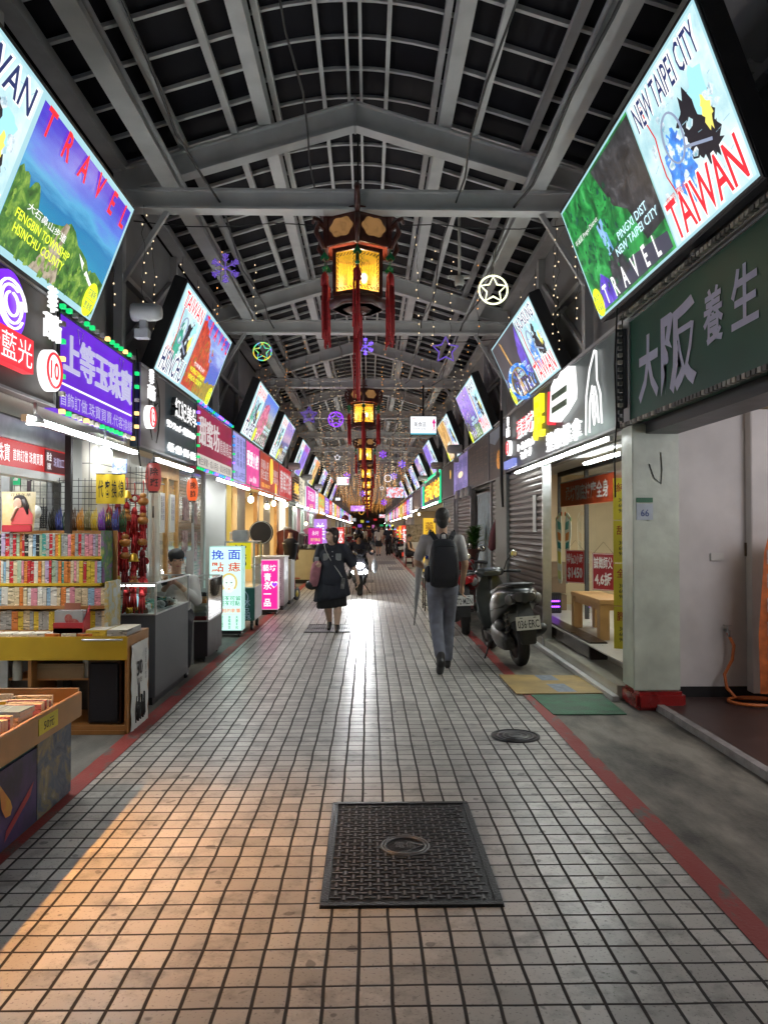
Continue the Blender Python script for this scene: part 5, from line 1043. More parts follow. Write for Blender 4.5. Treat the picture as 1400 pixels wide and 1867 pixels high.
t = thing('carton', 'flattened brown carton lying under the yellow counter', 'carton', (-2.35, 5.95, .40)); MB().box(-.19, .17, 0, .3, 0, .11).build('box', mat('kraft card', (.30, .2, .11), .7), t); MB().box(-.19, .17, -.002, .3, .085, .088).build('tape', mat('clear tape', (.4, .32, .2), .3), t)
tag(MB().box(-2.75, -2.05, 5.95, 6.3, .385, .399).build('inner_shelf', m_pine), 'thin board holding a carton under the yellow counter', 'shelf board')
def bottle(x, y, z, label, col, h=.2, r=.035):
    t = thing('bottle', label, 'bottle', (x, y, z)); b = MB(); b.lathe([(r, 0), (r, h * .6), (r * .9, h * .7), (r * .35, h * .82), (r * .35, h * .94)], n=14); b.build('body', col, t); MB().cyl((0, 0, h * .94), (0, 0, h), r * .42, n=10).build('cap', m_white, t)
bottle(-2.66, 5.9, .40, 'clear bottle under the left of the yellow counter', mat('bottle plastic', (.4, .42, .4), .15)); bottle(-2.17, 6.0, .40, 'pale spray bottle next to the loudspeaker', m_white, .22)
# ---- near book tray table with posters
t = thing('book_table', 'low wooden tray table of books with film posters on its green side', 'market table', (-2.16, 3.6, 0))
x0, x1, ya, yb = -.44, .44, -1.1, 1.0
b = MB(); b.box(x0, x1, ya, yb, .50, .52); b.build('tray_floor', m_pine, t)
b = MB(); b.box(x1, x1 + .025, ya, yb, .44, .585); b.build('tray_side', mat('tan wood edge', (.34, .19, .075), .4, var=.15), t, .004)
MB().box(x0, x1, yb, yb + .025, .44, .60).build('tray_end', MATS['tan wood edge'], t); MB().box(x0 + .03, x1 - .03, ya + .02, yb - .05, .0, .44).build('green_cabinet', m_greenp, t)
MB().box(x1 - .03, x1 - .022, -.09, .01, .0, .44).build('dark_gap', m_black, t)
f = MB().box(x1 - .029, x1 - .015, .03, .48, .02, .40).build('comet_poster', picture('purple night print', [(.35, (.01, .008, .03)), (.55, (.05, .02, .12)), (.7, (.12, .05, .2))], 0, 3), t)
b = MB(); b.add([(x1 - .012, y_, z_) for y_, z_ in ((.05, .36), (.07, .30), (.09, .22), (.13, .165), (.18, .16), (.2, .19), (.18, .23), (.13, .28), (.08, .33))], [tuple(range(9))]); b.build('comet', picture('comet print', [(.4, (.55, .35, .03)), (.6, (.5, .15, .05))], 0, 4), f)
b = MB(); b.add([(x1 - .012, .12, .05), (x1 - .012, .40, .18), (x1 - .012, .44, .24), (x1 - .012, .14, .10)], [(0, 1, 2, 3)]); b.build('red_streak', mat('red streak print', (.30, .02, .03), .4), f)
f = MB().box(x1 - .029, x1 - .014, .485, .94, .02, .43).build('monster_poster', picture('dark film print', [(.35, (.02, .025, .04)), (.5, (.08, .1, .14)), (.6, (.2, .16, .07)), (.72, (.3, .32, .36))], 0, 5, dist=1), t)
MB().box(x1 - .029, x1 - .015, -.6, -.1, .02, .42).build('blue_poster', picture('blue film print', [(.35, (.05, .08, .15)), (.55, (.15, .22, .34)), (.7, (.3, .16, .03))], 0, 3), t)
for (yy, l_, z_) in ((.52, '50元', .52), (-.35, '3本100', .53), (-.75, '特價', .53)):
    f = MB().box(x1 + .026, x1 + .029, yy - .12, yy + .12, z_ - .04, z_ + .045).build('yellow_tag', mat('yellow card', (.58, .50, .04), .5), t)
    o = txt(l_, m_ink, f, 0, 0, .13, .05, 0, .001); o.location = (x1 + .0305, yy, z_); o.rotation_euler = (0, 0, R(90))
k = 0
for yy in (-.95, -.72, -.5, -.28, -.06, .2, .46, .72):
    for xx in (.28, .07, -.15):
        c = bq.choice(('cream', 'white', 'orange', 'grey', 'yellow', 'pink')); n = bq.choice((1, 1, 2))
        wh = 'street side' if xx > .2 else ('middle' if xx > 0 else 'inner side')
        k += 1; st = thing('book_stack', '%s stack of books in the tray table, %s, %s from the near end' % (c, wh, ORD[[-.95, -.72, -.5, -.28, -.06, .2, .46, .72].index(yy)]), 'books', (-2.16 + xx, 3.6 + yy, .521), bq.uniform(-8, 8), 'book stacks in the near tray table')
        if n == 1:
            for j in range(3): b = MB(); u_ = bq.uniform(-.015, .015); b.m(0).box(-.1 + u_, .1 + u_, -.075, .075, j * .03, j * .03 + .028); b.m(1).box(-.098 + u_, .1015 + u_, -.073, .0765, j * .03 + .003, j * .03 + .025); b.build('book', [m_book[bq.choice((c, 'cream', 'sky blue', 'white'))], m_page], st)
        for j in range(6 if n > 1 else 0):
            b = MB(); w_ = bq.uniform(.19, .21); hh = bq.uniform(.06, .10); b.m(0).box(-w_ / 2, w_ / 2, -.1 + j * .032, -.1 + j * .032 + .028, 0, hh); b.m(1).box(-w_ / 2 + .004, w_ / 2 + .001, -.098 + j * .032, -.1 + j * .032 + .026, .003, hh + .001)
            b.build('book', [m_book[bq.choice((c, c, 'cream', 'white'))], m_page], st)
# ---- display case builder (glass top counter)
g = glass()
def case(x0, x1, y0, y1, zg, zt, mbase, label, name='display_case', castors=False):
    t = thing(name, label, 'display case', ((x0 + x1) / 2, (y0 + y1) / 2, 0)); w = (x1 - x0) / 2; d = (y1 - y0) / 2
    MB().box(-w, w, -d, d, .07, zg).build('base_cabinet', mbase, t, .004)
    MB().box(-w + .03, w - .03, -d + .03, d - .03, .03 if castors else .0, .07).build('plinth', m_black, t)
    b = MB()
    for sx in (-1, 1):
        for sy in (-1, 1): b.box(sx * w - .008, sx * w + .008, sy * d - .008, sy * d + .008, zg, zt)
    for sx in (-1, 1): b.box(sx * w - .008, sx * w + .008, -d + .008, d - .008, zt, zt + .014); b.box(sx * w - .007, sx * w + .007, -d + .008, d - .008, zg, zg + .012)
    for sy in (-1, 1): b.box(-w + .008, w - .008, sy * d - .008, sy * d + .008, zt, zt + .014); b.box(-w + .008, w - .008, sy * d - .007, sy * d + .007, zg, zg + .012)
    b.build('frame', m_alu, t)
    for nm, q in (('front_pane', ((-w, -d, zg), (w, -d, zg), (w, -d, zt), (-w, -d, zt))), ('street_pane', ((w, -d, zg), (w, d, zg), (w, d, zt), (w, -d, zt))), ('top_pane', ((-w, -d, zt + .007), (w, -d, zt + .007), (w, d, zt + .007), (-w, d, zt + .007)))):
        MB().quad(*q).build(nm, g, t)
    MB().box(-w + .02, w - .02, -d + .02, d - .02, zg, zg + .004).build('display_floor', mat('pale felt', (.4, .42, .4), .9), t)
    if castors:
        for sx in (-1, 1):
            for sy in (-1, 1): b = MB(); b.lathe([(.03, -.012), (.036, 0), (.03, .012)], (sx * (w - .05), sy * (d - .06), .036), 12, 'x'); b.build('castor', m_black, t)
    return t
m_lam = mat('charcoal laminate', (.075, .078, .085), .5, var=.2, vs=2, bump=.2, bs=200); m_lamd = mat('dark plum laminate', (.022, .017, .022), .4)
case(-2.27, -1.86, 6.76, 7.98, .79, 1.06, m_lam, 'charcoal jewellery counter with a lit glass top, beside the yellow counter')
t = thing('case_light', 'short white light strip lying inside the lit jewellery counter', 'light strip', (-2.06, 6.80, 1.045)); MB().box(-.18, .18, -.008, .008, -.006, .006).build('strip', emi('case strip', (.95, 1, .98), 16, sample=True), t); MB().box(-.185, .185, -.012, .012, .006, .012).build('holder', m_alu, t)
jq = random.Random(12)
trk = [('golden bead bracelet roll', (.55, .36, .03), 'cyl'), ('brown bead tray', (.09, .05, .03), 'box'), ('jade bangle stack', (.25, .5, .4), 'ring'), ('silver cap watch', (.4, .42, .42), 'ball'), ('white jade trinket', (.55, .58, .55), 'ball'), ('green stone pile', (.1, .3, .22), 'ball'), ('dark stone carving', (.03, .035, .04), 'ball'), ('pale bracelet coil', (.5, .5, .45), 'ring')]
for i in range(26):
    nm, c, sh = trk[i % 8]; x = jq.uniform(-2.2, -1.93); y = 6.84 + .042 * i; t = thing('trinket', '%s in the lit jewellery counter, %s from the near end' % (nm, ORD[i]), 'trinket', (x, y, .796), jq.uniform(0, 90), 'trinkets in the jewellery counter'); m = mat('trinket ' + nm, c, .22, var=.3, vs=40)
    b = MB()
    if sh == 'cyl':
        for j in range(6): b.lathe([(.02, -.012), (.028, 0), (.02, .012)], ((j - 2.5) * .026, 0, .03), 10, 'x')
    elif sh == 'box': b.box(-.06, .06, -.04, .04, 0, .03); [b.ell((-.04 + .027 * j, .0, .035), .014, 8, 6) for j in range(4)]
    elif sh == 'ring': [b.tube([(.035 * math.cos(a * PI / 8), .035 * math.sin(a * PI / 8), .012 + .02 * j) for a in range(16)], .009, 6, True) for j in range(3)]
    else: [b.ell((jq.uniform(-.04, .04), jq.uniform(-.03, .03), jq.uniform(.015, .05)), jq.uniform(.012, .03), 8, 6) for j in range(7)]
    b.build('beads', m, t)
t = thing('watch_case', 'round faced cap shaped bag standing in the lit jewellery counter', 'trinket', (-2.1, 6.98, .797)); b = MB(); b.ell((0, 0, .08), (.07, .06, .08), 16, 10); b.build('body', mat('grey print', (.2, .2, .22), .4, var=.6, vs=20), t)
case(-2.10, -1.855, 8.92, 9.78, .47, .95, m_lamd, 'small dark display case with a tall glass top, in front of the light box sign', castors=True)
for i, (z, nm, c) in enumerate(((.48, 'dark red tray', (.2, .01, .02)), (.53, 'grey folded cloth', (.3, .3, .3)), (.60, 'pale box', (.5, .5, .46)), (.68, 'orange tray', (.6, .2, .04)), (.76, 'black tray of goods', (.04, .04, .04)))):
    t = thing('tray', '%s at level %s inside the small dark display case' % (nm, ('one', 'two', 'three', 'four', 'five')[i]), 'tray', (-1.98, 9.3, z)); b = MB(); b.box(-.1, .1, -.34, .34, 0, .012); b.box(-.1, .1, -.34, -.33, .012, .04); b.box(-.1, .1, .33, .34, .012, .04); b.build('base', mat('tray ' + nm, c, .4), t); MB().box(-.08, .08, -.3, .28, .013, .045).build('goods', mat('goods ' + nm, [min(1, q * 1.6 + .04) for q in c], .5, var=.5, vs=25), t)
# ---- light boxes and betel stand
def lightbox(x0, x1, y, d, z0, z1, m, label, mside=None):
    t = thing('light_box', label, 'light box sign', ((x0 + x1) / 2, y, z0)); w = x1 - x0; h = z1 - z0
    MB().box(-w / 2, w / 2, 0, d, 0, h).build('case', mside or m_alu, t, .004); MB().box(-w / 2 + .012, w / 2 - .012, -.006, -.0005, .012, h - .012).build('face', m, t)
    MB().box(-w / 2 + .02, w / 2 - .02, .02, d - .02, -.05, 0).build('base_frame', m_black, t)
    for sx in (-1, 1): b = MB(); b.lathe([(.022, -.012), (.03, 0), (.022, .012)], (sx * (w / 2 - .05), .04, -z0 + .03), 12, 'x'); b.build('castor', m_black, t)
    return t, w, h
m_mint = emi('mint lit face', (.60, .93, .84), .98, sample=True); pb = emi('blue print', (.02, .05, .55), 1); pr = emi('red brown print', (.55, .05, .01), 1); pg = emi('green print', (.01, .30, .13), 1); por = emi('orange print', (.75, .15, .02), 1)
t, w, h = lightbox(-2.27, -1.80, 11.0, .26, .09, 1.29, m_mint, 'mint lit light box sign with blue and red characters and a drawn woman\'s face', emi('mint side', (.45, .8, .72), .6, sample=True))
for s_, u, v, m in (('挽', -.24, .90, pb), ('面', .26, .90, pb), ('點', -.24, .755, pr), ('痣', .26, .755, pr)): txt(s_, m, t, u * w, v * h, .37 * w, .115 * h, -.008, .002, .015)
txt('說痣不可留', pg, t, .02, .385 * h, .82 * w, .055 * h, -.008, .002, .01); txt('斑不可點', pg, t, .06, .325 * h, .62 * w, .055 * h, -.008, .002, .01); txt('面相的影響', por, t, .05, .24 * h, .7 * w, .05 * h, -.008, .002, .01)
MB().box(-.16, .2, -.008, -.007, .195 * h, .198 * h).build('rule', pr, t)
for i, s_ in enumerate(('朋友運氣', '朋友遠離', '身體病苦', '夫妻不和')): txt(vert(s_), pg, t, (-.33 + .225 * i) * w, .10 * h, .08 * w, .16 * h, -.008, .002, .01)
b = MB(); b.tube([(.05 + .105 * math.sin(a), -.009, .57 * h + .125 * math.cos(a)) for a in [i * .25 - 2.4 for i in range(20)]], .016, 6); f = b.build('drawn_hair', emi('straw print', (.62, .48, .15), 1), t)
b = MB(); b.ell((.05, -.0085, .55 * h), (.088, .002, .125), 18, 8); b.build('drawn_face', emi('face print', (.72, .95, .80), 1), t)
b = MB(); [b.ell((.05 + sx * .035, -.011, .57 * h), (.012, .002, .008), 8, 6) for sx in (-1, 1)]; [b.ell((.05 + jq.uniform(-.06, .06), -.011, .55 * h + jq.uniform(-.1, .1)), (.003, .001, .003), 6, 4) for i in range(26)]; b.build('drawn_moles', p_ink, t)
b = MB(); b.ell((.05, -.011, .495 * h), (.02, .002, .008), 10, 6); b.build('drawn_lips', por, t)
t = thing('betel_stand', 'steel betel nut stand with a yellow sign and dark green cabinet on wheels', 'stall cart', (-1.93, 11.62, 0))
MB().box(-.25, .22, 0, .75, .16, .66).build('steel_body', m_steel, t, .004); f = MB().box(-.24, .215, -.012, -.001, .16, .645).build('green_panel', m_greenp, t)
b = MB(); [b.box(sx - .012, sx + .012, sy - .012, sy + .012, .66, 1.33) for sx in (-.23, .2) for sy in (.02, .73)]; b.box(-.24, .21, .0, .75, 1.33, 1.35); b.build('frame', m_steel, t)
MB().quad((.205, .03, .67), (.205, .72, .67), (.205, .72, 1.0), (.205, .03, 1.0)).build('side_glass', g, t); MB().box(-.23, .2, .02, .73, .95, .97).build('glass_shelf', m_steel, t)
f = MB().box(-.16, .16, -.03, -.005, .93, 1.33).build('yellow_sign', emi('yellow sign face', (.62, .55, .01), .75), t); txt('檳\n榔', m_ink, f, 0, 1.13, .2, .34, -.032, .002, .02)
txt('冰\n品', m_lav, t, .10, .36, .10, .28, -.014, .002); txt('♨♨', m_lav, t, .1, .2, .12, .05, -.014, .002)
b = MB(); b.tube([(.0 + .12 * math.cos(a * PI / 12), -.015, .5 + .12 * math.sin(a * PI / 12)) for a in range(24)], .006, 5, True); b.build('ring_mark', m_lav, t)
for sx in (-.18, .16):
    for sy in (.1, .65): b = MB(); b.lathe([(.04, -.016), (.055, -.02), (.06, 0), (.055, .02), (.04, .016)], (sx, sy, .06), 16, 'x'); b.box(sx - .02, sx + .02, sy - .02, sy + .02, .06, .16); b.build('wheel', m_black, t)
t = thing('steel_pot', 'grey steel box standing on top of the betel stand', 'steel box', (-1.98, 11.95, 1.351)); MB().box(-.12, .12, -.12, .12, 0, .17).build('body', m_steel, t, .02); b = MB(); b.tube([(-.13, 0, .1), (-.16, 0, .14), (-.16, 0, .02)], .01); b.build('handle', m_steel, t)
t = thing('round_fan', 'big black round fan cover behind the betel stand', 'fan', (-1.95, 14.0, 0)); b = MB(); b.cyl((0, -.05, 1.47), (0, .05, 1.47), .215, n=28); b.build('cage', mat('black fan cloth', (.012, .012, .016), .8), t); b = MB(); b.tube([(.20 * math.cos(a * PI / 14), -.052, 1.47 + .20 * math.sin(a * PI / 14)) for a in range(28)], .008, 5, True); b.build('rim', m_greyw, t); MB().cyl((0, 0, .02), (0, 0, 1.27), .018).build('stand', m_black, t); b = MB(); b.lathe([(.2, 0), (.2, .02), (.03, .04)], n=20); b.build('foot', m_black, t)
m_hot = emi('hot pink face', (.78, .02, .30), .95, sample=True)
t, w, h = lightbox(-1.93, -1.62, 13.82, .22, .09, .98, m_hot, 'hot pink lit light box sign with white brush characters and a heart', emi('pink side', (.8, .5, .6), .7, sample=True))
txt('藝坊', e_w, t, .0, .84 * h, .24, .12, -.009, .002, .01); txt('青\n永\n一\n品', e_w, t, -.035, .40 * h, .14, .60, -.009, .002, .02)
hp = [(.05 * (16 * math.sin(a) ** 3) / 16, .05 * (13 * math.cos(a) - 5 * math.cos(2 * a) - 2 * math.cos(3 * a) - math.cos(4 * a)) / 16) for a in [i * PI / 12 for i in range(24)]]
b = MB(); flat(b, [(.08 + u * 1.4, .51 * h + v * 1.4) for u, v in hp], -.0095); b.build('heart_edge', e_w, t); b = MB(); flat(b, [(.09 + u, .505 * h + v) for u, v in hp], -.011); b.build('heart', emi('violet print', (.35, .03, .75), 1), t)
for i, (y, x1, hh, lab) in enumerate(((14.6, -1.60, .98, 'grey steel counter with printed columns past the pink light box'), (15.7, -1.58, .88, 'white side counter past the grey steel counter'))):
    t = thing('small_counter', lab, 'counter', (-1.9, y, 0)); MB().box(-.3, x1 + 1.9, 0, .8, .08, hh).build('body', m_steel if i == 0 else m_white, t, .005); MB().box(-.31, x1 + 1.91, -.01, .81, hh, hh + .03).build('top', m_alu, t); MB().box(-.28, x1 + 1.88, .02, .78, 0, .08).build('plinth', m_black, t)
    if i == 0: txt(vert('公仁堂工廠直營'), m_ink, t, .2, .5, .1, .6, -.002, .003)
# ================================================================ left shop fronts
m_gridw = mat('dark wire grid', (.08, .08, .085), .4, metal=.6)
def wire_grid(name, label, loc, rz, w, h, step=.05, r=.0025, m=None, cat='wire grid'):
    t = thing(name, label, cat, loc, rz); b = MB()
    n = int(w / step); k = int(h / step)
    for i in range(n + 1): b.box(-w / 2 + i * step - r, -w / 2 + i * step + r, -r, r, 0, h)
    for j in range(k + 1): b.box(-w / 2, w / 2, -r * 1.2, r * 1.2, j * step - r, j * step + r)
    b.build('wires', m or m_gridw, t); return t
# posts and frames of the jewellery shop
def post(x, y, w, d, z1, m, label, z0=0, cat='post', name='post'):
    t = thing(name, label, cat, (x, y, z0)); MB().box(-w / 2, w / 2, -d / 2, d / 2, 0, z1 - z0).build('shaft', m, t, .004); MB().box(-w / 2 - .006, w / 2 + .006, -d / 2 - .006, d / 2 + .006, 0, .012).build('foot_plate', m_steel, t); return t
post(-2.93, 6.28, .07, .06, 2.4, m_steel, 'bright steel door post at the left edge of the jewellery shop', 0)
post(-2.45, 6.32, .05, .05, 2.36, m_black, 'black door post in front of the white tiles')
t = thing('pilaster', 'white painted pilaster under the right end of the purple sign', 'pilaster', (-2.36, 6.95, 0)); MB().box(-.06, .06, -.42, .40, 0, 2.36).build('shaft', wall_tile_mat('cream tiles', (.6, .58, .5), .3), t); MB().box(-.07, .07, -.43, .41, 0, .1).build('base', m_greyw, t)
t = thing('shop_banner', 'red inner sign with white jewellery characters and a dark right end', 'sign', (-2.62, 5.95, 2.0), 90)
MB().box(-.72, .72, 0, .05, 0, .2).build('panel', emi('red banner', (.62, .03, .03), .7), t); MB().box(.30, .71, -.006, -.001, .01, .19).build('dark_end', emi('plum panel', (.10, .02, .025), .6), t); MB().box(-.74, .74, -.02, .1, -.06, -.001).build('ledge', m_white, t); MB().box(-.74, .74, -.02, .1, .201, .36).build('header', m_steel, t)
txt('上等珠寶', e_w, t, -.50, .1, .38, .13, -.004, .002); txt('首飾訂做 珠寶買賣', e_w, t, .0, .095, .52, .09, -.004, .002); txt('黃金\n18K', e_w, t, .37, .1, .1, .14, -.008, .002); txt('珠寶加工', m_lavL, t, .57, .1, .22, .08, -.008, .002)
lamp('AREA', 'shop_ceiling_light', (-3.1, 5.9, 2.36), 32, (.95, 1, .98), .9, None, (0, 0, 0), sy=1.6)
t = thing('ceiling_panel_light', 'white ceiling light inside the jewellery shop', 'ceiling light', (-3.1, 5.9, 2.40)); MB().box(-.3, .3, -.6, .6, 0, .015).build('diffuser', emi('ceiling diffuser', (.95, 1, .98), 4), t); MB().box(-.32, .32, -.62, .62, .015, .02).build('frame', m_alu, t)
wire_grid('wire_grid', 'black wire grid panel against the white tiles of the jewellery shop', (-2.75, 6.42, 1.35), 12, .95, .62)
wire_grid('wire_grid', 'wire grid carrying red tassels and gourds beside the white pilaster', (-2.22, 6.86, .95), 25, .5, 1.15)
t = thing('spot_light', 'small lit spotlight on a stalk above the jewellery shop opening', 'spotlight', (-2.2, 5.1, 2.26)); b = MB(); b.cyl((0, 0, .12), (0, 0, .0), .012); b.lathe([(.02, .04), (.06, .0), (.06, -.02)], n=16); b.build('head', m_alu, t); b = MB(); b.lathe([(.001, -.021), (.055, -.021), (.055, -.026), (.001, -.026)], n=16); b.build('lens', emi('spot lens', (1, .95, .85), 9, sample=True), t)
t = thing('led_lamp', 'glaring white square lamp hanging under the purple sign\'s right end', 'lamp', (-2.2, 6.45, 2.10)); MB().box(-.045, .045, -.035, .035, 0, .1).build('lens', emi('glaring led', (.95, .98, 1), 32, sample=True), t, .008); MB().box(-.05, .05, -.04, .04, .1, .13).build('housing', m_alu, t); MB().cyl((0, 0, .13), (0, 0, .28), .008).build('stem', m_alu, t)
t = thing('cloth_banner', 'yellow hanging banner with four black characters beside the red tassels', 'banner', (-2.17, 6.50, 1.88), 22)
b = MB(); nx = 10; pts = [[(-.115 + .023 * i, .012 * math.sin(i * 1.1), -.125 + .25 * j / 4) for i in range(nx + 1)] for j in range(5)]; b.add([p for r_ in pts for p in r_], [(j * 11 + i, j * 11 + i + 1, (j + 1) * 11 + i + 1, (j + 1) * 11 + i) for j in range(4) for i in range(nx)], True); b.build('cloth', mat('yellow cloth', (.66, .46, .02), .6, var=.08), t)
txt('代 客 換 線', m_ink, t, 0, .0, .2, .15, -.016, .002, .01); b = MB(); b.tube([(-.12, 0, .125), (.12, 0, .125)], .004); b.build('rod', m_wire, t)
tag(MB().box(-2.19, -2.07, 6.60, 6.62, 2.02, 2.14).build('blue_card', picture('blue card', [(.4, (.03, .06, .3)), (.6, (.4, .5, .8))], 0, 20)), 'small blue card tucked above the yellow banner', 'card')
# red tassel and gourd charms
gq = random.Random(31); m_gourd = mat('gourd skin', (.42, .17, .035), .3, var=.25, vs=20); m_gold = mat('gold charm', (.6, .36, .04), .3, metal=.6)
def charm(x, y, z, kind, label):
    t = thing('lucky_charm', label, 'charm', (x, y, z), 0, 'lucky charms hanging on the wire grid'); t.scale = (1.5, 1.5, 1.25); b = MB(); b.tube([(0, 0, 0), (.004, 0, -.05), (0, 0, -.09)], .003, 4); b.build('cord', m_tassel, t)
    if kind == 'gourd':
        b = MB(); b.ell((0, 0, -.11), (.022, .022, .022), 10, 8); b.ell((0, 0, -.15), (.034, .034, .032), 12, 8); b.build('gourd', m_gourd, t)
    elif kind == 'ball': b = MB(); b.ell((0, 0, -.12), (.03, .03, .028), 12, 8); b.build('ball', m_gourd, t)
    elif kind == 'bell': b = MB(); b.lathe([(.005, -.09), (.02, -.1), (.03, -.14), (.036, -.15)], n=12); b.build('bell', m_gold, t)
    elif kind == 'knot': b = MB(); [b.tube([(.02 * math.cos(a * .8) * s, .005, -.11 + .025 * math.sin(a * .8)) for a in range(8)], .006, 5, True) for s in (1, 1.5)]; b.build('knot', m_tassel, t)
    b = MB(); b.lathe([(.006, -.17), (.016, -.19), (.02, -.22)], n=8)
    for i in range(6): a = i * 1.05; b.tube([(.01 * math.cos(a), .01 * math.sin(a), -.2), (.02 * math.cos(a), .02 * math.sin(a), -.34 - .02 * (i % 2))], .006, 4)
    b.build('tassel', m_tassel if kind != 'ball' else mat('dark red thread', (.2, .01, .015), .7), t)
i = 0
for zi, z in enumerate((1.98, 1.80, 1.60, 1.42, 1.24)):
    for k in range(7):
        kd = ('knot', 'gourd', 'knot', 'ball', 'bell', 'knot', 'gourd')[(k + zi * 2) % 7]; a = R(25); u = -.22 + .073 * k
        charm(-2.22 + u * math.cos(a) + .03 * math.sin(a), 6.86 + u * math.sin(a) - .04 - gq.uniform(0, .05), z + gq.uniform(-.04, .04), kd, 'red tasselled %s charm, %s along the grid\'s %s row' % ({'knot': 'knotted cord', 'gourd': 'small gourd', 'ball': 'brown ball', 'bell': 'gold bell'}[kd], ORD[k], ('top', 'second', 'third', 'fourth', 'lowest')[zi])); i += 1
# goods hanging over the book rack
for i in range(11):
    x = -2.62 + .058 * i; nm, c = [('black', (.02, .02, .02)), ('brown', (.12, .06, .03)), ('yellow', (.6, .42, .03)), ('blue', (.06, .08, .3)), ('orange', (.6, .25, .02)), ('purple', (.22, .06, .42)), ('dark green', (.03, .08, .03)), ('olive', (.2, .18, .08))][(i * 3) % 8]
    t = thing('hanging_strap', '%s strap hung over the book rack, %s from the left' % (nm, ORD[i]), 'strap', (x, 6.42, 1.52), 0, 'straps hung behind the book rack'); m = mat('strap ' + nm, c, .4)
    for s in range(3): b = MB(); u = .016 * (s - 1); b.tube([(u, 0, .0), (u - .012, -.01, .08), (u, -.015, .16 + .02 * s), (u + .012, -.01, .08), (u + .005, 0, 0)], .007, 5); b.build('loop', m, t)
t = thing('hand_sign', 'flat green hand shaped card hanging by the red charms', 'card', (-2.32, 6.68, 1.5), 10); b = MB(); b.prism([(-.04, 0), (.04, 0), (.05, .08), (.035, .15), (.02, .17), (0, .18), (-.02, .17), (-.04, .13), (-.055, .07)], 0, .01); b.build('card', mat('green card', (.04, .3, .06), .5), t); b = MB(); b.tube([(0, .005, .18), (0, .005, .24)], .003, 4); b.build('string', m_wire, t)
t = thing('leather_belt', 'dark leather belt with a loop hanging on the wire grid', 'belt', (-2.78, 6.40, 1.52)); b = MB(); b.tube([(0, -.02, .42), (.04, -.02, .5), (.02, -.02, .58), (-.03, -.02, .56), (-.03, -.02, .46), (0, -.02, .42)], .007); b.build('loop', m_black, t); MB().box(-.03, -.0, -.03, -.02, .0, .42).build('strap', mat('dark leather', (.03, .015, .02), .4), t)
t = thing('green_tag', 'small green plastic sign above the portrait card', 'sign', (-2.9, 6.35, 1.95)); MB().box(-.04, .04, 0, .01, -.045, .045).build('plate', emi('small green plate', (.02, .4, .15), .8), t); b = MB(); b.prism([(-.02, -.01), (.02, -.01), (.025, .008), (0, .015)], -.003, -.0005); b.build('mark', m_white, t)
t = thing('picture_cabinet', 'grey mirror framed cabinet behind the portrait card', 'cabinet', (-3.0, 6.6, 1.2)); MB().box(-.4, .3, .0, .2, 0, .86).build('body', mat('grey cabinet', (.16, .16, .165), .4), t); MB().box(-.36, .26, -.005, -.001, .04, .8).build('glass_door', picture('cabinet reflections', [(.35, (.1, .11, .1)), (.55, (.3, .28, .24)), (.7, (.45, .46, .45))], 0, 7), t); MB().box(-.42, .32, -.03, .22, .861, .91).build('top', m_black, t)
tag(MB().lathe([(.001, 0), (.06, 0), (.06, .008), (.001, .008)], n=20, ax='y').build('round_card', m_white), 'small round white card behind the portrait card', 'card').location = (-2.72, 6.3, 1.68)
t = thing('bead_cluster', 'black bead strings hanging behind the portrait card', 'beads', (-2.68, 6.38, 1.72)); b = MB(); [b.ell((.02 * (k % 3 - 1), 0, -.018 * j), .011, 6, 5) for k in range(3) for j in range(10)]; b.build('beads', m_black, t); b = MB(); b.tube([(0, 0, 0), (0, 0, .08)], .003, 4); b.build('string', m_wire, t)
# red paper lanterns
def plantern(x, y, z, r, h, s, col, label, lit):
    t = thing('paper_lantern', label, 'paper lantern', (x, y, z), 20); n = 14; prof = [(r * .55, 0)] + [(r * (.62 + .38 * math.sin(PI * (i + .5) / n) ** .6) + (.002 if i % 2 else 0), h * (i + .5) / n) for i in range(n)] + [(r * .55, h)]
    b = MB(); b.lathe(prof, n=24); b.build('shade', emi('lantern paper ' + label[:12], col, lit, var=.15), t)
    b = MB(); b.lathe([(r * .5, -.012), (r * .58, -.012), (r * .58, .004)], n=20); b.lathe([(r * .58, h - .004), (r * .58, h + .012), (r * .5, h + .012)], n=20); b.tube([(0, 0, h), (0, 0, h + .1)], .004); b.build('rims', m_black, t)
    for i, c in enumerate(s):
        o = txt(c, m_ink, t, 0, h * (.68 - .38 * i), r * 1.05, h * .30, -r * .985, .002, .02)
    b = MB(); b.tube([(0, 0, -.01), (0, 0, -.14)], .002, 4); b.lathe([(.006, -.14), (.008, -.25)], n=6); b.build('pull_tag', m_wire, t)
plantern(-2.05, 7.35, 1.90, .073, .27, '除斑', (.42, .06, .05), 'dull red paper lantern with two black characters by the purple sign', .45)
plantern(-2.0, 8.75, 1.86, .062, .255, '挽臉', (.80, .12, .03), 'bright orange red paper lantern on a pole before the pegboard', .8)
post(-2.0, 8.79, .025, .025, 1.84, m_alu, 'thin metal pole carrying the orange red paper lantern')
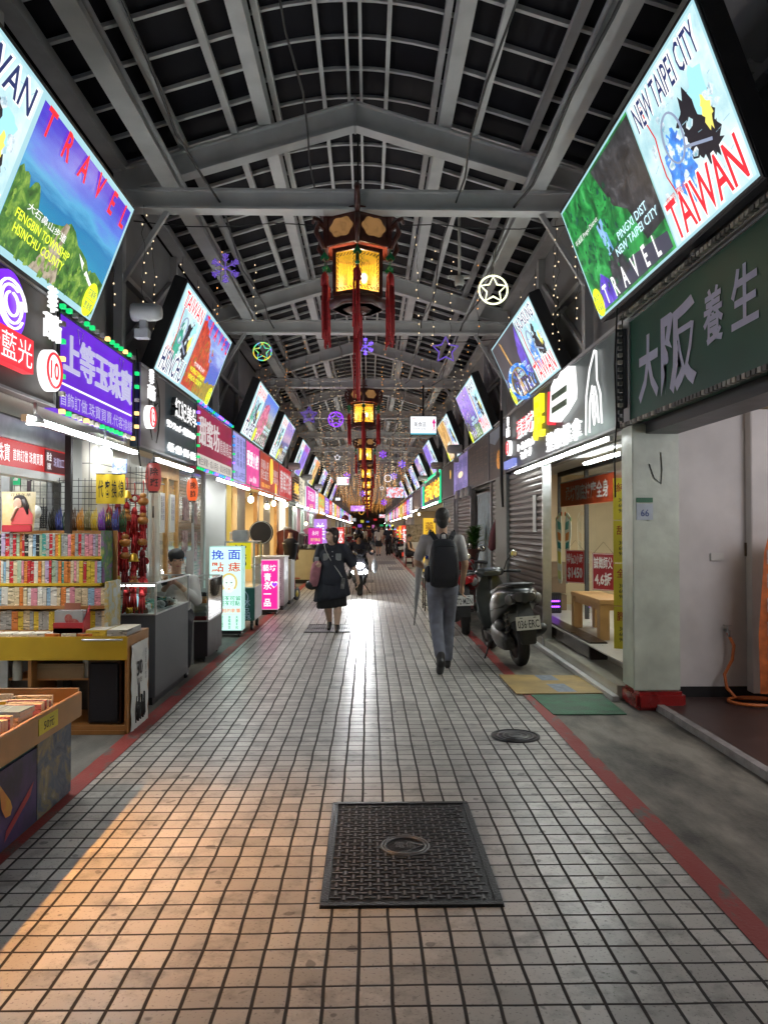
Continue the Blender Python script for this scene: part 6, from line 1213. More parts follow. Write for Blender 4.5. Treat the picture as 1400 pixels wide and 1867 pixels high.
# beauty shop front: tiled wall, plastic curtain, glass door, pegboard
t = thing('tiled_wall', 'cream tiled wall piece behind the plastic curtain', 'wall', (-2.37, 7.95, 0), 90); MB().box(-.48, .46, 0, .06, 0, 2.3).build('tiles', MATS['cream tiles'], t); MB().box(-.44, -.30, -.006, -.001, 1.55, 1.8).build('no_smoking_notice', m_white, t); b = MB(); b.tube([(-.37 + .03 * math.cos(a * PI / 8), -.009, 1.73 + .03 * math.sin(a * PI / 8)) for a in range(16)], .004, 4, True); b.build('round_mark', mat('notice red', (.5, .03, .03), .5), t)
t = thing('plastic_curtain', 'thin translucent plastic curtain gathered against the cream tiles', 'curtain', (-2.2, 7.75, .9), 60); b = MB(); nx = 24; pts = [[((-.16 + .32 * i / nx) * (1 - .35 * (j / 8)), .02 * math.sin(i * 1.3) + .01 * math.sin(i * 3.1), 1.1 * j / 8) for i in range(nx + 1)] for j in range(9)]; b.add([p for r_ in pts for p in r_], [(j * 25 + i, j * 25 + i + 1, (j + 1) * 25 + i + 1, (j + 1) * 25 + i) for j in range(8) for i in range(nx)], True); b.build('sheet', film('thin plastic', (.75, .78, .74), .38), t); MB().cyl((-.2, 0, 1.1), (.2, 0, 1.1), .008).build('rod', m_alu, t)
t = thing('glass_door', 'wood framed glass door with white notices beside the pegboard', 'door', (-2.36, 9.0, 0), 90)
b = MB(); [b.box(x - .03, x + .03, -.02, .03, 0, 2.2) for x in (-.5, 0, .5)]; b.box(-.53, .53, -.02, .03, 2.2, 2.28); [b.box(x0_, x0_ + .44, -.02, .03, z, z + .07) for x0_ in (-.47, .03) for z in (0, .95, 2.13)]; b.build('frame', m_wood, t)
MB().quad((-.47, 0, .07), (.47, 0, .07), (.47, 0, 2.13), (-.47, 0, 2.13)).build('pane', g, t)
for x in (-.25, .2): f = MB().box(x - .1, x + .1, -.026, -.021, 1.5, 1.95).build('notice', m_white, t); txt(lines('挽面點痣', 1), m_ink, t, x - .04, 1.78, .06, .28, -.028, .001); txt(lines('除毛除斑', 1), p_navy, t, x + .04, 1.78, .06, .28, -.028, .001)
t = thing('pegboard', 'brown pegboard wall panel hung with small pictures', 'pegboard', (-2.37, 10.2, 0), 90); MB().box(-.6, .7, 0, .03, 0, 2.3).build('board', wall_tile_mat('brown pegboard', (.24, .15, .12), .045), t)
for i, (x, z, w_, h_) in enumerate(((-.2, 1.8, .3, .3), (.3, 1.75, .25, .3), (-.25, 1.35, .28, .34), (.3, 1.3, .3, .4), (.0, .9, .35, .3))): MB().box(x - w_ / 2, x + w_ / 2, -.008, -.001, z - h_ / 2, z + h_ / 2).build('picture', picture('small picture %d' % i, [(.35, (.05, .03, .04)), (.5, (.4, .2, .2)), (.65, (.6, .55, .5))], 0, 11 + i), t)
lamp('AREA', 'shop_ceiling_light', (-3.0, 9.3, 2.36), 26, (1, .93, .8), .8, None, (0, 0, 0), sy=2.2)
tag(MB().ell((-2.6, 9.0, 1.45), .035).build('bulb', emi('door bulb', (1, .8, .5), 6)), 'small glowing bulb seen through the wood framed door', 'bulb')
tag(MB().box(-2.03, -1.96, 8.6, 8.61, 1.02, 1.30).build('price_card', m_white), 'tilted white price card behind the jewellery counter', 'card').rotation_euler = (0, R(0), 0)
# steel shelf doorway
t = thing('steel_shelf', 'white slotted steel shelf holding black and orange goods', 'shelf', (-2.75, 11.9, 0), 90); b = MB(); [b.box(x - .02, x + .02, y - .02, y + .02, 0, 2.0) for x in (-.5, .5) for y in (0, .35)]; b.build('posts', m_alu, t)
for k, z in enumerate((.3, .7, 1.1, 1.5, 1.95)): MB().box(-.52, .52, -.02, .37, z, z + .025).build('shelf_board', m_alu, t)
for k, (z, c, lab) in enumerate(((.33, (.5, .12, .02), 'orange box on the lowest'), (.73, (.55, .14, .02), 'orange box on the second'), (1.13, (.03, .03, .035), 'black box on the third'), (1.53, (.05, .05, .06), 'black box on the fourth'))):
    u = thing('goods_box', lab + ' board of the steel shelf', 'box', (-2.72, 11.9, z), 90); MB().box(-.4, .4, .0, .3, 0, .27).build('box', mat('goods ' + lab, c, .4, var=.7, vs=9), u); MB().box(-.1, .1, -.003, -.0005, .06, .18).build('label', m_white, u)
lamp('AREA', 'shop_ceiling_light', (-3.1, 11.9, 2.36), 24, (.97, 1, .98), .8, None, (0, 0, 0), sy=1.3)
# yellow shop: panels, bulbs
for i, (y, w_, m, lab) in enumerate(((13.1, .5, emi('yellow light panel', (.8, .55, .08), .55), 'glowing yellow panel'), (14.4, .9, m_cream, 'cream pilaster'), (16.6, .3, m_wood, 'wooden post'), (18.0, 1.2, m_cream, 'cream pilaster'), (20.2, .4, m_wood, 'wooden post'), (21.6, .9, emi('bright white panel', (1, .9, .7), .9), 'bright white panel'))):
    t = thing('front_panel', '%s in the yellow shop front, %s from the near end' % (lab, ORD[i]), 'panel', (-2.38, y, 0), 90); MB().box(-w_ / 2, w_ / 2, 0, .08, .1, 2.3).build('panel', m, t); MB().box(-w_ / 2 - .01, w_ / 2 + .01, -.01, .09, 0, .099).build('base', m_wood_dark, t)
t = thing('lattice', 'reddish wooden lattice inside the yellow shop', 'lattice', (-3.0, 13.9, 1.1), 90); b = MB(); [b.box(-.3 + .12 * i - .01, -.3 + .12 * i + .01, 0, .02, 0, 1.1) for i in range(6)]; [b.box(-.3, .3, .0, .02, .12 * i, .12 * i + .02) for i in range(10)]; b.build('slats', m_wood, t)
for k in range(3): lamp('AREA', 'shop_ceiling_light', (-3.3, 14 + 3.2 * k, 2.36), 60, (1, .74, .36), 1.2, None, (0, 0, 0), sy=2.5)
e_wb = emi('warm bare bulb', (1, .82, .5), 7, sample=True)
for i, (x, y, z) in enumerate(((-2.05, 13.4, 2.05), (-2.1, 15.9, 2.0), (-2.12, 17.2, 2.1), (-2.1, 19.6, 2.15), (-2.1, 21.8, 2.1), (-2.1, 25.8, 1.7))):
    t = thing('bare_bulb', 'warm bare bulb hanging before the yellow shop, %s from the front' % ORD[i], 'bulb', (x, y, z)); b = MB(); b.ell((0, 0, 0), (.055, .055, .065), 12, 8); b.build('globe', e_wb, t); b = MB(); b.cyl((0, 0, .06), (0, 0, .11), .03, .02); b.tube([(0, 0, .1), (0, 0, .3)], .004, 4); b.build('socket', m_black, t)
# pale curtains shop
for i in range(9):
    y = 23.3 + 1.3 * i; c = [(.55, .66, .58), (.62, .62, .58), (.6, .35, .42)][i % 3]; t = thing('long_curtain', '%s long curtain at the pale shop front, %s along' % (('pale green', 'off white', 'dusty pink')[i % 3], ORD[i]), 'curtain', (-2.36, y, .1), 90); b = MB(); nx = 16
    pts = [[(-.4 + .8 * k / nx, .04 * math.sin(k * 1.6), 2.1 * j) for k in range(nx + 1)] for j in range(2)]; b.add([p for r_ in pts for p in r_], [(k, k + 1, 18 + k, 17 + k) for k in range(nx)], True); b.build('cloth', mat('curtain %d' % (i % 3), c, .8, var=.1), t); MB().cyl((-.42, 0, 2.12), (.42, 0, 2.12), .015).build('rod', m_alu, t)
lamp('AREA', 'shop_ceiling_light', (-2.9, 28, 2.36), 110, (.95, 1, .95), .6, None, (0, 0, 0), sy=9)
# ================================================================ left street goods beyond the carts
t = thing('goods_counter', 'olive cream box counter under rows of black goods', 'counter', (-1.86, 21.6, 0)); MB().box(-.55, .36, 0, 1.0, .1, .95).build('body', mat('olive cream board', (.42, .37, .22), .5, var=.08), t, .006); MB().box(-.57, .38, -.02, 1.02, .95, .98).build('top', m_black, t); MB().box(-.5, .3, .04, .95, 0, .1).build('plinth', m_black, t)
hq = random.Random(8)
for i in range(16):
    x = -2.38 + .06 * i; t = thing('hat', 'small dark hat or cap on the olive cream counter, %s from the left' % ORD[i], 'hat', (x, 21.75 + hq.uniform(0, .5), .985), hq.uniform(0, 360), 'hats on the olive cream counter'); b = MB(); b.lathe([(.07, 0), (.068, .05), (.05, .09), (.01, .11)], n=12); b.build('crown', m_black if i % 3 else m_greyw, t); b = MB(); b.lathe([(.06, .0), (.11, -.004), (.11, .006), (.06, .012)], n=14); b.build('brim', m_black if i % 3 else m_greyw, t)
t = thing('bust_mannequin', 'headless shop bust wearing a black top with a white frilled neckline', 'mannequin', (-1.62, 15.95, .92)); b = MB(); b.lathe([(.11, -.02), (.13, .1), (.155, .26), (.16, .33), (.10, .40), (.045, .43)], n=20); b.build('black_top', mat('black knit', (.012, .012, .014), .8, bump=.4, bs=120), t); b = MB(); b.lathe([(.10, .385), (.06, .42), (.045, .47), (.04, .53), (.01, .535)], n=16); b.build('bust', mat('mannequin skin', (.55, .36, .22), .4), t); b = MB(); b.tube([(.155 * math.cos(a * PI / 12), .14 * math.sin(a * PI / 12), .31 + .012 * (a % 2)) for a in range(24)], .014, 5, True); b.build('frill', m_white, t)
def rack(x, y, L, z, cols, label, glab, clen=.55, rot=90, cat='clothes rack'):
    t = thing('clothes_rack', label, cat, (x, y, 0), rot); b = MB(); b.tube([(-L / 2, 0, 0), (-L / 2, 0, z), (L / 2, 0, z), (L / 2, 0, 0)], .012, 6); [b.tube([(s * L / 2, -.2, .02), (s * L / 2, .2, .02)], .012, 6) for s in (-1, 1)]; b.build('rail', m_alu, t)
    n = int(L / .09); ca, sa = math.cos(R(rot)), math.sin(R(rot))
    for i in range(n):
        u = -L / 2 + .08 + (L - .16) * i / max(1, n - 1); nm, c = cols[hq.randrange(len(cols))]; ln = clen * hq.uniform(.75, 1.1)
        q = thing('garment', '%s garment on the %s, %s from one end' % (nm, glab, ORD[i]), 'garment', (x + u * ca, y + u * sa, z - .03), rot, 'garments on the ' + glab); b = MB(); k = hq.uniform(.9, 1.1)
        b.rings([[(.018 * math.cos(a * PI / 4) + .006 * math.sin(zz * 9), w_ * k * math.sin(a * PI / 4), -zz) for a in range(8)] for zz, w_ in ((.0, .03), (.04, .14), (.08, .19), (ln * .5, .16), (ln, .2))]); b.build('cloth', mat('cloth ' + nm, c, .85, var=.2, vs=12), q); b = MB(); b.tube([(0, 0, 0), (0, 0, .05), (.015, 0, .06)], .003, 4); b.build('hanger', m_alu, q)
rack(-1.95, 18.6, 1.7, 1.55, [('dark brown', (.08, .03, .02)), ('rust red', (.2, .05, .03)), ('wine red', (.14, .02, .03)), ('black', (.02, .02, .02))], 'rail of dark red and brown belts and scarves behind the bust', 'rail behind the bust', .7)
rack(-2.1, 24.2, 2.0, 1.4, [('black', (.02, .02, .02)), ('grey', (.2, .2, .2)), ('cream', (.5, .42, .3))], 'rail of black and cream clothes past the olive cream counter', 'rail past the olive cream counter')
for i, (y, x, nm) in enumerate(((27, -2.0, 'first'), (31, -1.95, 'second'), (36, -1.9, 'third'), (41, -1.9, 'fourth'), (46, -1.85, 'fifth'), (52, -1.85, 'sixth'))):
    rack(x, y, 2.2, 1.6, [('red', (.45, .03, .03)), ('orange', (.55, .2, .03)), ('black', (.02, .02, .02)), ('cream', (.5, .42, .3)), ('pink', (.5, .15, .25)), ('blue', (.08, .12, .35))], 'mixed colour clothes rail far on the left, %s one' % nm, '%s far left rail' % nm)
t = thing('toy_scooter', 'child\'s red balance bike with yellow wheels at the left kerb', 'toy bike', (-1.62, 16.4, 0), 70); m_toyr = mat('toy red', (.55, .05, .03), .35); m_toyy = mat('toy yellow', (.6, .45, .03), .4)
for x in (-.2, .2): b = MB(); b.m(0).lathe([(.10, -.02), (.135, -.025), (.14, 0), (.135, .025), (.10, .02)], (x, 0, .14), 20, 'y'); b.m(1).lathe([(.02, -.03), (.10, -.015), (.10, .015), (.02, .03)], (x, 0, .14), 16, 'y'); b.build('wheel', [m_black, m_toyy], t)
b = MB(); b.tube([(-.2, 0, .14), (-.05, 0, .28), (.15, 0, .26), (.2, 0, .14)], .018); b.tube([(.15, 0, .2), (.11, 0, .4), (.1, 0, .48)], .015); b.tube([(.1, -.13, .48), (.1, .13, .48)], .014); b.build('frame', m_toyr, t); MB().ell((-.08, 0, .33), (.1, .05, .025)).build('saddle', m_black, t)
def standee(x, y, w, h, m, s, mt, label, z=0, rz=0):
    t = thing('standing_sign', label, 'standing sign', (x, y, z), rz); MB().box(-w / 2, w / 2, 0, .05, .05, h).build('board', m, t); MB().box(-w / 2 - .02, w / 2 + .02, -.1, .15, 0, .05).build('foot', m_black, t)
    if s: txt(s, mt, t, 0, .05 + (h - .05) * .55, w * .7, (h - .05) * .75, -.002, .003)
    return t
t = standee(-1.62, 23.4, .42, 1.55, emi('magenta stand', (.65, .03, .38), .85, sample=True), '', e_w, 'tall magenta standing sign with white and yellow print behind the woman')
txt('永村', e_w, t, 0, 1.4, .2, .14, -.003, .003); txt('流行飾品', p_ylp, t, 0, 1.2, .3, .1, -.003, .003); txt(lines('全館特價五折起', 1), e_w, t, -.12, .7, .08, .8, -.003, .003); txt(lines('歡迎參觀選購', 1), e_w, t, .08, .75, .08, .7, -.003, .003)
standee(-1.85, 29.5, .5, 1.9, emi('lilac stand', (.5, .25, .8), .8), '美\n容', e_w, 'lilac standing sign further along the left kerb')
standee(-1.6, 44, .4, 1.6, emi('red stand', (.7, .05, .04), .8), '茶', e_w, 'far red standing sign on the left')
t = thing('parasol', 'folded dark red parasol dome over a far left stall', 'parasol', (-1.53, 50, 0)); b = MB(); b.lathe([(.24, 2.1), (.23, 2.25), (.16, 2.36), (.02, 2.42)], n=18); b.build('canopy', mat('wine cloth', (.13, .015, .02), .7), t); MB().cyl((0, 0, 0), (0, 0, 2.38), .02).build('pole', m_alu, t)
# ================================================================ right: white column, massage shop, pavement things
m_col = mat('greenish white column', (.54, .60, .51), .4, var=.2, vs=3.5, bump=.25, bs=14)
t = thing('column', 'chipped greenish white column with a red painted base', 'column', (2.48, 6.68, 0)); MB().box(-.20, .18, -.16, .2, .16, 2.45).build('shaft', m_col, t, .012); MB().box(-.21, .215, -.20, .215, 0, .158).build('red_base', mat('glossy red paint', (.26, .012, .012), .28, var=.3, vs=5, coat=.3), t, .03); MB().box(-.23, -.11, -.182, -.162, .17, 2.44).build('corner_strip', m_col, t, .006)
f = MB().box(-.20, -.06, -.19, -.183, 1.62, 1.76).build('number_plate', mat('pale blue plate', (.45, .52, .58), .4), t); txt('66', mat('plate blue', (.03, .06, .25), .5), t, -.13, 1.68, .07, .06, -.191, .002); MB().box(-.20, -.06, -.19, -.1835, 1.77, 1.81).build('green_plate', mat('plate green', (.02, .14, .06), .4), t)
cable([(2.40, 6.515, 2.1), (2.44, 6.512, 1.98), (2.5, 6.514, 1.93), (2.51, 6.513, 2.05), (2.5, 6.515, 2.2)], 'loose black wire on the face of the white column', .004)
t = thing('pole', 'white painted pipe pole with a cable on top beside the column', 'pole', (2.39, 6.92, .131)); MB().cyl((0, 0, .1), (0, 0, 1.63), .034, n=16).build('shaft', m_col, t); MB().cyl((0, 0, 0), (0, 0, .098), .045, n=16).build('base', m_greyw, t); MB().ell((0, 0, 1.632), (.036, .036, .014)).build('cap', m_can, t)
m_step = mat('cream step tile', (.47, .44, .36), .22, var=.12, vs=2); m_riser = mat('dark stained riser', (.028, .018, .014), .3, var=.3)
t = thing('entrance_steps', 'two cream tiled steps up to the massage shop', 'steps', (2.24, 9.35, 0), -90)
MB().box(-2.7, 2.44, 0, .34, 0, .13).build('lower_step', m_step, t, .006); MB().box(-2.7, 2.40, .342, 3.0, 0, .30).build('upper_step', m_step, t, .006); MB().box(-2.7, 2.5, -.06, -.001, 0, .045).build('kerb', m_white, t)
t = thing('step_box', 'long dark stained wooden box step lying on the lower tiled step', 'wooden step', (2.46, 9.9, .131), -90); MB().box(-1.6, 1.65, -.08, .115, 0, .19).build('body', m_riser, t, .006); MB().box(-1.58, 1.63, -.085, -.0805, .01, .18).build('front_board', mat('dark veneer', (.05, .036, .03), .25, var=.4, vs=4), t)
t = thing('bench', 'light wooden bench with four square legs on the massage shop platform', 'bench', (2.75, 9.1, .302), -90)
m_birch = mat('light birch', (.52, .30, .12), .35, var=.12, vs=6)
MB().box(-.60, .62, -.19, .19, .40, .45).build('seat', m_birch, t, .006); MB().box(-.56, .58, -.17, .17, .33, .398).build('apron', m_birch, t)
for sx in (-.53, .55):
    for sy in (-.13, .13): MB().box(sx - .055, sx + .055, sy - .055, sy + .055, 0, .397).build('leg', m_birch, t, .004)
t = thing('shop_window', 'dark framed glass front of the massage shop', 'window', (2.99, 9.5, .302), -90)
b = MB(); [b.box(x - .025, x + .025, -.02, .03, 0, 2.05) for x in (-2.5, -1.0, .6, 2.3)]; b.box(-2.52, 2.32, -.02, .03, 2.05, 2.12); b.build('frame', m_dark, t)
MB().quad((-2.5, 0, .02), (2.3, 0, .02), (2.3, 0, 2.04), (-2.5, 0, 2.04)).build('pane', g, t)
f = thing('shop_banner', 'orange red banner of eight white characters across the massage window', 'banner', (2.93, 10.3, 1.90), -90); f.scale = (1.5, 1, 1.2); MB().box(-.92, .78, 0, .02, -.02, .27).build('panel', mat('vermilion vinyl', (.55, .075, .02), .4, var=.06), f); txt('承坊腳底按摩全身', m_white, f, -.02, .125, 1.36, .19, -.002, .003, .02); MB().box(-.93, .79, -.004, .03, .271, .285).build('rail', m_alu, f)
for i, (y, a, b_, lab) in enumerate(((10.75, '特價2小時', '$1450', 'red price card reading 1450 hung in the massage window'), (9.45, '誠徵師父', '4,6拆', 'dark red card reading 4,6 hung in the massage window'))):
    f = thing('price_card', lab, 'card', (2.90, y, .78), -52); MB().box(-.16, .16, 0, .012, 0, .46).build('card', mat('red card %d' % i, [(.42, .02, .02), (.26, .012, .02)][i], .4), f); b = MB(); b.box(-.152, .152, -.003, -.0005, .006, .012); b.box(-.152, .152, -.003, -.0005, .448, .454); b.box(-.155, -.149, -.003, -.0005, .012, .448); b.box(.149, .155, -.003, -.0005, .012, .448); b.build('border', m_white, f)
    txt(a, m_white, f, 0, .34, .27, .15, -.003, .002, .015); txt(b_, m_white, f, 0, .135, .25, .17, -.003, .002, .03); b = MB(); b.tube([(-.14, .005, .46), (0, .005, .6), (.14, .005, .46)], .002, 4); b.build('string', m_wire, f)
f = thing('reflexology_soles', 'pair of colourful foot sole charts hanging in the massage window', 'foot chart', (2.85, 11.2, .74), -45)
for sx in (-1, 1):
    p = [(sx * (.02 + .10 * a), z) for a, z in ((.15, .0), (.5, .0), (.75, .06), (.8, .25), (.85, .5), (1.05, .72), (1.1, .86), (.9, .98), (.5, 1.04), (.2, 1.0), (.05, .8), (.15, .5), (.1, .2), (.05, .06))]
    o = MB().prism(p, 0, .012).build('sole', mat('pale sole', (.5, .52, .42), .5), f)
    for k, (z0, z1, c) in enumerate(((.05, .20, (.4, .42, .15)), (.28, .48, (.5, .45, .08)), (.5, .62, (.03, .18, .16)), (.62, .76, (.5, .18, .04)), (.78, .92, (.08, .25, .2)))): 
        b = MB(); b.prism([(sx * .035, z0), (sx * .085, z0 + .02), (sx * .095, z1), (sx * .04, z1 - .03)], -.004, -.0005); b.build('zone', mat('zone %d' % k, c, .5), o)
    for k in range(5): b = MB(); b.ell((sx * (.03 + .022 * k), .006, 1.02 - .02 * k), (.013, .008, .035), 8, 6); b.build('toe', mat('toe %d' % (k % 3), [(.5, .12, .03), (.1, .3, .12), (.5, .4, .05)][k % 3], .5), o)
t = thing('yellow_chart', 'tall yellow price chart of four panels behind the white pole', 'chart', (2.50, 7.25, .40), -24)
for k in range(4): f = MB().box(-.17, .17, 0, .012, .41 * k, .41 * k + .40).build('panel', mat('yellow card bright', (.66, .58, .04), .45, var=.05), t); txt(('腳底按摩', '全身指壓', '刮痧拔罐', '純手工')[k], mat('chart red', (.4, .05, .02), .5), t, 0, .41 * k + .31, .28, .09, -.002, .002, .01); txt('30分 300元\n60分 600元\n90分 900元', m_ink, t, 0, .41 * k + .14, .24, .15, -.002, .002)
t = thing('reception_desk', 'dark reception counter inside the massage shop', 'counter', (4.1, 10.6, .302), -90); MB().box(-.5, .6, 0, .4, 0, 1.05).build('body', mat('dark teal counter', (.03, .04, .045), .4), t); MB().box(-.52, .62, -.02, .42, 1.05, 1.08).build('top', m_black, t)
t = thing('teapot', 'dark clay teapot on the reception counter', 'teapot', (4.1, 10.6, 1.385)); b = MB(); b.lathe([(.08, 0), (.13, .06), (.12, .13), (.05, .17), (.02, .2)], n=18); b.build('body', mat('clay', (.06, .05, .035), .5), t); b = MB(); b.tube([(-.1, 0, .15), (-.06, 0, .28), (.06, 0, .28), (.1, 0, .15)], .008); b.build('handle', m_black, t); b = MB(); b.tube([(.11, 0, .07), (.18, 0, .12), (.2, 0, .17)], .015); b.build('spout', m_black, t)
tag(MB().box(4.6, 4.62, 11.7, 12.0, .302, 2.3).build('red_board', mat('red brown board', (.28, .03, .025), .5)), 'red brown upright board on the massage shop back wall', 'board')
t = thing('wall_poster', 'pink and white notices on the back wall of the massage shop', 'poster', (4.9, 9.6, 1.2), -90); MB().box(-.5, -.05, 0, .01, 0, .8).build('sheet', mat('pink paper', (.6, .4, .42), .7), t); MB().box(0, .5, 0, .01, .05, .75).build('sheet', picture('anatomy chart', [(.4, (.5, .48, .42)), (.55, (.2, .22, .2))], 0, 9), t)
lamp('AREA', 'shop_ceiling_light', (3.9, 9.8, 2.38), 60, (1, .95, .85), 1.2, None, (0, 0, 0), sy=2.4)
tube_light(1, 8.0, 9.3, 2.62, 2.36, label='inner white tube above the red banner in the massage shop')
t = thing('insect_lamp', 'violet glowing insect trap lamp on the massage shop platform', 'insect trap', (2.72, 11.2, .303)); MB().box(-.1, .1, .0, .14, 0, .3).build('case', m_black, t, .01); b = MB(); b.cyl((-.07, -.012, .1), (.07, -.012, .1), .012); b.cyl((-.07, -.012, .18), (.07, -.012, .18), .012); b.build('violet_tube', emi('violet tube', (.35, .06, 1), 3, sample=True), t); b = MB(); [b.box(-.09 + .03 * i - .002, -.09 + .03 * i + .002, -.03, -.026, .04, .26) for i in range(7)]; b.build('grille', m_gridw, t)
for i, z in enumerate((.303, .56, .80)):
    t = thing('carton', 'brown carton, %s of the pile beside the violet lamp' % ('lowest', 'middle', 'topmost')[i], 'carton', (2.8, 11.75, z)); s_ = (.2, .19, .22)[i]; MB().box(-s_, s_, -.15, .15, 0, .235).build('box', mat('kraft card dark', (.2, .13, .08), .7), t, .004); MB().box(-s_ - .001, s_ + .001, -.02, .02, .2355, .237).build('tape', MATS['clear tape'], t)
t = thing('door_post', 'orange wooden door post beside the dark glass of the massage shop', 'door post', (2.76, 12.1, .302)); MB().box(-.12, .1, -.05, .05, 0, 2.0).build('shaft', mat('amber wood', (.4, .2, .035), .35, var=.2), t); MB().box(-.125, .105, -.055, .055, 2.0, 2.05).build('head', m_wood_dark, t)
def potplant(x, y, z, label, H, n, seed, potc, lit=1):
    t = thing('potted_plant', label, 'plant', (x, y, z)); b = MB(); b.lathe([(.09, 0), (.13, .2), (.14, .22), (.12, .22), (.1, .16)], n=18); b.build('pot', potc, t); q = random.Random(seed); b = MB()
    for i in range(n):
        a = q.uniform(0, 6.28); st = Vector((q.uniform(-.05, .05), q.uniform(-.05, .05), .2 + q.uniform(0, H * .55))); L = H * q.uniform(.42, .72); el = q.uniform(.1, 1.2); w_ = q.uniform(.016, .028); d = Vector((math.cos(a), math.sin(a), 0)); sd = Vector((-d.y, d.x, 0)) * w_
        p0 = st; p1 = st + d * L * .45 * math.cos(el) + Vector((0, 0, L * .45 * math.sin(el))); p2 = st + d * L * math.cos(el * .7) + Vector((0, 0, L * .75 * math.sin(el) - L * .12))
        b.add([p0 - sd * .3, p0 + sd * .3, p1 + sd, p1 - sd, p2], [(0, 1, 2, 3), (3, 2, 4)], True)
    b.build('leaves', mat('leaf green', (.07, .19, .035), .4, var=.5, vs=5), t); b = MB(); [b.tube([(q.uniform(-.04, .04), q.uniform(-.04, .04), .18), (q.uniform(-.05, .05), q.uniform(-.05, .05), .2 + H * .6)], .008, 5) for i in range(4)]; b.build('stems', mat('stem brown', (.12, .09, .04), .7), t); return t
potplant(2.06, 15.1, .92, 'bushy potted dracaena on a stand behind the walking man', .62, 170, 4, mat('brown glazed pot', (.12, .045, .035), .3))
t = thing('plant_stand', 'small grey stand under the bushy potted dracaena', 'stand', (2.06, 15.1, 0)); MB().box(-.2, .2, -.2, .2, .88, .918).build('top', m_greyw, t); [MB().box(sx * .17 - .02, sx * .17 + .02, sy * .17 - .02, sy * .17 + .02, 0, .879).build('leg', m_greyw, t) for sx in (-1, 1) for sy in (-1, 1)]
potplant(2.8, 8.0, .303, 'small potted plant on the platform behind the wooden bench', .3, 50, 6, m_black)
# right shutters and pillars
shutter(1, 9.85, 12.35, 2.28, 'big brown grey roller shutter with a pale notice, beside the massage shop')
tag(MB().box(2.25, 2.255, 10.3, 10.5, 1.5, 2.0).build('paper_notice', m_white), 'narrow white paper notice stuck on the big roller shutter', 'notice')
t = thing('pillar', 'plain grey pillar between the roller shutters', 'pillar', (2.3, 12.9, 0)); MB().box(-.08, .2, -.55, .5, .1, 2.42).build('shaft', mat('grey green plaster', (.24, .26, .24), .6, var=.08), t); MB().box(-.09, .21, -.56, .51, 0, .1).build('base', m_greyw, t)
shutter(1, 13.55, 14.3, 2.33, 'narrow dented shutter past the grey pillar', mat('pale shutter', (.24, .23, .22), .45, metal=.3))
t = thing('folded_umbrella', 'dark red folded parasol hanging by the narrow shutter', 'parasol', (2.16, 13.5, 1.15), 0, None, 0, 12); b = MB(); b.lathe([(.02, 0), (.07, .05), (.085, .3), (.05, .55), (.02, .62)], n=10); b.build('cloth', mat('faded wine cloth', (.16, .05, .06), .8, bump=.4, bs=20), t); MB().cyl((0, 0, .6), (0, 0, .75), .01).build('handle', m_black, t)
t = thing('blue_curtain', 'pale blue curtain closing a doorway past the narrow shutter', 'curtain', (2.33, 15.6, .05), -90); b = MB(); nx = 30; pts = [[(-.75 + 1.5 * k / nx, .035 * math.sin(k * 1.3), 2.2 * j) for k in range(nx + 1)] for j in range(2)]; b.add([p for r_ in pts for p in r_], [(k, k + 1, 32 + k, 31 + k) for k in range(nx)], True); b.build('cloth', mat('pale blue cloth', (.36, .46, .52), .8, var=.15, vs=8), t); MB().cyl((-.8, 0, 2.22), (.8, 0, 2.22), .015).build('rod', m_alu, t)
shutter(1, 17.2, 19.9, 2.33, 'far brown roller shutter past the pale blue curtain')
shutter(1, 20.6, 23.4, 2.33, 'grey roller shutter before the red and green neon sign', m_greyw)
for i, y in enumerate((16.2, 17.0, 18.0)): t = thing('spot_light', 'grey can spotlight on the ledge above the pale blue curtain, %s of three' % ORD[i], 'spotlight', (2.1, y, 2.33)); b = MB(); b.lathe([(.03, .1), (.07, .08), (.08, -.1), (.06, -.1)], n=14); b.build('head', m_paint2, t); b = MB(); b.lathe([(.001, -.09), (.06, -.09), (.06, -.095), (.001, -.095)], n=14); b.build('lens', emi('weak spot lens', (1, .95, .85), 3), t); MB().box(-.01, .15, -.01, .01, .1, .12).build('arm', m_paint2, t)
# pavement things on the right
def flatmat(pts, m, label, z=.009, cat='mat', bands=()):
    t = thing('floor_mat', label, cat, (0, 0, 0)); b = MB(); n = len(pts); b.add([(x, y, z) for x, y in pts] + [(x, y, z - .006) for x, y in pts], [tuple(range(n))] + [(i, i + n, (i + 1) % n + n, (i + 1) % n) for i in range(n)]); b.build('sheet', m, t)
    for p, bm_ in bands: b = MB(); b.add([(x, y, z + .002) for x, y in p], [tuple(range(len(p)))]); b.build('tape', bm_, t)
m_cardb = mat('yellowed cardboard', (.36, .25, .09), .65, var=.28, vs=4, bump=.3, bs=14); m_bt = mat('blue grey tape', (.17, .21, .27), .5, var=.4, vs=20)
flatmat([(1.36, 8.05), (2.17, 7.98), (2.19, 7.12), (1.37, 7.12)], m_cardb, 'flattened yellow cardboard with blue tape on the pavement', .017, 'cardboard', [([(1.72, 8.0), (1.9, 7.99), (1.92, 7.72), (1.74, 7.72)], m_bt), ([(1.74, 7.55), (1.92, 7.55), (1.95, 7.18), (1.77, 7.18)], m_bt)])
flatmat([(1.50, 7.10), (2.16, 7.12), (2.14, 6.36), (1.53, 6.36)], mat('green mat', (.02, .12, .055), .6, var=.45, vs=6, bump=.4, bs=150), 'small green mat in front of the cardboard')
t = thing('hose', 'orange garden hose coiled on the brown floor below a tap', 'hose', (3.18, 6.78, 0)); b = MB()
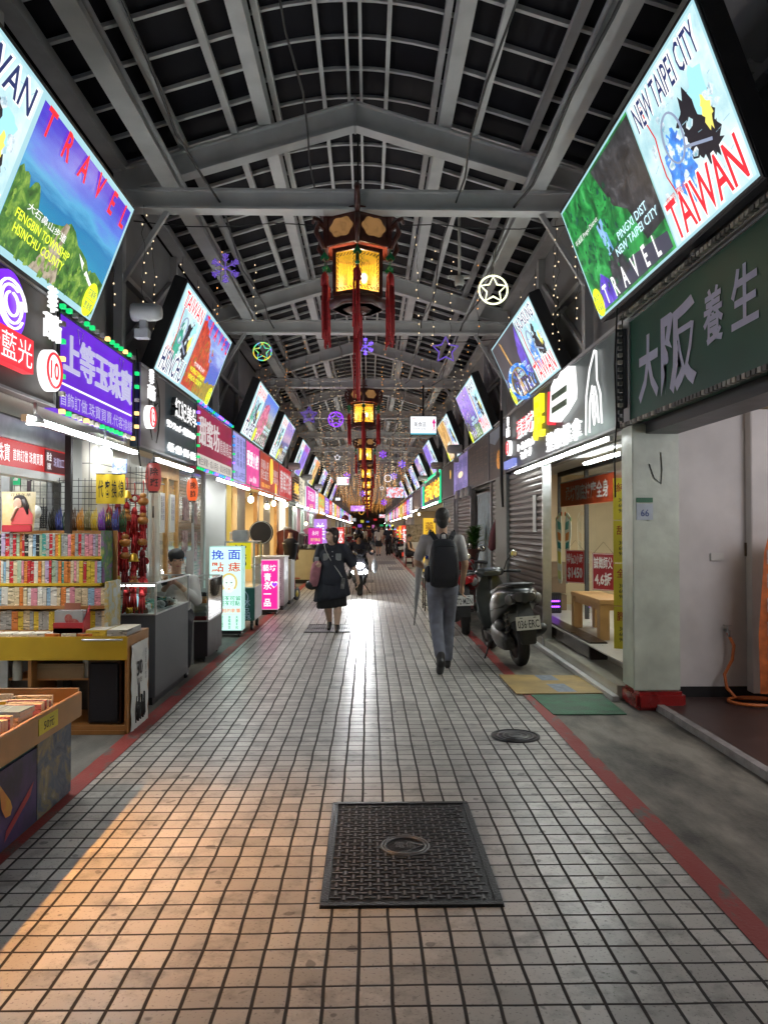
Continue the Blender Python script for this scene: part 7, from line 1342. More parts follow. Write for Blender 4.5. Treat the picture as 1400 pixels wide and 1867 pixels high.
P = [(0, -.02, .62), (.02, -.09, .52), (.0, -.1, .4), (-.07, -.1, .27), (-.06, -.12, .16), (.0, -.16, .08)]; P += [(.12 + .22 * math.cos(a * .45 + 2.6), -.25 + .16 * math.sin(a * .45 + 2.6), .068) for a in range(28)]; P += [(.36, -.22, .07), (.5, -.3, .07)]
b.tube(P, .014, 8); b.build('tube', mat('orange hose', (.50, .13, .03), .4, var=.1), t)
t = thing('tap', 'small chrome tap on the white wall above the orange hose', 'tap', (3.18, 6.805, .64)); b = MB(); b.cyl((0, 0, .0), (0, -.08, .0), .014); b.cyl((0, -.06, .01), (0, -.075, -.05), .012); b.build('spout', m_steel, t); b = MB(); b.cyl((0, -.04, .0), (0, -.04, .04), .009); b.box(-.035, .035, -.05, -.03, .04, .05); b.build('handle', m_steel, t)
tag(MB().box(3.05, 3.17, 6.79, 6.806, 1.26, 1.33).build('wall_box', m_white, None, .004), 'white blank switch plate on the white wall', 'switch plate')
t = thing('menu_banner', 'orange and red standing menu banner at the right edge', 'banner', (3.30, 6.35, .05), -14); b = MB(); b.add([(-.04, 0, .12), (.5, 0, .12), (.5, 0, 1.5), (.05, 0, 1.5), (.0, 0, 1.3), (-.05, 0, .6)], [(0, 1, 2, 3, 4, 5)]); b.build('cloth', mat('menu orange', (.48, .12, .03), .5, var=.5, vs=9), t)
for k in range(6): MB().box(.02, .3, -.006, -.001, .2 + .2 * k, .32 + .2 * k).build('menu_strip', mat('menu strip', (.45, .35, .34), .5, var=.6, vs=40), t); txt(('海鮮', '炒飯', '湯麵', '滷肉', '青菜', '冷飲')[k], m_ink, t, .16, .26 + .2 * k, .2, .07, -.009, .002)
b = MB(); b.tube([(.0, .02, 0), (.25, .02, .12), (.5, .02, 0)], .008); b.build('stand', m_alu, t)
tag(MB().box(3.36, 3.40, 6.785, 6.806, 1.3, 1.42).build('wall_socket', mat('brown socket', (.08, .05, .02), .4)), 'dark wall socket on the white wall by the menu banner', 'socket')
# covers in the street
m_iron = mat('cast iron', (.03, .031, .034), .38, metal=.6, var=.3, vs=9, bump=.3, bs=90); m_ironp = mat('worn iron pattern', (.17, .17, .175), .38, metal=.5, var=.3, vs=9)
t = thing('manhole_cover', 'large rectangular iron cover with a basket weave pattern and round emblem', 'manhole cover', (.178, 3.755, 0)); W2, D2 = .378, .595
MB().box(-W2, W2, -D2, D2, -.01, .006).build('plate', m_iron, t)
b = MB(); b.box(-W2, W2, -D2, -D2 + .035, .0062, .012); b.box(-W2, W2, D2 - .035, D2, .0062, .012); b.box(-W2, -W2 + .035, -D2 + .035, D2 - .035, .0062, .012); b.box(W2 - .035, W2, -D2 + .035, D2 - .035, .0062, .012); b.build('rim', m_iron, t, .003)
b = MB(); c = .0365; nx, ny = 18, 28
for i in range(nx):
    for j in range(ny):
        x, y = -W2 + .05 + c * (i + .3), -D2 + .06 + .0385 * (j + .4)
        if x > W2 - .05 or y > D2 - .05 or math.hypot(x, y) < .125: continue
        if (i + j) % 2 == 0: b.box(x - .024, x + .024, y - .0055, y + .0055, .0061, .0105)
        else: b.box(x - .0055, x + .0055, y - .022, y + .022, .0061, .0105)
b.build('weave', m_ironp, t, .0015)
b = MB(); [b.tube([(r * math.cos(a * PI / 20), r * math.sin(a * PI / 20), .008) for a in range(40)], .006, 5, True) for r in (.115, .098)]; b.tube([(.085, 0, .009), (0, .06, .009), (-.085, 0, .009), (0, -.06, .009)], .006, 5, True); b.build('emblem', m_ironp, t); txt('電信', m_ironp, t, 0, 0, .1, .07, 0, .002).rotation_euler = (R(-90), 0, 0)
o = bpy.data.objects[[x.name for x in t.children if x.name.startswith('lettering')][0]]; o.location = (0, 0, .012)
def disc_cover(x, y, r, label):
    t = thing('manhole_cover', label, 'manhole cover', (x, y, 0)); b = MB(); b.lathe([(.0, .007), (r * .86, .007), (r * .86, .004), (r * .9, .004), (r * .9, .011), (r, .011), (r, -.01)], n=36, cap=False); b.build('plate', m_iron, t); b = MB(); [b.tube([(r * k * math.cos(a * PI / 16), r * k * math.sin(a * PI / 16), .007) for a in range(32)], .006, 5, True) for k in (.25, .5, .72)]; b.build('ring', m_ironp, t)
disc_cover(1.09, 5.72, .18, 'small round iron cover near the right red line')
def grate(x0, x1, y0, y1, label, bars=True):
    t = thing('drain_grate', label, 'drain grate', ((x0 + x1) / 2, (y0 + y1) / 2, 0)); w, d = (x1 - x0) / 2, (y1 - y0) / 2; MB().box(-w, w, -d, d, -.01, .003).build('pit', m_black, t); b = MB()
    n = int(2 * w / .035)
    for i in range(n + 1): b.box(-w + i * .035 - .008, -w + i * .035 + .008, -d, d, .0032, .011)
    for y in (-d, 0, d): b.box(-w, w, y - .012, y + .012, .0033, .0122)
    b.build('bars', m_ironp, t)
grate(-.95, -.28, 11.45, 12.35, 'barred drain grate under the walking woman\'s feet')
for i, (x0, x1, y0, y1) in enumerate(((-.35, .1, 27.5, 31.5), (.35, 1.2, 33, 36), (.75, 1.3, 28.5, 30.5), (-.1, .15, 22, 23))): t = thing('drain_cover', 'dull dark cover plate in the far street, %s nearest' % ORD[3 - i if i < 3 else 0], 'drain cover', ((x0 + x1) / 2, (y0 + y1) / 2, 0)); MB().box(-(x1 - x0) / 2, (x1 - x0) / 2, -(y1 - y0) / 2, (y1 - y0) / 2, -.01, .005).build('plate', m_iron, t); MB().box(-(x1 - x0) / 2 + .04, (x1 - x0) / 2 - .04, -(y1 - y0) / 2 + .04, (y1 - y0) / 2 - .04, .0052, .009).build('inner_plate', m_ironp, t)
# far right goods
t = thing('chest_freezer', 'white chest freezer on the right pavement under warm bulbs', 'freezer', (2.0, 33.2, 0)); MB().box(-.45, .35, 0, .7, .1, .85).build('body', m_white, t, .02); MB().box(-.46, .36, -.01, .71, .851, .93).build('lid', m_white, t, .02); MB().box(-.4, .3, .03, .65, 0, .1).build('plinth', m_black, t)
t = thing('menu_board', 'dull khaki menu board standing on the white chest freezer', 'menu board', (2.05, 33.5, .935)); MB().box(-.4, .3, 0, .05, 0, .75).build('board', picture('menu photographs', [(.35, (.08, .06, .04)), (.5, (.28, .24, .16)), (.62, (.4, .36, .3))], 0, 9), t); MB().box(-.42, .32, .05, .08, 0, .77).build('frame', m_wood_dark, t)
standee(2.1, 26.5, .42, 1.9, emi('amber stand', (.85, .5, .03), .8), '藥\n燉\n排\n骨', mat('dark red ink', (.3, .03, .02), .5), 'tall amber standing sign beneath the neon sign')
for i, (x, y, z) in enumerate(((2.0, 30.5, 2.1), (2.05, 37.0, 2.15), (2.05, 42, 2.1))):
    t = thing('bare_bulb', 'warm bare bulb over the right pavement, %s from the front' % ORD[i], 'bulb', (x, y, z)); b = MB(); b.ell((0, 0, 0), (.05, .05, .06), 12, 8); b.build('globe', e_wb, t); b = MB(); b.cyl((0, 0, .07), (0, 0, .12), .03, .02); b.tube([(0, 0, .1), (0, 0, .35)], .004, 4); b.build('socket', m_black, t)
lamp('AREA', 'shop_ceiling_light', (3.4, 32, 2.36), 70, (1, .75, .42), 1.2, None, (0, 0, 0), sy=9)
t = thing('game_stall', 'stall of rainbow coloured round lights far on the right', 'game stall', (1.75, 52, 0)); MB().box(-.6, .7, 0, .3, .6, 2.0).build('panel', mat('stall white', (.6, .65, .6), .5), t); MB().box(-.6, .7, -.2, .3, 0, .6).build('counter', m_greyw, t)
for i in range(24): b = MB(); b.ell((-.5 + .18 * (i % 7), -.03, .9 + .27 * (i // 7)), (.07, .03, .07), 10, 6); b.build('round_light', emi('stall light %d' % (i % 5), [(1, .1, .1), (.1, 1, .3), (.2, .3, 1), (1, .8, .1), (.9, .9, 1)][i % 5], 1.5), t)
t = thing('flower_stand', 'tall stand of red lights and flowers beside the far scooters', 'flower stand', (1.85, 47, 0)); fq2 = random.Random(2); b = MB(); [b.ell((fq2.uniform(-.2, .2), fq2.uniform(-.1, .1), fq2.uniform(.5, 1.6)), .06, 8, 6) for i in range(40)]; b.build('flowers', emi('red glow flowers', (.7, .06, .04), .8, var=.6, vs=9), t); MB().cyl((0, 0, 0), (0, 0, 1.4), .03).build('stem', m_greenp, t)
for i, (y, c, s_) in enumerate(((41, (.8, .06, .03), '麵'), (44.5, (.85, .4, .03), '冰'), (57, (.9, .8, .7), '茶'), (62, (.7, .1, .5), '飲'))): standee(1.95, y, .4, 1.7, emi('far stand %d' % i, c, .8), s_, e_w if i != 2 else p_ink, '%s standing sign far along the right kerb' % ('red', 'amber', 'cream', 'magenta')[i])
for i, (y, x) in enumerate(((58, -1.8), (64, -1.75), (70, -1.8), (60, 1.8), (68, 1.75), (76, 1.8))): rack(x, y, 2.4, 1.7, [('red', (.45, .03, .03)), ('orange', (.55, .2, .03)), ('cream', (.5, .42, .3)), ('blue', (.08, .12, .35))], 'very distant clothes rail on the %s, %s' % ('left' if x < 0 else 'right', ORD[i % 3]), 'very distant %s rail %s' % ('left' if x < 0 else 'right', ORD[i % 3]))
t = thing('table', 'small thin legged metal table at the right kerb behind the man', 'table', (1.25, 14.6, 0)); MB().box(-.22, .25, -.3, .3, .62, .645).build('top', m_greyw, t); [MB().cyl((sx * .2, sy * .26, 0), (sx * .2, sy * .26, .619), .012).build('leg', m_black, t) for sx in (-1, 1) for sy in (-1, 1)]; MB().box(-.2, .2, -.26, .26, .1, .11).build('lower_shelf', m_black, t)
# warm lamp of the book stall, out of frame on the left
tube_light(-1, 2.75, 4.45, 2.66, 2.2, emi('amber tube', (1, .58, .25), 22, sample=True), 'amber tube lamp inside the shop above the near book table')
lamp('AREA', 'amber_tube_beam', (-2.63, 3.5, 2.14), 11, (1, .45, .12), .03, None, (0, R(-36), 0), sy=1.9, spread=R(46))
# ================================================================ people
V = Vector
m_skin = mat('skin', (.50, .30, .20), .5, var=.08, vs=10); m_skin2 = mat('pale skin', (.66, .44, .33), .5, var=.06, vs=10)
m_hair = mat('black hair', (.012, .010, .009), .55, var=.6, vs=90, bump=1, bs=150); m_shoe = mat('black shoe', (.012, .012, .013), .4, var=.2)
def hand(b, w, d, side, curl=.5, s=1.0, thumb=1):
    """palm, four unequal bent fingers and a thumb from wrist w along d"""
    d = V(d).normalized(); side = (V(side) - d * V(side).dot(d)).normalized(); n = d.cross(side)
    pc = V(w) + d * .045 * s
    b.cap(V(w), pc + d * .03 * s, .024 * s, .030 * s, 10)
    for k in (-1.5, -.5, .5, 1.5): b.cap(pc - d * .01 * s + side * k * .010 * s, pc + d * .042 * s + side * k * .017 * s, .015 * s, .012 * s, 8)
    for k, L in ((-1.5, .058), (-.5, .074), (.5, .080), (1.5, .070)):
        p = pc + d * .045 * s + side * k * .019 * s; a = curl * .7
        q = p + (d * math.cos(a) + n * math.sin(a)) * L * .5 * s; r_ = q + (d * math.cos(a * 2.4) + n * math.sin(a * 2.4)) * L * .5 * s
        b.cap(p, q, .0095 * s, .009 * s, 8); b.cap(q, r_, .009 * s, .0075 * s, 8)
    t0 = pc + side * thumb * .026 * s - d * .012 * s; t1 = t0 + (side * thumb * .8 + d * .5 + n * .35).normalized() * .034 * s; t2 = t1 + (d * .8 + n * .5 + side * thumb * .2).normalized() * .030 * s
    b.cap(t0, t1, .012 * s, .0105 * s, 8); b.cap(t1, t2, .0105 * s, .009 * s, 8)
def head_parts(b, c, turn, tilt, s=1.0):
    """skull, jaw, nose, ears, lips; faces -y before turning"""
    M = Matrix.Rotation(R(turn), 3, 'Z') @ Matrix.Rotation(R(tilt), 3, 'X'); P = lambda x, y, z: V(c) + M @ V((x * s, y * s, z * s))
    b.ell(P(0, .012, .02), (.076 * s, .094 * s, .100 * s), 16, 12, M); b.ell(P(0, -.028, -.045), (.056 * s, .060 * s, .066 * s), 14, 10, M); b.ell(P(0, -.055, -.085), (.026 * s, .024 * s, .022 * s), 10, 8, M)
    b.cap(P(0, -.086, .012), P(0, -.103, -.022), .009 * s, .013 * s, 8); b.ell(P(0, -.084, -.052), (.024 * s, .012 * s, .010 * s), 10, 6, M)
    for k in (-1, 1): b.ell(P(k * .083, .012, -.012), (.012 * s, .021 * s, .033 * s), 8, 8, M); b.ell(P(k * .033, -.074, .022), (.022 * s, .016 * s, .010 * s), 8, 6, M); b.ell(P(k * .042, -.06, -.02), (.022 * s, .022 * s, .02 * s), 8, 6, M)
    return P, M
def face_marks(P, M, t, s=1.0, lip=(.35, .10, .09)):
    b = MB(); [b.ell(P(k * .032, -.083, .012), (.013 * s, .006 * s, .0075 * s), 8, 6, M) for k in (-1, 1)]; b.build('eye', mat('eye white', (.5, .48, .45), .25), t)
    b = MB(); [b.ell(P(k * .032, -.0885, .012), (.006 * s, .003 * s, .0065 * s), 8, 6, M) for k in (-1, 1)]; b.build('iris', m_hair, t)
    b = MB(); [b.cap(P(k * .018, -.091, .033), P(k * .048, -.083, .035), .0045 * s, .003 * s, 6) for k in (-1, 1)]; b.build('brow', m_hair, t)
    b = MB(); b.ell(P(0, -.0945, -.052), (.022 * s, .005 * s, .007 * s), 10, 6, M); b.build('lips', mat('lip %s' % (lip,), lip, .4), t)
def limb(b, pts, rs, n=12):
    for i in range(len(pts) - 1): b.cap(pts[i], pts[i + 1], rs[i], rs[i + 1], n)
def shoe(t, ankle, toe, m=m_shoe, r=.042, up=.04, voxel=.012):
    a, q = V(ankle), V(toe); d = (q - a); b = MB(); b.cap(a + V((0, 0, .02)), a + V((0, 0, -.02)), r * .95, r); b.cap(a + V((0, 0, -.045)) - d * .12, q, r * .85, r * .72); b.cap(a, q, r, r * .6); remesh(b, voxel, 'shoe', m, t, 3)
# ---- man walking away with a backpack (front is +y: rz 180)
t = thing('person', 'man in grey t-shirt and grey blue trousers walking away with a black backpack', 'person', (.80, 8.35, 0), 180)
SL, EL, WL = (.19, .0, 1.43), (.275, -.05, 1.17), (.13, -.23, 1.10)      # his left = picture left
SR, ER, WR = (-.19, .0, 1.43), (-.245, .03, 1.16), (-.225, -.08, .93)
HL, KL, AL, TL = (.085, .0, .92), (.07, .05, .50), (.045, .30, .17), (.045, .20, .035)
HR, KR, AR, TR = (-.085, 0, .92), (-.075, -.12, .49), (-.06, -.06, .09), (-.065, -.23, .035)
b = MB(); P, M = head_parts(b, (0, -.01, 1.645), 0, -4); b.cap((0, .015, 1.42), (0, .0, 1.58), .058, .054)
b.ell((0, .0, 1.30), (.155, .095, .17)); b.ell((0, 0, 1.08), (.135, .09, .16)); b.ell((0, 0, .94), (.15, .10, .12))
limb(b, [SL, EL], [.046, .041]); limb(b, [EL, WL], [.041, .027]); limb(b, [SR, ER], [.046, .041]); limb(b, [ER, WR], [.040, .026])
hand(b, WL, V(WL) - V(EL), (0, .2, 1), 1.4, 1, 1); hand(b, WR, V((.0, -.2, -1)), (0, -1, .1), .6, 1, 1)
limb(b, [HL, KL, AL], [.075, .05, .035]); limb(b, [HR, KR, AR], [.075, .05, .035])
remesh(b, .0085, 'body', m_skin, t, 4)
b = MB(); b.ell(P(0, .022, .044), (.080, .098, .090), 16, 12, M); b.ell(P(0, .055, -.02), (.066, .058, .07), 14, 10, M); b.ell(P(0, .078, -.055), (.05, .03, .04), 12, 8, M); [b.ell(P(k * .07, -.005, .01), (.012, .02, .035), 8, 6, M) for k in (-1, 1)]; remesh(b, .009, 'hair', m_hair, t, 3)
m_tee = mat('heather grey t-shirt', (.42, .40, .40), .85, var=.1, vs=18, bump=.9, bs=11)
b = MB(); b.cap((-.13, 0, 1.42), (.13, 0, 1.42), .058, .058); b.ell((0, .0, 1.30), (.178, .11, .17)); b.ell((0, 0, 1.12), (.165, .105, .2)); b.ell((0, 0, 1.03), (.165, .112, .11)); b.ell((0, .01, 1.455), (.085, .07, .05))
for S_, E_ in ((SL, EL), (SR, ER)): b.cap(S_, V(S_).lerp(V(E_), .72), .056, .06)
remesh(b, .012, 't_shirt', m_tee, t, 4)
m_trs = mat('grey blue trousers', (.155, .165, .21), .8, var=.22, vs=12, bump=.9, bs=18)
b = MB(); b.ell((0, .0, .93), (.168, .118, .12)); b.cap((-.05, .0, .98), (.05, 0, .98), .12)
limb(b, [HL, KL, V(KL).lerp(V(AL), .85)], [.098, .074, .060]); limb(b, [HR, KR, V(KR).lerp(V(AR), .88)], [.098, .074, .058]); b.ell((.075, .06, .90), (.09, .085, .1)); b.ell((-.075, .06, .90), (.09, .085, .1))
for (a_, k_) in ((KL, AL), (KR, AR)):
    for f_ in (.1, .35, .6): p_ = V(a_).lerp(V(k_), f_); b.ell(p_, (.071, .071, .014), 12, 6)
remesh(b, .012, 'trousers', m_trs, t, 3)
b = MB(); b.cap(V(AL) + V((0, -.015, .05)), V(AL) + V((0, .01, -.03)), .047, .046); b.cap(V(AL) + V((0, .02, -.04)), V(TL), .044, .042); b.cap(V(AL) + V((0, .035, -.02)), V(TL) + V((0, -.01, .02)), .04, .042); remesh(b, .011, 'shoe', m_shoe, t, 3)
shoe(t, V(AR), V(TR))
bp = thing('backpack', 'black backpack with looped handle worn by the walking man', 'backpack', (.80, 8.35, 0), 180)
m_bag = mat('black nylon', (.010, .011, .016), .6, var=.25, vs=10, bump=.3, bs=60)
b = MB(); y0 = .115
b.rings([[(w_ * math.copysign(abs(math.cos(a)) ** .45, math.cos(a)), y0 + .005 + dp * .5 + dp * .5 * math.copysign(abs(math.sin(a)) ** .5, math.sin(a)), z) for a in [i * PI / 12 + .01 for i in range(24)]] for w_, dp, z in ((.10, .10, .92), (.145, .155, .945), (.16, .17, 1.05), (.155, .165, 1.2), (.14, .15, 1.33), (.115, .11, 1.41), (.07, .06, 1.435))]); b.build('body', m_bag, bp)
b = MB(); b.tube([(.12, y0 + .165, .98), (.125, y0 + .162, 1.2), (.10, y0 + .14, 1.36), (-.10, y0 + .14, 1.36), (-.125, y0 + .162, 1.2), (-.12, y0 + .165, .98)], .006, 5); b.build('piping', m_black, bp)
b = MB(); b.tube([(.035, y0 + .05, 1.43), (.03, y0 + .05, 1.485), (0, y0 + .05, 1.5), (-.03, y0 + .05, 1.485), (-.035, y0 + .05, 1.43)], .009, 6); b.build('handle', m_bag, bp)
for k in (-1, 1): b = MB(); pts = [(k * .06, y0 + .03, 1.40), (k * .095, y0 - .02, 1.455), (k * .125, .03, 1.508), (k * .14, -.05, 1.50), (k * .15, -.12, 1.40), (k * .15, -.13, 1.2)]; [b.bar(pts[i], pts[i + 1], .055, .016, (0, 1, .6)) for i in range(5)]; b.build('strap', m_bag, bp, .004)
b = MB(); b.ell((.165, y0 + .06, 1.06), (.05, .06, .09)); b.build('side_pocket', m_bag, bp)
um = thing('umbrella', 'pale folded long umbrella hanging at the walking man\'s left side', 'umbrella', (.565, 8.52, 1.17), 0, None, 0, 5); b = MB(); b.lathe([(.008, -.62), (.022, -.45), (.036, -.2), (.04, -.02), (.02, .02)], n=12); b.build('cloth', mat('pale umbrella cloth', (.42, .42, .42), .5, var=.12, bump=.4, bs=30), um); MB().cyl((0, 0, -.70), (0, 0, -.62), .006, .008).build('tip', m_black, um); b = MB(); b.tube([(0, 0, .02), (0, 0, .08), (.03, 0, .11), (.06, 0, .08)], .01); b.build('handle', m_white, um)
bo = thing('water_bottle', 'clear water bottle with a blue cap in the backpack side pocket', 'bottle', (.618, 8.19, 1.07)); b = MB(); b.lathe([(.028, 0), (.028, .12), (.012, .155)], n=14); b.build('body', film('clear plastic', (.6, .66, .7), .55), bo); MB().cyl((0, 0, .155), (0, 0, .185), .017).build('cap', mat('blue cap', (.03, .08, .5), .4), bo)
# ---- woman in a navy dress
wx, wy = -.55, 11.6
t = thing('person', 'woman in a dark navy dress with grey pockets, walking and looking left', 'person', (wx, wy, 0))
SLw, ELw, WLw = (.17, .01, 1.25), (.30, .0, 1.03), (.385, -.05, .80)
SRw, ERw, WRw = (-.17, .01, 1.25), (-.235, .02, 1.02), (-.19, -.16, 1.01)
HLw, KLw, ALw, TLw = (.08, 0, .78), (.09, -.08, .42), (.08, -.10, .085), (.085, -.27, .03)
HRw, KRw, ARw, TRw = (-.08, 0, .78), (-.07, .02, .42), (-.045, .18, .11), (-.05, .03, .03)
b = MB(); P, M = head_parts(b, (-.01, -.02, 1.435), -48, -6, .97); b.cap((0, .01, 1.24), (-.005, -.01, 1.38), .058, .054); b.ell((0, 0, 1.12), (.15, .11, .17)); b.ell((0, 0, .88), (.16, .12, .16))
limb(b, [SLw, ELw, WLw], [.05, .042, .028]); limb(b, [SRw, ERw, WRw], [.05, .042, .028]); hand(b, WLw, (.1, -.1, -1), (0, -1, 0), .5, .95, 1); hand(b, WRw, V(WRw) - V(ERw), (0, 0, 1), 1.3, .95, 1)
limb(b, [HLw, KLw, V(KLw).lerp(V(ALw), .35), ALw], [.085, .056, .062, .036]); limb(b, [HRw, KRw, V(KRw).lerp(V(ARw), .35), ARw], [.085, .056, .062, .036]); remesh(b, .009, 'body', m_skin2, t, 4); face_marks(P, M, t, .97)
b = MB(); b.ell(P(0, .03, .045), (.090, .098, .088), 16, 12, M); b.ell(P(.0, .06, -.03), (.085, .062, .10), 14, 10, M); b.ell(P(.07, .025, -.03), (.024, .05, .085), 10, 8, M); b.ell(P(-.075, .02, .0), (.016, .04, .06), 10, 8, M); b.ell(P(0, .085, -.09), (.05, .04, .05), 12, 8, M); b.ell(P(.03, -.055, .085), (.05, .04, .026), 10, 8, M); b.ell(P(-.03, -.055, .085), (.045, .04, .024), 10, 8, M); remesh(b, .0095, 'hair', mat('dark brown hair', (.022, .010, .009), .4, var=.4, vs=60, bump=.5, bs=200), t, 3)
m_navy = mat('navy dress', (.020, .023, .036), .75, var=.3, vs=8, bump=.3, bs=40)
b = MB(); b.cap((-.12, .01, 1.265), (.12, .01, 1.265), .06); b.ell((0, 0, 1.12), (.205, .135, .19)); b.cap((0, 0, 1.0), (0, 0, .80), .185, .215)
b.cap(SLw, V(SLw).lerp(V(ELw), 1.0), .075, .085); b.cap(SRw, V(SRw).lerp(V(ERw), .8), .072, .072); remesh(b, .013, 'dress_top', m_navy, t, 4)
def skirt(t, name, zt, zb, rt, rb, m, cx=0, cy=0, folds=14, amp=.04, asym=.0, ry=.75):
    b = MB(); n = 56; rs = []
    for j in range(9):
        f = j / 8; z = zt + (zb - zt) * f; r = rt + (rb - rt) * f ** .8
        rs.append([(cx + (r * (1 + amp * f * math.sin(folds * a + 1.3 * math.sin(3 * a)))) * math.cos(a), cy + r * ry * (1 + amp * f * math.sin(folds * a)) * math.sin(a), z + asym * f * math.cos(a) + .012 * f * math.sin(folds * a)) for a in [2 * PI * i / n for i in range(n)]])
    b.rings(rs, True); return b.build(name, m, t)
skirt(t, 'dress_skirt', .92, .50, .20, .27, m_navy, asym=.05); skirt(t, 'underskirt', .80, .37, .19, .225, mat('black pleated cloth', (.012, .012, .015), .8, bump=.3), cy=.01, folds=22, amp=.05, asym=.02)
m_pock = mat('grey mesh pocket', (.27, .29, .30), .7, var=.15, vs=30)
b = MB()
for x, rz_2 in ((-.085, 8), (.10, -6)): b.obox((x, -.138, 1.12), (.085, .016, .105), Matrix.Rotation(R(rz_2), 3, 'Z') @ Matrix.Rotation(R(-4), 3, 'X'))
b.build('pocket', m_pock, t, .006); MB().obox((-.225, -.075, 1.07), (.08, .02, .10), Matrix.Rotation(R(-30), 3, 'Z')).build('sleeve_cuff', m_pock, t, .006)
b = MB(); [b.ell((.012, -.147 + .01 * i, 1.2 - .07 * i), .008, 8, 6) for i in range(3)]; b.build('button', m_white, t)
b = MB(); b.tube([(-.075 + .13 * i / 6, -.075 - .02 * math.sin(PI * i / 6), 1.29 - .05 * math.sin(PI * i / 6)) for i in range(7)], .006, 5); b.build('necklace', m_black, t); shoe(t, ALw, TLw, r=.04); shoe(t, ARw, TRw, r=.04)
sg = thing('phone_pouch', 'small phone pouch on a pale strap across the navy dress', 'phone pouch', (wx, wy, 0)); b = MB(); b.tube([(-.10, .04, 1.325), (-.115, -.06, 1.30), (-.09, -.13, 1.22), (.0, -.165, 1.05), (.11, -.19, .90), (.16, -.20, .82)], .006, 5); b.build('strap', mat('pale cord', (.45, .44, .42), .6), sg); MB().obox((.17, -.215, .73), (.055, .02, .16), Matrix.Rotation(R(8), 3, 'Y')).build('pouch', mat('grey pouch', (.22, .22, .22), .4, var=.5, vs=20), sg, .006)
pj = thing('pink_cloth', 'pink jacket hung over the woman\'s bent arm with a dark bag below', 'jacket', (wx - .21, wy - .10, 0)); b = MB(); b.rings([[(.07 * k * math.cos(a) - off, .05 * k * math.sin(a), z) for a in [i * PI / 8 for i in range(16)]] for k, off, z in ((.5, 0, 1.06), (1.0, .01, 1.02), (1.15, .03, .9), (1.0, .05, .76), (.6, .05, .68))]); b.build('cloth', mat('dusty pink cloth', (.42, .17, .21), .8, var=.3, vs=12, bump=.6, bs=14), pj); b = MB(); b.ell((-.09, .03, .70), (.10, .06, .075)); b.build('bag', m_black, pj)
# ---- seated man with cap
t = thing('person', 'seated man in a backwards black cap looking down at a phone behind the counter', 'person', (-2.10, 8.45, 0), 12)
b = MB(); P, M = head_parts(b, (0, -.03, 1.20), 14, 8, .95); b.cap((0, .02, 1.0), (0, -.005, 1.13), .055, .052); b.ell((0, .02, .88), (.15, .10, .17)); b.ell((0, .03, .66), (.14, .1, .14))
Sl, El, Wl = (.18, .01, .98), (.22, -.06, .76), (.03, -.22, .95); Sr, Er, Wr = (-.18, .01, .98), (-.22, -.06, .76), (-.08, -.22, .95)
limb(b, [Sl, El, Wl], [.046, .04, .027]); limb(b, [Sr, Er, Wr], [.046, .04, .027]); hand(b, Wl, (-.7, -.2, .5), (0, 1, .2), 1.2, .95, 1); hand(b, Wr, (.7, -.2, .5), (0, 1, .2), 1.2, .95, -1)
limb(b, [(.09, 0, .56), (.11, -.40, .54), (.11, -.38, .09)], [.08, .056, .036]); limb(b, [(-.09, 0, .56), (-.11, -.40, .54), (-.11, -.38, .09)], [.08, .056, .036]); remesh(b, .009, 'body', m_skin, t, 4); face_marks(P, M, t, .95)
b = MB(); b.ell(P(0, .02, .02), (.083, .098, .07), 14, 10, M); b.ell(P(0, .06, -.03), (.07, .05, .06), 12, 8, M); remesh(b, .011, 'hair', m_hair, t, 3)
b = MB(); b.ell(P(0, .012, .058), (.090, .104, .075), 18, 10, M); b.ell(P(0, .09, .03), (.07, .06, .02), 12, 8, M); remesh(b, .009, 'cap', mat('black cap', (.012, .012, .014), .7), t, 2); b = MB(); b.tube([P(.05 * math.cos(a), -.078 + .012 * abs(math.cos(a)), .062 + .03 * math.sin(a)) for a in [i * .3 + .2 for i in range(10)]], .006, 5); b.build('cap_strap', m_hair, t)
b = MB(); b.cap((-.12, .02, .99), (.12, .02, .99), .06); b.ell((0, .02, .86), (.185, .125, .18)); b.cap((0, .03, .74), (0, .03, .58), .16); b.cap(Sl, El, .065, .06); b.cap(Sr, Er, .065, .06); b.cap(El, V(El).lerp(V(Wl), .55), .055, .05); b.cap(Er, V(Er).lerp(V(Wr), .55), .055, .05); remesh(b, .013, 'shirt', mat('white shirt', (.6, .6, .58), .85, var=.06, bump=.3, bs=12), t, 4)
b = MB(); b.cap((-.08, .02, .58), (.08, .02, .58), .12); limb(b, [(.09, 0, .56), (.11, -.40, .54), (.11, -.38, .13)], [.1, .075, .06]); limb(b, [(-.09, 0, .56), (-.11, -.40, .54), (-.11, -.38, .13)], [.1, .075, .06]); remesh(b, .016, 'trousers', mat('dark trousers', (.02, .02, .025), .8), t, 3); shoe(t, (.11, -.38, .08), (.11, -.52, .035)); shoe(t, (-.11, -.38, .08), (-.11, -.52, .035))
ph = thing('phone', 'dark phone held by the seated man in the cap', 'phone', (-2.13, 8.20, .965), 12); MB().obox((0, 0, .03), (.075, .009, .15), Matrix.Rotation(R(70), 3, 'Y')).build('case', m_black, ph, .003); MB().obox((.0, .0055, .03), (.068, .002, .14), Matrix.Rotation(R(70), 3, 'Y')).build('screen', emi('phone glow', (.4, .5, .6), .8), ph)
st = thing('stool', 'plain stool under the seated man in the cap', 'stool', (-2.10, 8.47, 0)); MB().cyl((0, 0, .41), (0, 0, .455), .17, n=20).build('seat', m_greyw, st); [MB().cyl((.13 * math.cos(a), .13 * math.sin(a), 0), (.1 * math.cos(a), .1 * math.sin(a), .409), .015).build('leg', m_alu, st) for a in (.8, 2.4, 3.9, 5.5)]
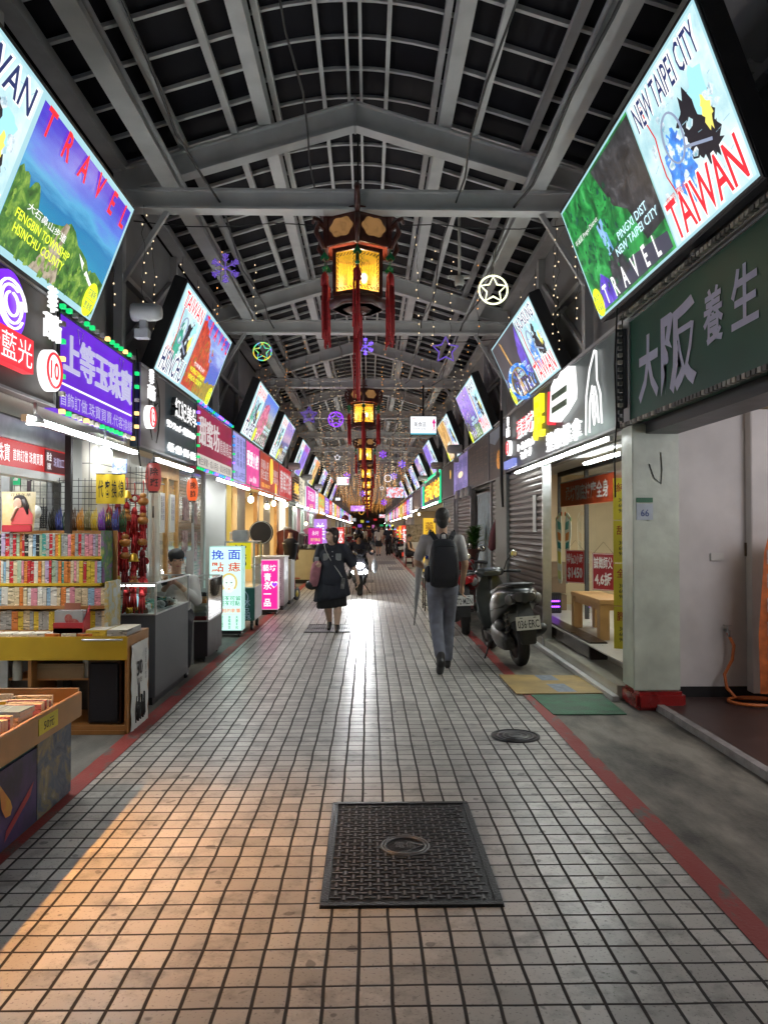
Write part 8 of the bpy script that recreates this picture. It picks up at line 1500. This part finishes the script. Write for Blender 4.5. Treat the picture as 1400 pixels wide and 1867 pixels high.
# ---- far figures
def walker(x, y, label, H, top, low, skirt_len=0, away=True, seed=0, topm=None, group=None, sleeve=.5, vox=.02):
    t = thing('person', label, 'person', (x, y, 0), 180 if away else 0, group); k = H / 1.72; q = random.Random(seed); sw = q.uniform(.05, .15)
    def s(p): return V(p) * k
    L = [s((.09, 0, .90)), s((.08, -sw, .48)), s((.075, -sw * .6, .08))]; Rr = [s((-.09, 0, .9)), s((-.08, sw * .3, .48)), s((-.075, sw * 1.6, .10))]
    A = [s((.18, 0, 1.40)), s((.23, .04, 1.14)), s((.22, -.10, .92))]; B = [s((-.18, 0, 1.40)), s((-.23, .02, 1.14)), s((-.22, -.02, .9))]
    b = MB(); P, M = head_parts(b, s((0, -.01, 1.60)), 0, 0, k); b.cap(s((0, .01, 1.4)), s((0, 0, 1.53)), .055 * k); b.ell(s((0, 0, 1.25)), (.15 * k, .1 * k, .2 * k)); b.ell(s((0, 0, .96)), (.15 * k, .1 * k, .14 * k))
    limb(b, A, [.046, .04, .028]); limb(b, B, [.046, .04, .028]); limb(b, L, [.08, .055, .038]); limb(b, Rr, [.08, .055, .038]); hand(b, A[2], (0, -.2, -1), (0, -1, 0), .5, 1); hand(b, B[2], (0, -.2, -1), (0, -1, 0), .5, 1)
    remesh(b, max(.011, vox * .6), 'body', m_skin2 if skirt_len else m_skin, t, 3)
    b = MB(); b.ell(P(0, .02, .035), (.085 * k, .098 * k, .092 * k), 14, 10, M); b.ell(P(0, .05, -.03), (.075 * k, .06 * k, .08 * k), 12, 8, M); (b.ell(P(0, .06, -.11), (.07 * k, .05 * k, .1 * k), 12, 8, M) if skirt_len else None); remesh(b, .015, 'hair', m_hair, t, 2)
    b = MB(); b.cap(s((-.13, 0, 1.40)), s((.13, 0, 1.40)), .06 * k); b.ell(s((0, 0, 1.26)), (.185 * k, .12 * k, .19 * k)); b.cap(s((0, 0, 1.1)), s((0, 0, .98)), .15 * k); [b.cap(q_[0], q_[0].lerp(q_[1], sleeve * 1.6 if sleeve < .6 else 1), .062 * k, .058 * k) for q_ in (A, B)]
    if sleeve > .6: [b.cap(q_[1], q_[1].lerp(q_[2], .9), .055 * k, .045 * k) for q_ in (A, B)]
    remesh(b, vox, 'shirt', top, t, 3)
    if skirt_len: skirt(t, 'skirt', 1.0 * k, (1.0 - skirt_len) * k, .155 * k, .20 * k, low, folds=10)
    else: b = MB(); b.ell(s((0, 0, .93)), (.165 * k, .12 * k, .12 * k)); limb(b, L[:2] + [L[1].lerp(L[2], .9)], [.098, .07, .06]); limb(b, Rr[:2] + [Rr[1].lerp(Rr[2], .9)], [.098, .07, .06]); remesh(b, vox, 'trousers', low, t, 3)
    shoe(t, L[2], L[2] + V((0, -.17, -.05)), voxel=.016); shoe(t, Rr[2], Rr[2] + V((0, -.17, -.06)), voxel=.016); return t
m_wsh = mat('cream blouse', (.55, .5, .45), .8, var=.08); m_blk = mat('black cloth', (.012, .012, .014), .8, var=.3); m_dkb = mat('dark blue cloth', (.015, .018, .03), .8, var=.2); m_org = mat('orange shirt', (.6, .13, .02), .8); m_mar = mat('maroon cloth', (.12, .015, .02), .8); m_den = mat('denim', (.05, .07, .13), .8, var=.2)
walker(.55, 42.5, 'far woman in a cream blouse and black skirt walking away', 1.62, m_wsh, m_blk, .42, seed=1)
walker(1.10, 43.0, 'far man all in dark blue walking beside the woman in the black skirt', 1.72, m_dkb, m_blk, seed=2)
walker(1.62, 51, 'far man in an orange shirt by the rainbow lit stall', 1.7, m_org, m_den, seed=3)
walker(-.32, 53, 'far woman in a cream top left of the lanterns, walking away', 1.6, m_wsh, m_blk, .5, seed=4)
walker(-.05, 60, 'distant person in maroon in the middle of the street', 1.68, m_mar, m_blk, seed=5, sleeve=.8)
for i, (x, y, m1, nm) in enumerate(((-.9, 57, m_blk, 'black'), (.5, 64, m_dkb, 'dark blue'), (-.5, 68, m_org, 'orange'), (1.1, 66, m_wsh, 'cream'), (.15, 74, m_blk, 'black'), (-.8, 78, m_mar, 'maroon'), (.8, 82, m_wsh, 'cream'), (-.2, 90, m_dkb, 'dark blue'))): walker(x, y, 'tiny distant figure in a %s top, %s of the far crowd' % (nm, ORD[i]), 1.66, m1, (m_blk, m_den)[i % 2], seed=10 + i, vox=.03, away=i % 3 > 0, sleeve=.5)
t = thing('person', 'seated person by the chest freezer, mostly hidden by the walking man', 'person', (1.62, 30.6, 0), 70)
b = MB(); P, M = head_parts(b, (0, -.02, 1.2), 0, 10, .95); b.cap((0, .02, 1.0), (0, 0, 1.13), .055); b.ell((0, .02, .85), (.15, .1, .18)); limb(b, [(.18, 0, .98), (.22, -.06, .74), (.12, -.3, .62)], [.046, .04, .028]); limb(b, [(-.18, 0, .98), (-.22, -.06, .74), (-.12, -.3, .62)], [.046, .04, .028]); limb(b, [(.09, 0, .54), (.11, -.4, .52), (.12, -.4, .09)], [.08, .056, .036]); limb(b, [(-.09, 0, .54), (-.11, -.4, .52), (-.12, -.34, .09)], [.08, .056, .036]); hand(b, (.12, -.3, .62), (-.3, -1, -.2), (1, 0, 0), .8); hand(b, (-.12, -.3, .62), (.3, -1, -.2), (1, 0, 0), .8); remesh(b, .012, 'body', m_skin, t, 3)
b = MB(); b.ell(P(0, .02, .03), (.085, .1, .09), 14, 10, M); remesh(b, .015, 'hair', m_hair, t, 2); b = MB(); b.ell((0, .02, .85), (.19, .13, .2)); b.cap((-.12, 0, .98), (.12, 0, .98), .06); b.cap((0, .02, .7), (0, .02, .52), .16); remesh(b, .02, 'shirt', m_blk, t, 3); b = MB(); limb(b, [(.09, 0, .54), (.11, -.36, .52)], [.1, .085]); limb(b, [(-.09, 0, .54), (-.11, -.36, .52)], [.1, .085]); b.ell((0, 0, .54), (.17, .13, .1)); remesh(b, .02, 'shorts', m_blk, t, 3); shoe(t, (.12, -.4, .08), (.12, -.55, .035)); shoe(t, (-.12, -.34, .08), (-.12, -.49, .035))
st = thing('stool', 'low red stool under the seated person by the freezer', 'stool', (1.62, 30.6, 0)); MB().box(-.16, .16, -.16, .16, .36, .40).build('seat', m_mar, st, .01); [MB().bar((sx * .15, sy * .15, 0), (sx * .12, sy * .12, .359), .035).build('leg', m_mar, st) for sx in (-1, 1) for sy in (-1, 1)]
# ================================================================ scooters
m_tyre = mat('tyre rubber', (.012, .012, .012), .75, var=.3, bump=.4, bs=80); m_fend = mat('grey black plastic', (.028, .03, .031), .45, var=.2, vs=8); m_eng = mat('engine casting', (.06, .06, .06), .45, metal=.5, var=.4, vs=20); m_chr = mat('scuffed chrome', (.6, .6, .6), .18, metal=1)
e_head = emi('headlamp', (.95, .98, 1), 95, sample=True)
def se(y, zc, hw, hh, n=20, p=.6, sx=0):
    return [(sx + hw * math.copysign(abs(math.cos(a)) ** p, math.cos(a)), y, zc + hh * math.copysign(abs(math.sin(a)) ** p, math.sin(a))) for a in [2 * PI * i / n + .02 for i in range(n)]]
def scooter(label, loc, rz, paint, plate, tail, lean=4, lit=False):
    t = thing('parked_scooter' if not lit else 'scooter', label, 'scooter', loc, rz, None, 0, -lean)
    for nm, y in (('rear_wheel', -.60), ('front_wheel', .66)):
        b = MB(); b.lathe([(.16, -.05), (.215, -.062), (.245, -.04), (.255, 0), (.245, .04), (.215, .062), (.16, .05)], (0, y, .255), 28, 'x', False); w_ = b.build(nm, m_tyre, t)
        b = MB(); b.lathe([(.03, -.06), (.06, -.05), (.165, -.045), (.165, .045), (.06, .05), (.03, .06)], (0, y, .255), 20, 'x'); [b.bar((0, y, .255), (0, y + .15 * math.cos(a), .255 + .15 * math.sin(a)), .05, .03, (1, 0, 0)) for a in (0, 1.26, 2.5, 3.77, 5.03)]; b.build('rim', m_eng, w_)
    b = MB(); b.rings([se(-.95, .84, .06, .03), se(-.90, .82, .13, .075), se(-.76, .79, .20, .125), se(-.58, .74, .225, .165), se(-.36, .68, .22, .18), se(-.16, .60, .19, .17), se(-.02, .50, .15, .14)]); b.build('tail_body', paint, t)
    b = MB(); b.rings([se(-.86, .915, .09, .02), se(-.74, .905, .16, .045), se(-.55, .88, .19, .06), se(-.40, .835, .19, .06), se(-.25, .81, .18, .05), se(-.05, .79, .14, .045), se(.08, .765, .09, .03)]); b.build('seat', m_fend, t, 0)
    b = MB(); b.tube([(-.13, -.62, .90), (-.15, -.82, .93), (-.10, -.93, .945), (.10, -.93, .945), (.15, -.82, .93), (.13, -.62, .90)], .014, 7); b.build('grab_rail', m_fend, t)
    f = MB(); f.rings([se(-.965, .81, .11, .05, p=.8), se(-.90, .81, .165, .075, p=.8)]); f.build('tail_light', tail, t)
    for k in (-1, 1): b = MB(); b.ell((k * .155, -.885, .785), (.055, .04, .06), 10, 8); b.build('indicator', mat('smoked lens', (.20, .19, .19), .15, var=.3), t)
    b = MB(); b.rings([se(-.972, .80, .04, .055, p=.8), se(-.90, .81, .06, .085, p=.8)]); b.build('tail_trim', m_fend, t)
    b = MB(); [b.tube([(k * .2, .44, 1.0), (k * .16, .56, 1.02), (k * .06, .6, .92), (k * .04, .56, .75)], .006, 5) for k in (-1, 1)]; b.build('cable', m_fend, t)
    b = MB(); [b.tube([(k * .2, -.78, .70), (k * .235, -.55, .66), (k * .215, -.25, .60), (k * .15, -.05, .5)], .007, 5) for k in (-1, 1)]; b.build('side_trim', m_eng, t)
    # rear mudguard, plate
    b = MB(); b.add([(-.075, -.88, .74), (.075, -.88, .74), (.10, -1.0, .52), (-.10, -1.0, .52), (-.085, -.99, .30), (.085, -.99, .30), (-.075, -.85, .74), (.075, -.85, .74), (.10, -.97, .52), (-.10, -.97, .52), (-.085, -.965, .30), (.085, -.965, .30)], [(0, 1, 2, 3), (3, 2, 5, 4), (7, 6, 9, 8), (8, 9, 10, 11), (0, 3, 9, 6), (3, 4, 10, 9), (1, 7, 8, 2), (2, 8, 11, 5), (4, 5, 11, 10), (0, 6, 7, 1)]); b.build('mudguard', m_fend, t, .01)
    f = MB().obox((0, -1.012, .535), (.27, .006, .145), Matrix.Rotation(R(-9), 3, 'X')).build('licence_plate', mat('plate white', (.62, .62, .58), .4, var=.05), t, .002)
    o = txt(plate, m_ink, f, 0, 0, .235, .085, 0, .001, .01); o.location = (0, -1.0165, .525); o.rotation_euler = (R(-9), 0, 0)
    b = MB(); [b.obox((k * .075, -1.0095, .592), (.03, .004, .008), Matrix.Identity(3)) for k in (-1, 1)]; b.build('bolt_slot', m_ink, f)
    # engine, shock, exhaust
    b = MB(); b.rings([se(-.72, .28, .05, .07, p=.7, sx=-.13), se(-.6, .29, .06, .10, p=.7, sx=-.14), se(-.35, .30, .07, .12, p=.7, sx=-.13), se(-.1, .33, .08, .11, p=.7, sx=-.10), se(.0, .33, .05, .08, p=.7, sx=-.08)]); b.build('engine_case', m_eng, t)
    b = MB(); b.ell((-.15, -.42, .45), (.06, .14, .07), 12, 8); b.build('air_box', m_fend, t)
    b = MB(); b.tube([(-.13 + .026 * math.cos(a), -.66 + .026 * math.sin(a), .36 + .011 * a / 1.0) for a in [i * .6 for i in range(44)]], .0075, 5); b.build('spring', mat('rusty spring', (.22, .20, .17), .4, metal=.5), t); MB().cyl((-.13, -.66, .30), (-.13, -.66, .70), .013).build('shock_rod', m_eng, t)
    b = MB(); b.lathe([(.02, -.28), (.05, -.26), (.068, -.12), (.072, .1), (.06, .2), (.03, .23)], (0, 0, 0), 18, 'y'); o = b.build('muffler', m_fend, t); o.location = (.20, -.68, .40); o.rotation_euler = (R(-14), 0, R(-4)); b = MB(); b.lathe([(.001, -.285), (.028, -.285), (.03, -.27)], n=14, ax='y'); p_ = b.build('exhaust_tip', m_eng, o); b = MB(); b.obox((.035, 0, .045), (.07, .24, .03), Matrix.Rotation(R(40), 3, 'Y')); b.build('heat_shield', m_eng, o)
    # front
    MB().box(-.14, .14, -.02, .40, .26, .31).build('floorboard', m_fend, t, .02)
    b = MB(); b.rings([se(.34, .30, .14, .05), se(.40, .45, .19, .06), se(.45, .62, .21, .07), se(.47, .78, .19, .07), se(.45, .90, .12, .06)]); b.build('leg_shield', paint, t)
    b = MB(); b.rings([se(.42, .20, .05, .03), se(.58, .45, .16, .08), se(.66, .62, .15, .09), se(.60, .78, .13, .08), se(.52, .9, .10, .05)]); b.build('front_cowl', paint, t)
    b = MB(); b.rings([se(.38, .52, .05, .10), se(.70, .53, .07, .03), se(.86, .47, .06, .025), se(.93, .38, .05, .02)]); b.build('front_fender', paint, t)
    b = MB(); [b.cyl((k * .075, .66, .255), (k * .06, .56, .62), .02) for k in (-1, 1)]; b.build('fork', m_eng, t)
    b = MB(); b.rings([se(.36, .985, .10, .03), se(.42, 1.0, .17, .055), se(.50, 1.0, .17, .06), se(.58, .97, .12, .05), se(.64, .93, .06, .03)]); b.build('handlebar_cover', paint, t); f = MB(); f.ell((0, .41, 1.035), (.09, .05, .025), 14, 8); f.build('dash', mat('dash glass', (.15, .16, .18), .1, var=.4, vs=20), t)
    MB().cyl((0, .5, .55), (0, .46, .98), .03).build('steering_stem', m_eng, t)
    for k in (-1, 1):
        b = MB(); b.cyl((k * .15, .46, .99), (k * .24, .43, 1.0), .013); b.build('handlebar', m_eng, t); b = MB(); b.cyl((k * .22, .435, 1.0), (k * .36, .36, .99), .019); b.ell((k * .36, .36, .99), .021, 8, 6); b.build('grip', m_fend, t)
        b = MB(); b.tube([(k * .2, .47, 1.0), (k * .26, .50, .99), (k * .35, .44, .975)], .007, 5); b.build('brake_lever', m_chr, t)
        b = MB(); b.tube([(k * .19, .45, 1.02), (k * .22, .43, 1.12), (k * .28, .40, 1.19)], .008, 5); m_ = b.build('mirror', m_fend, t); b = MB(); b.ell((k * .30, .395, 1.215), (.062, .016, .048), 14, 8); b.build('mirror_shell', m_fend, m_); b = MB(); b.ell((k * .30, .384, 1.215), (.055, .008, .042), 14, 8); b.build('mirror_glass', mat('mirror glass', (.75, .72, .66), .03, metal=1, var=.02), m_)
    b = MB(); b.tube([(-.10, .10, .26), (-.20, .02, .12), (-.27, -.06, .016)], .011, 6); b.bar((-.29, -.07, .012), (-.25, -.05, .012), .04, .012); b.build('side_stand', m_fend, t)
    if lit:
        for x, z, r_ in ((.0, .70, (.10, .03, .055)), (-.13, .55, (.05, .03, .05)), (.13, .55, (.055, .03, .055))): b = MB(); b.ell((x, .74 if x == 0 else .66, z), r_, 14, 10); b.build('headlight', e_head, t)
    else: b = MB(); b.ell((0, .655, .74), (.09, .03, .06), 12, 8); b.build('headlight', m_can, t)
    return t
m_pgrey = mat('dark grey green paint', (.018, .021, .020), .32, var=.3, vs=7, coat=.35); m_pred = mat('dark red paint', (.20, .012, .018), .25, var=.15, coat=.6); m_pblk = mat('black paint', (.012, .012, .014), .25, coat=.5); m_tlr = mat('red lens', (.42, .012, .015), .12, var=.3, coat=.5); m_tls = mat('dark smoked lens', (.06, .055, .055), .12, coat=.5)
s1 = scooter('dark grey scooter with plate 036-ERC on its side stand by the massage shop', (1.64, 9.22, 0), 6, m_pgrey, '036·ERC', m_tls, 4)
s2 = scooter('red scooter with plate 672-MZN parked ahead of the dark grey scooter', (1.50, 11.75, 0), -8, m_pred, '672·MZN', m_tlr, 3)
s3 = scooter('black scooter with a half hidden plate, third of the right kerb scooters', (1.58, 13.6, 0), -2, m_pblk, 'N52·KLY', m_tlr, 3)
s4 = dup(s3, (1.58, 40.2, 0), 6, 'far black scooter parked at the right kerb, plate to the viewer'); s5 = dup(s3, (1.30, 46.0, 0), -10, 'second far scooter parked beyond the black one on the right'); s6 = dup(s2, (-.95, 46, 0), 20, 'far red scooter on the left among the clothes rails'); s7 = dup(s3, (-1.2, 50, 0), 200, 'far dark scooter facing the viewer on the left')
s8 = scooter('black scooter with bright headlights ridden towards the viewer behind the woman', (-.235, 18.3, 0), 183, m_pblk, 'MTR·809', m_tlr, 0, True)
lamp('SPOT', 'headlight_beam', (.0, .80, .70), 300, (.95, .98, 1), .05, s8, (R(70), 0, 0), angle=50, blend=.8)
t = thing('person', 'rider in a black helmet and dark jacket on the scooter with lit headlights', 'person', (-.235, 18.3, 0), 3)
b = MB(); P, M = head_parts(b, (0, -.05, 1.36), 0, 5, .97); b.cap((0, .06, 1.16), (0, -.01, 1.3), .056); b.ell((0, .10, 1.0), (.16, .11, .2)); b.ell((0, .22, .84), (.16, .12, .1))
Sl, El, Wl = (.2, .07, 1.14), (.30, -.10, .98), (.30, -.32, 1.0); Sr, Er, Wr = (-.2, .07, 1.14), (-.30, -.10, .98), (-.30, -.32, 1.0)
limb(b, [Sl, El, Wl], [.048, .042, .03]); limb(b, [Sr, Er, Wr], [.048, .042, .03]); hand(b, Wl, (0, -1, -.1), (1, 0, 0), 1.5, 1, -1); hand(b, Wr, (0, -1, -.1), (-1, 0, 0), 1.5, 1, -1)
limb(b, [(.1, .2, .85), (.15, -.22, .72), (.12, -.2, .38)], [.08, .058, .04]); limb(b, [(-.1, .2, .85), (-.15, -.22, .72), (-.12, -.2, .38)], [.08, .058, .04]); remesh(b, .011, 'body', m_skin, t, 4); face_marks(P, M, t, .97)
b = MB(); b.cap((-.14, .07, 1.15), (.14, .07, 1.15), .07); b.ell((0, .09, 1.0), (.21, .15, .21)); b.ell((0, .2, .84), (.19, .15, .13)); [b.cap(p_, q_, .072, .065) for p_, q_ in ((Sl, El), (Sr, Er), (El, V(El).lerp(V(Wl), .85)), (Er, V(Er).lerp(V(Wr), .85)))]; remesh(b, .015, 'jacket', m_dkb, t, 4)
b = MB(); limb(b, [(.1, .2, .85), (.15, -.22, .72), (.12, -.2, .42)], [.1, .08, .065]); limb(b, [(-.1, .2, .85), (-.15, -.22, .72), (-.12, -.2, .42)], [.1, .08, .065]); b.ell((0, .22, .85), (.18, .15, .1)); remesh(b, .018, 'trousers', m_blk, t, 3); shoe(t, (.12, -.2, .365), (.12, -.36, .335)); shoe(t, (-.12, -.2, .365), (-.12, -.36, .335))
hl = MB(); hl.ell(P(0, .015, .04), (.12, .135, .12), 20, 14, M); [hl.ell(P(k * .1, .0, -.04), (.028, .06, .07), 10, 8, M) for k in (-1, 1)]; hl.ell(P(0, -.10, .075), (.1, .07, .014), 14, 6, M); remesh(hl, .012, 'helmet', mat('gloss black helmet', (.012, .012, .014), .15, coat=.6), t, 2); b = MB(); b.tube([P(k * .09, -.02, -.06 - .05 * (1 - abs(k))) for k in (-1, -.5, 0, .5, 1)], .008, 5); b.build('chin_strap', m_black, t)
b = thing('leg_bag', 'grey plastic bag hooked on the lit scooter\'s handlebar side', 'bag', (.02, 17.72, .55)); q = MB(); q.ell((.12, 0, .12), (.07, .1, .16), 12, 10); q.build('bag', film('grey plastic bag', (.35, .38, .4), .8), b); q = MB(); q.tube([(.12, 0, .27), (.11, .1, .42)], .008, 5); q.build('handle', MATS['grey plastic bag'], b)
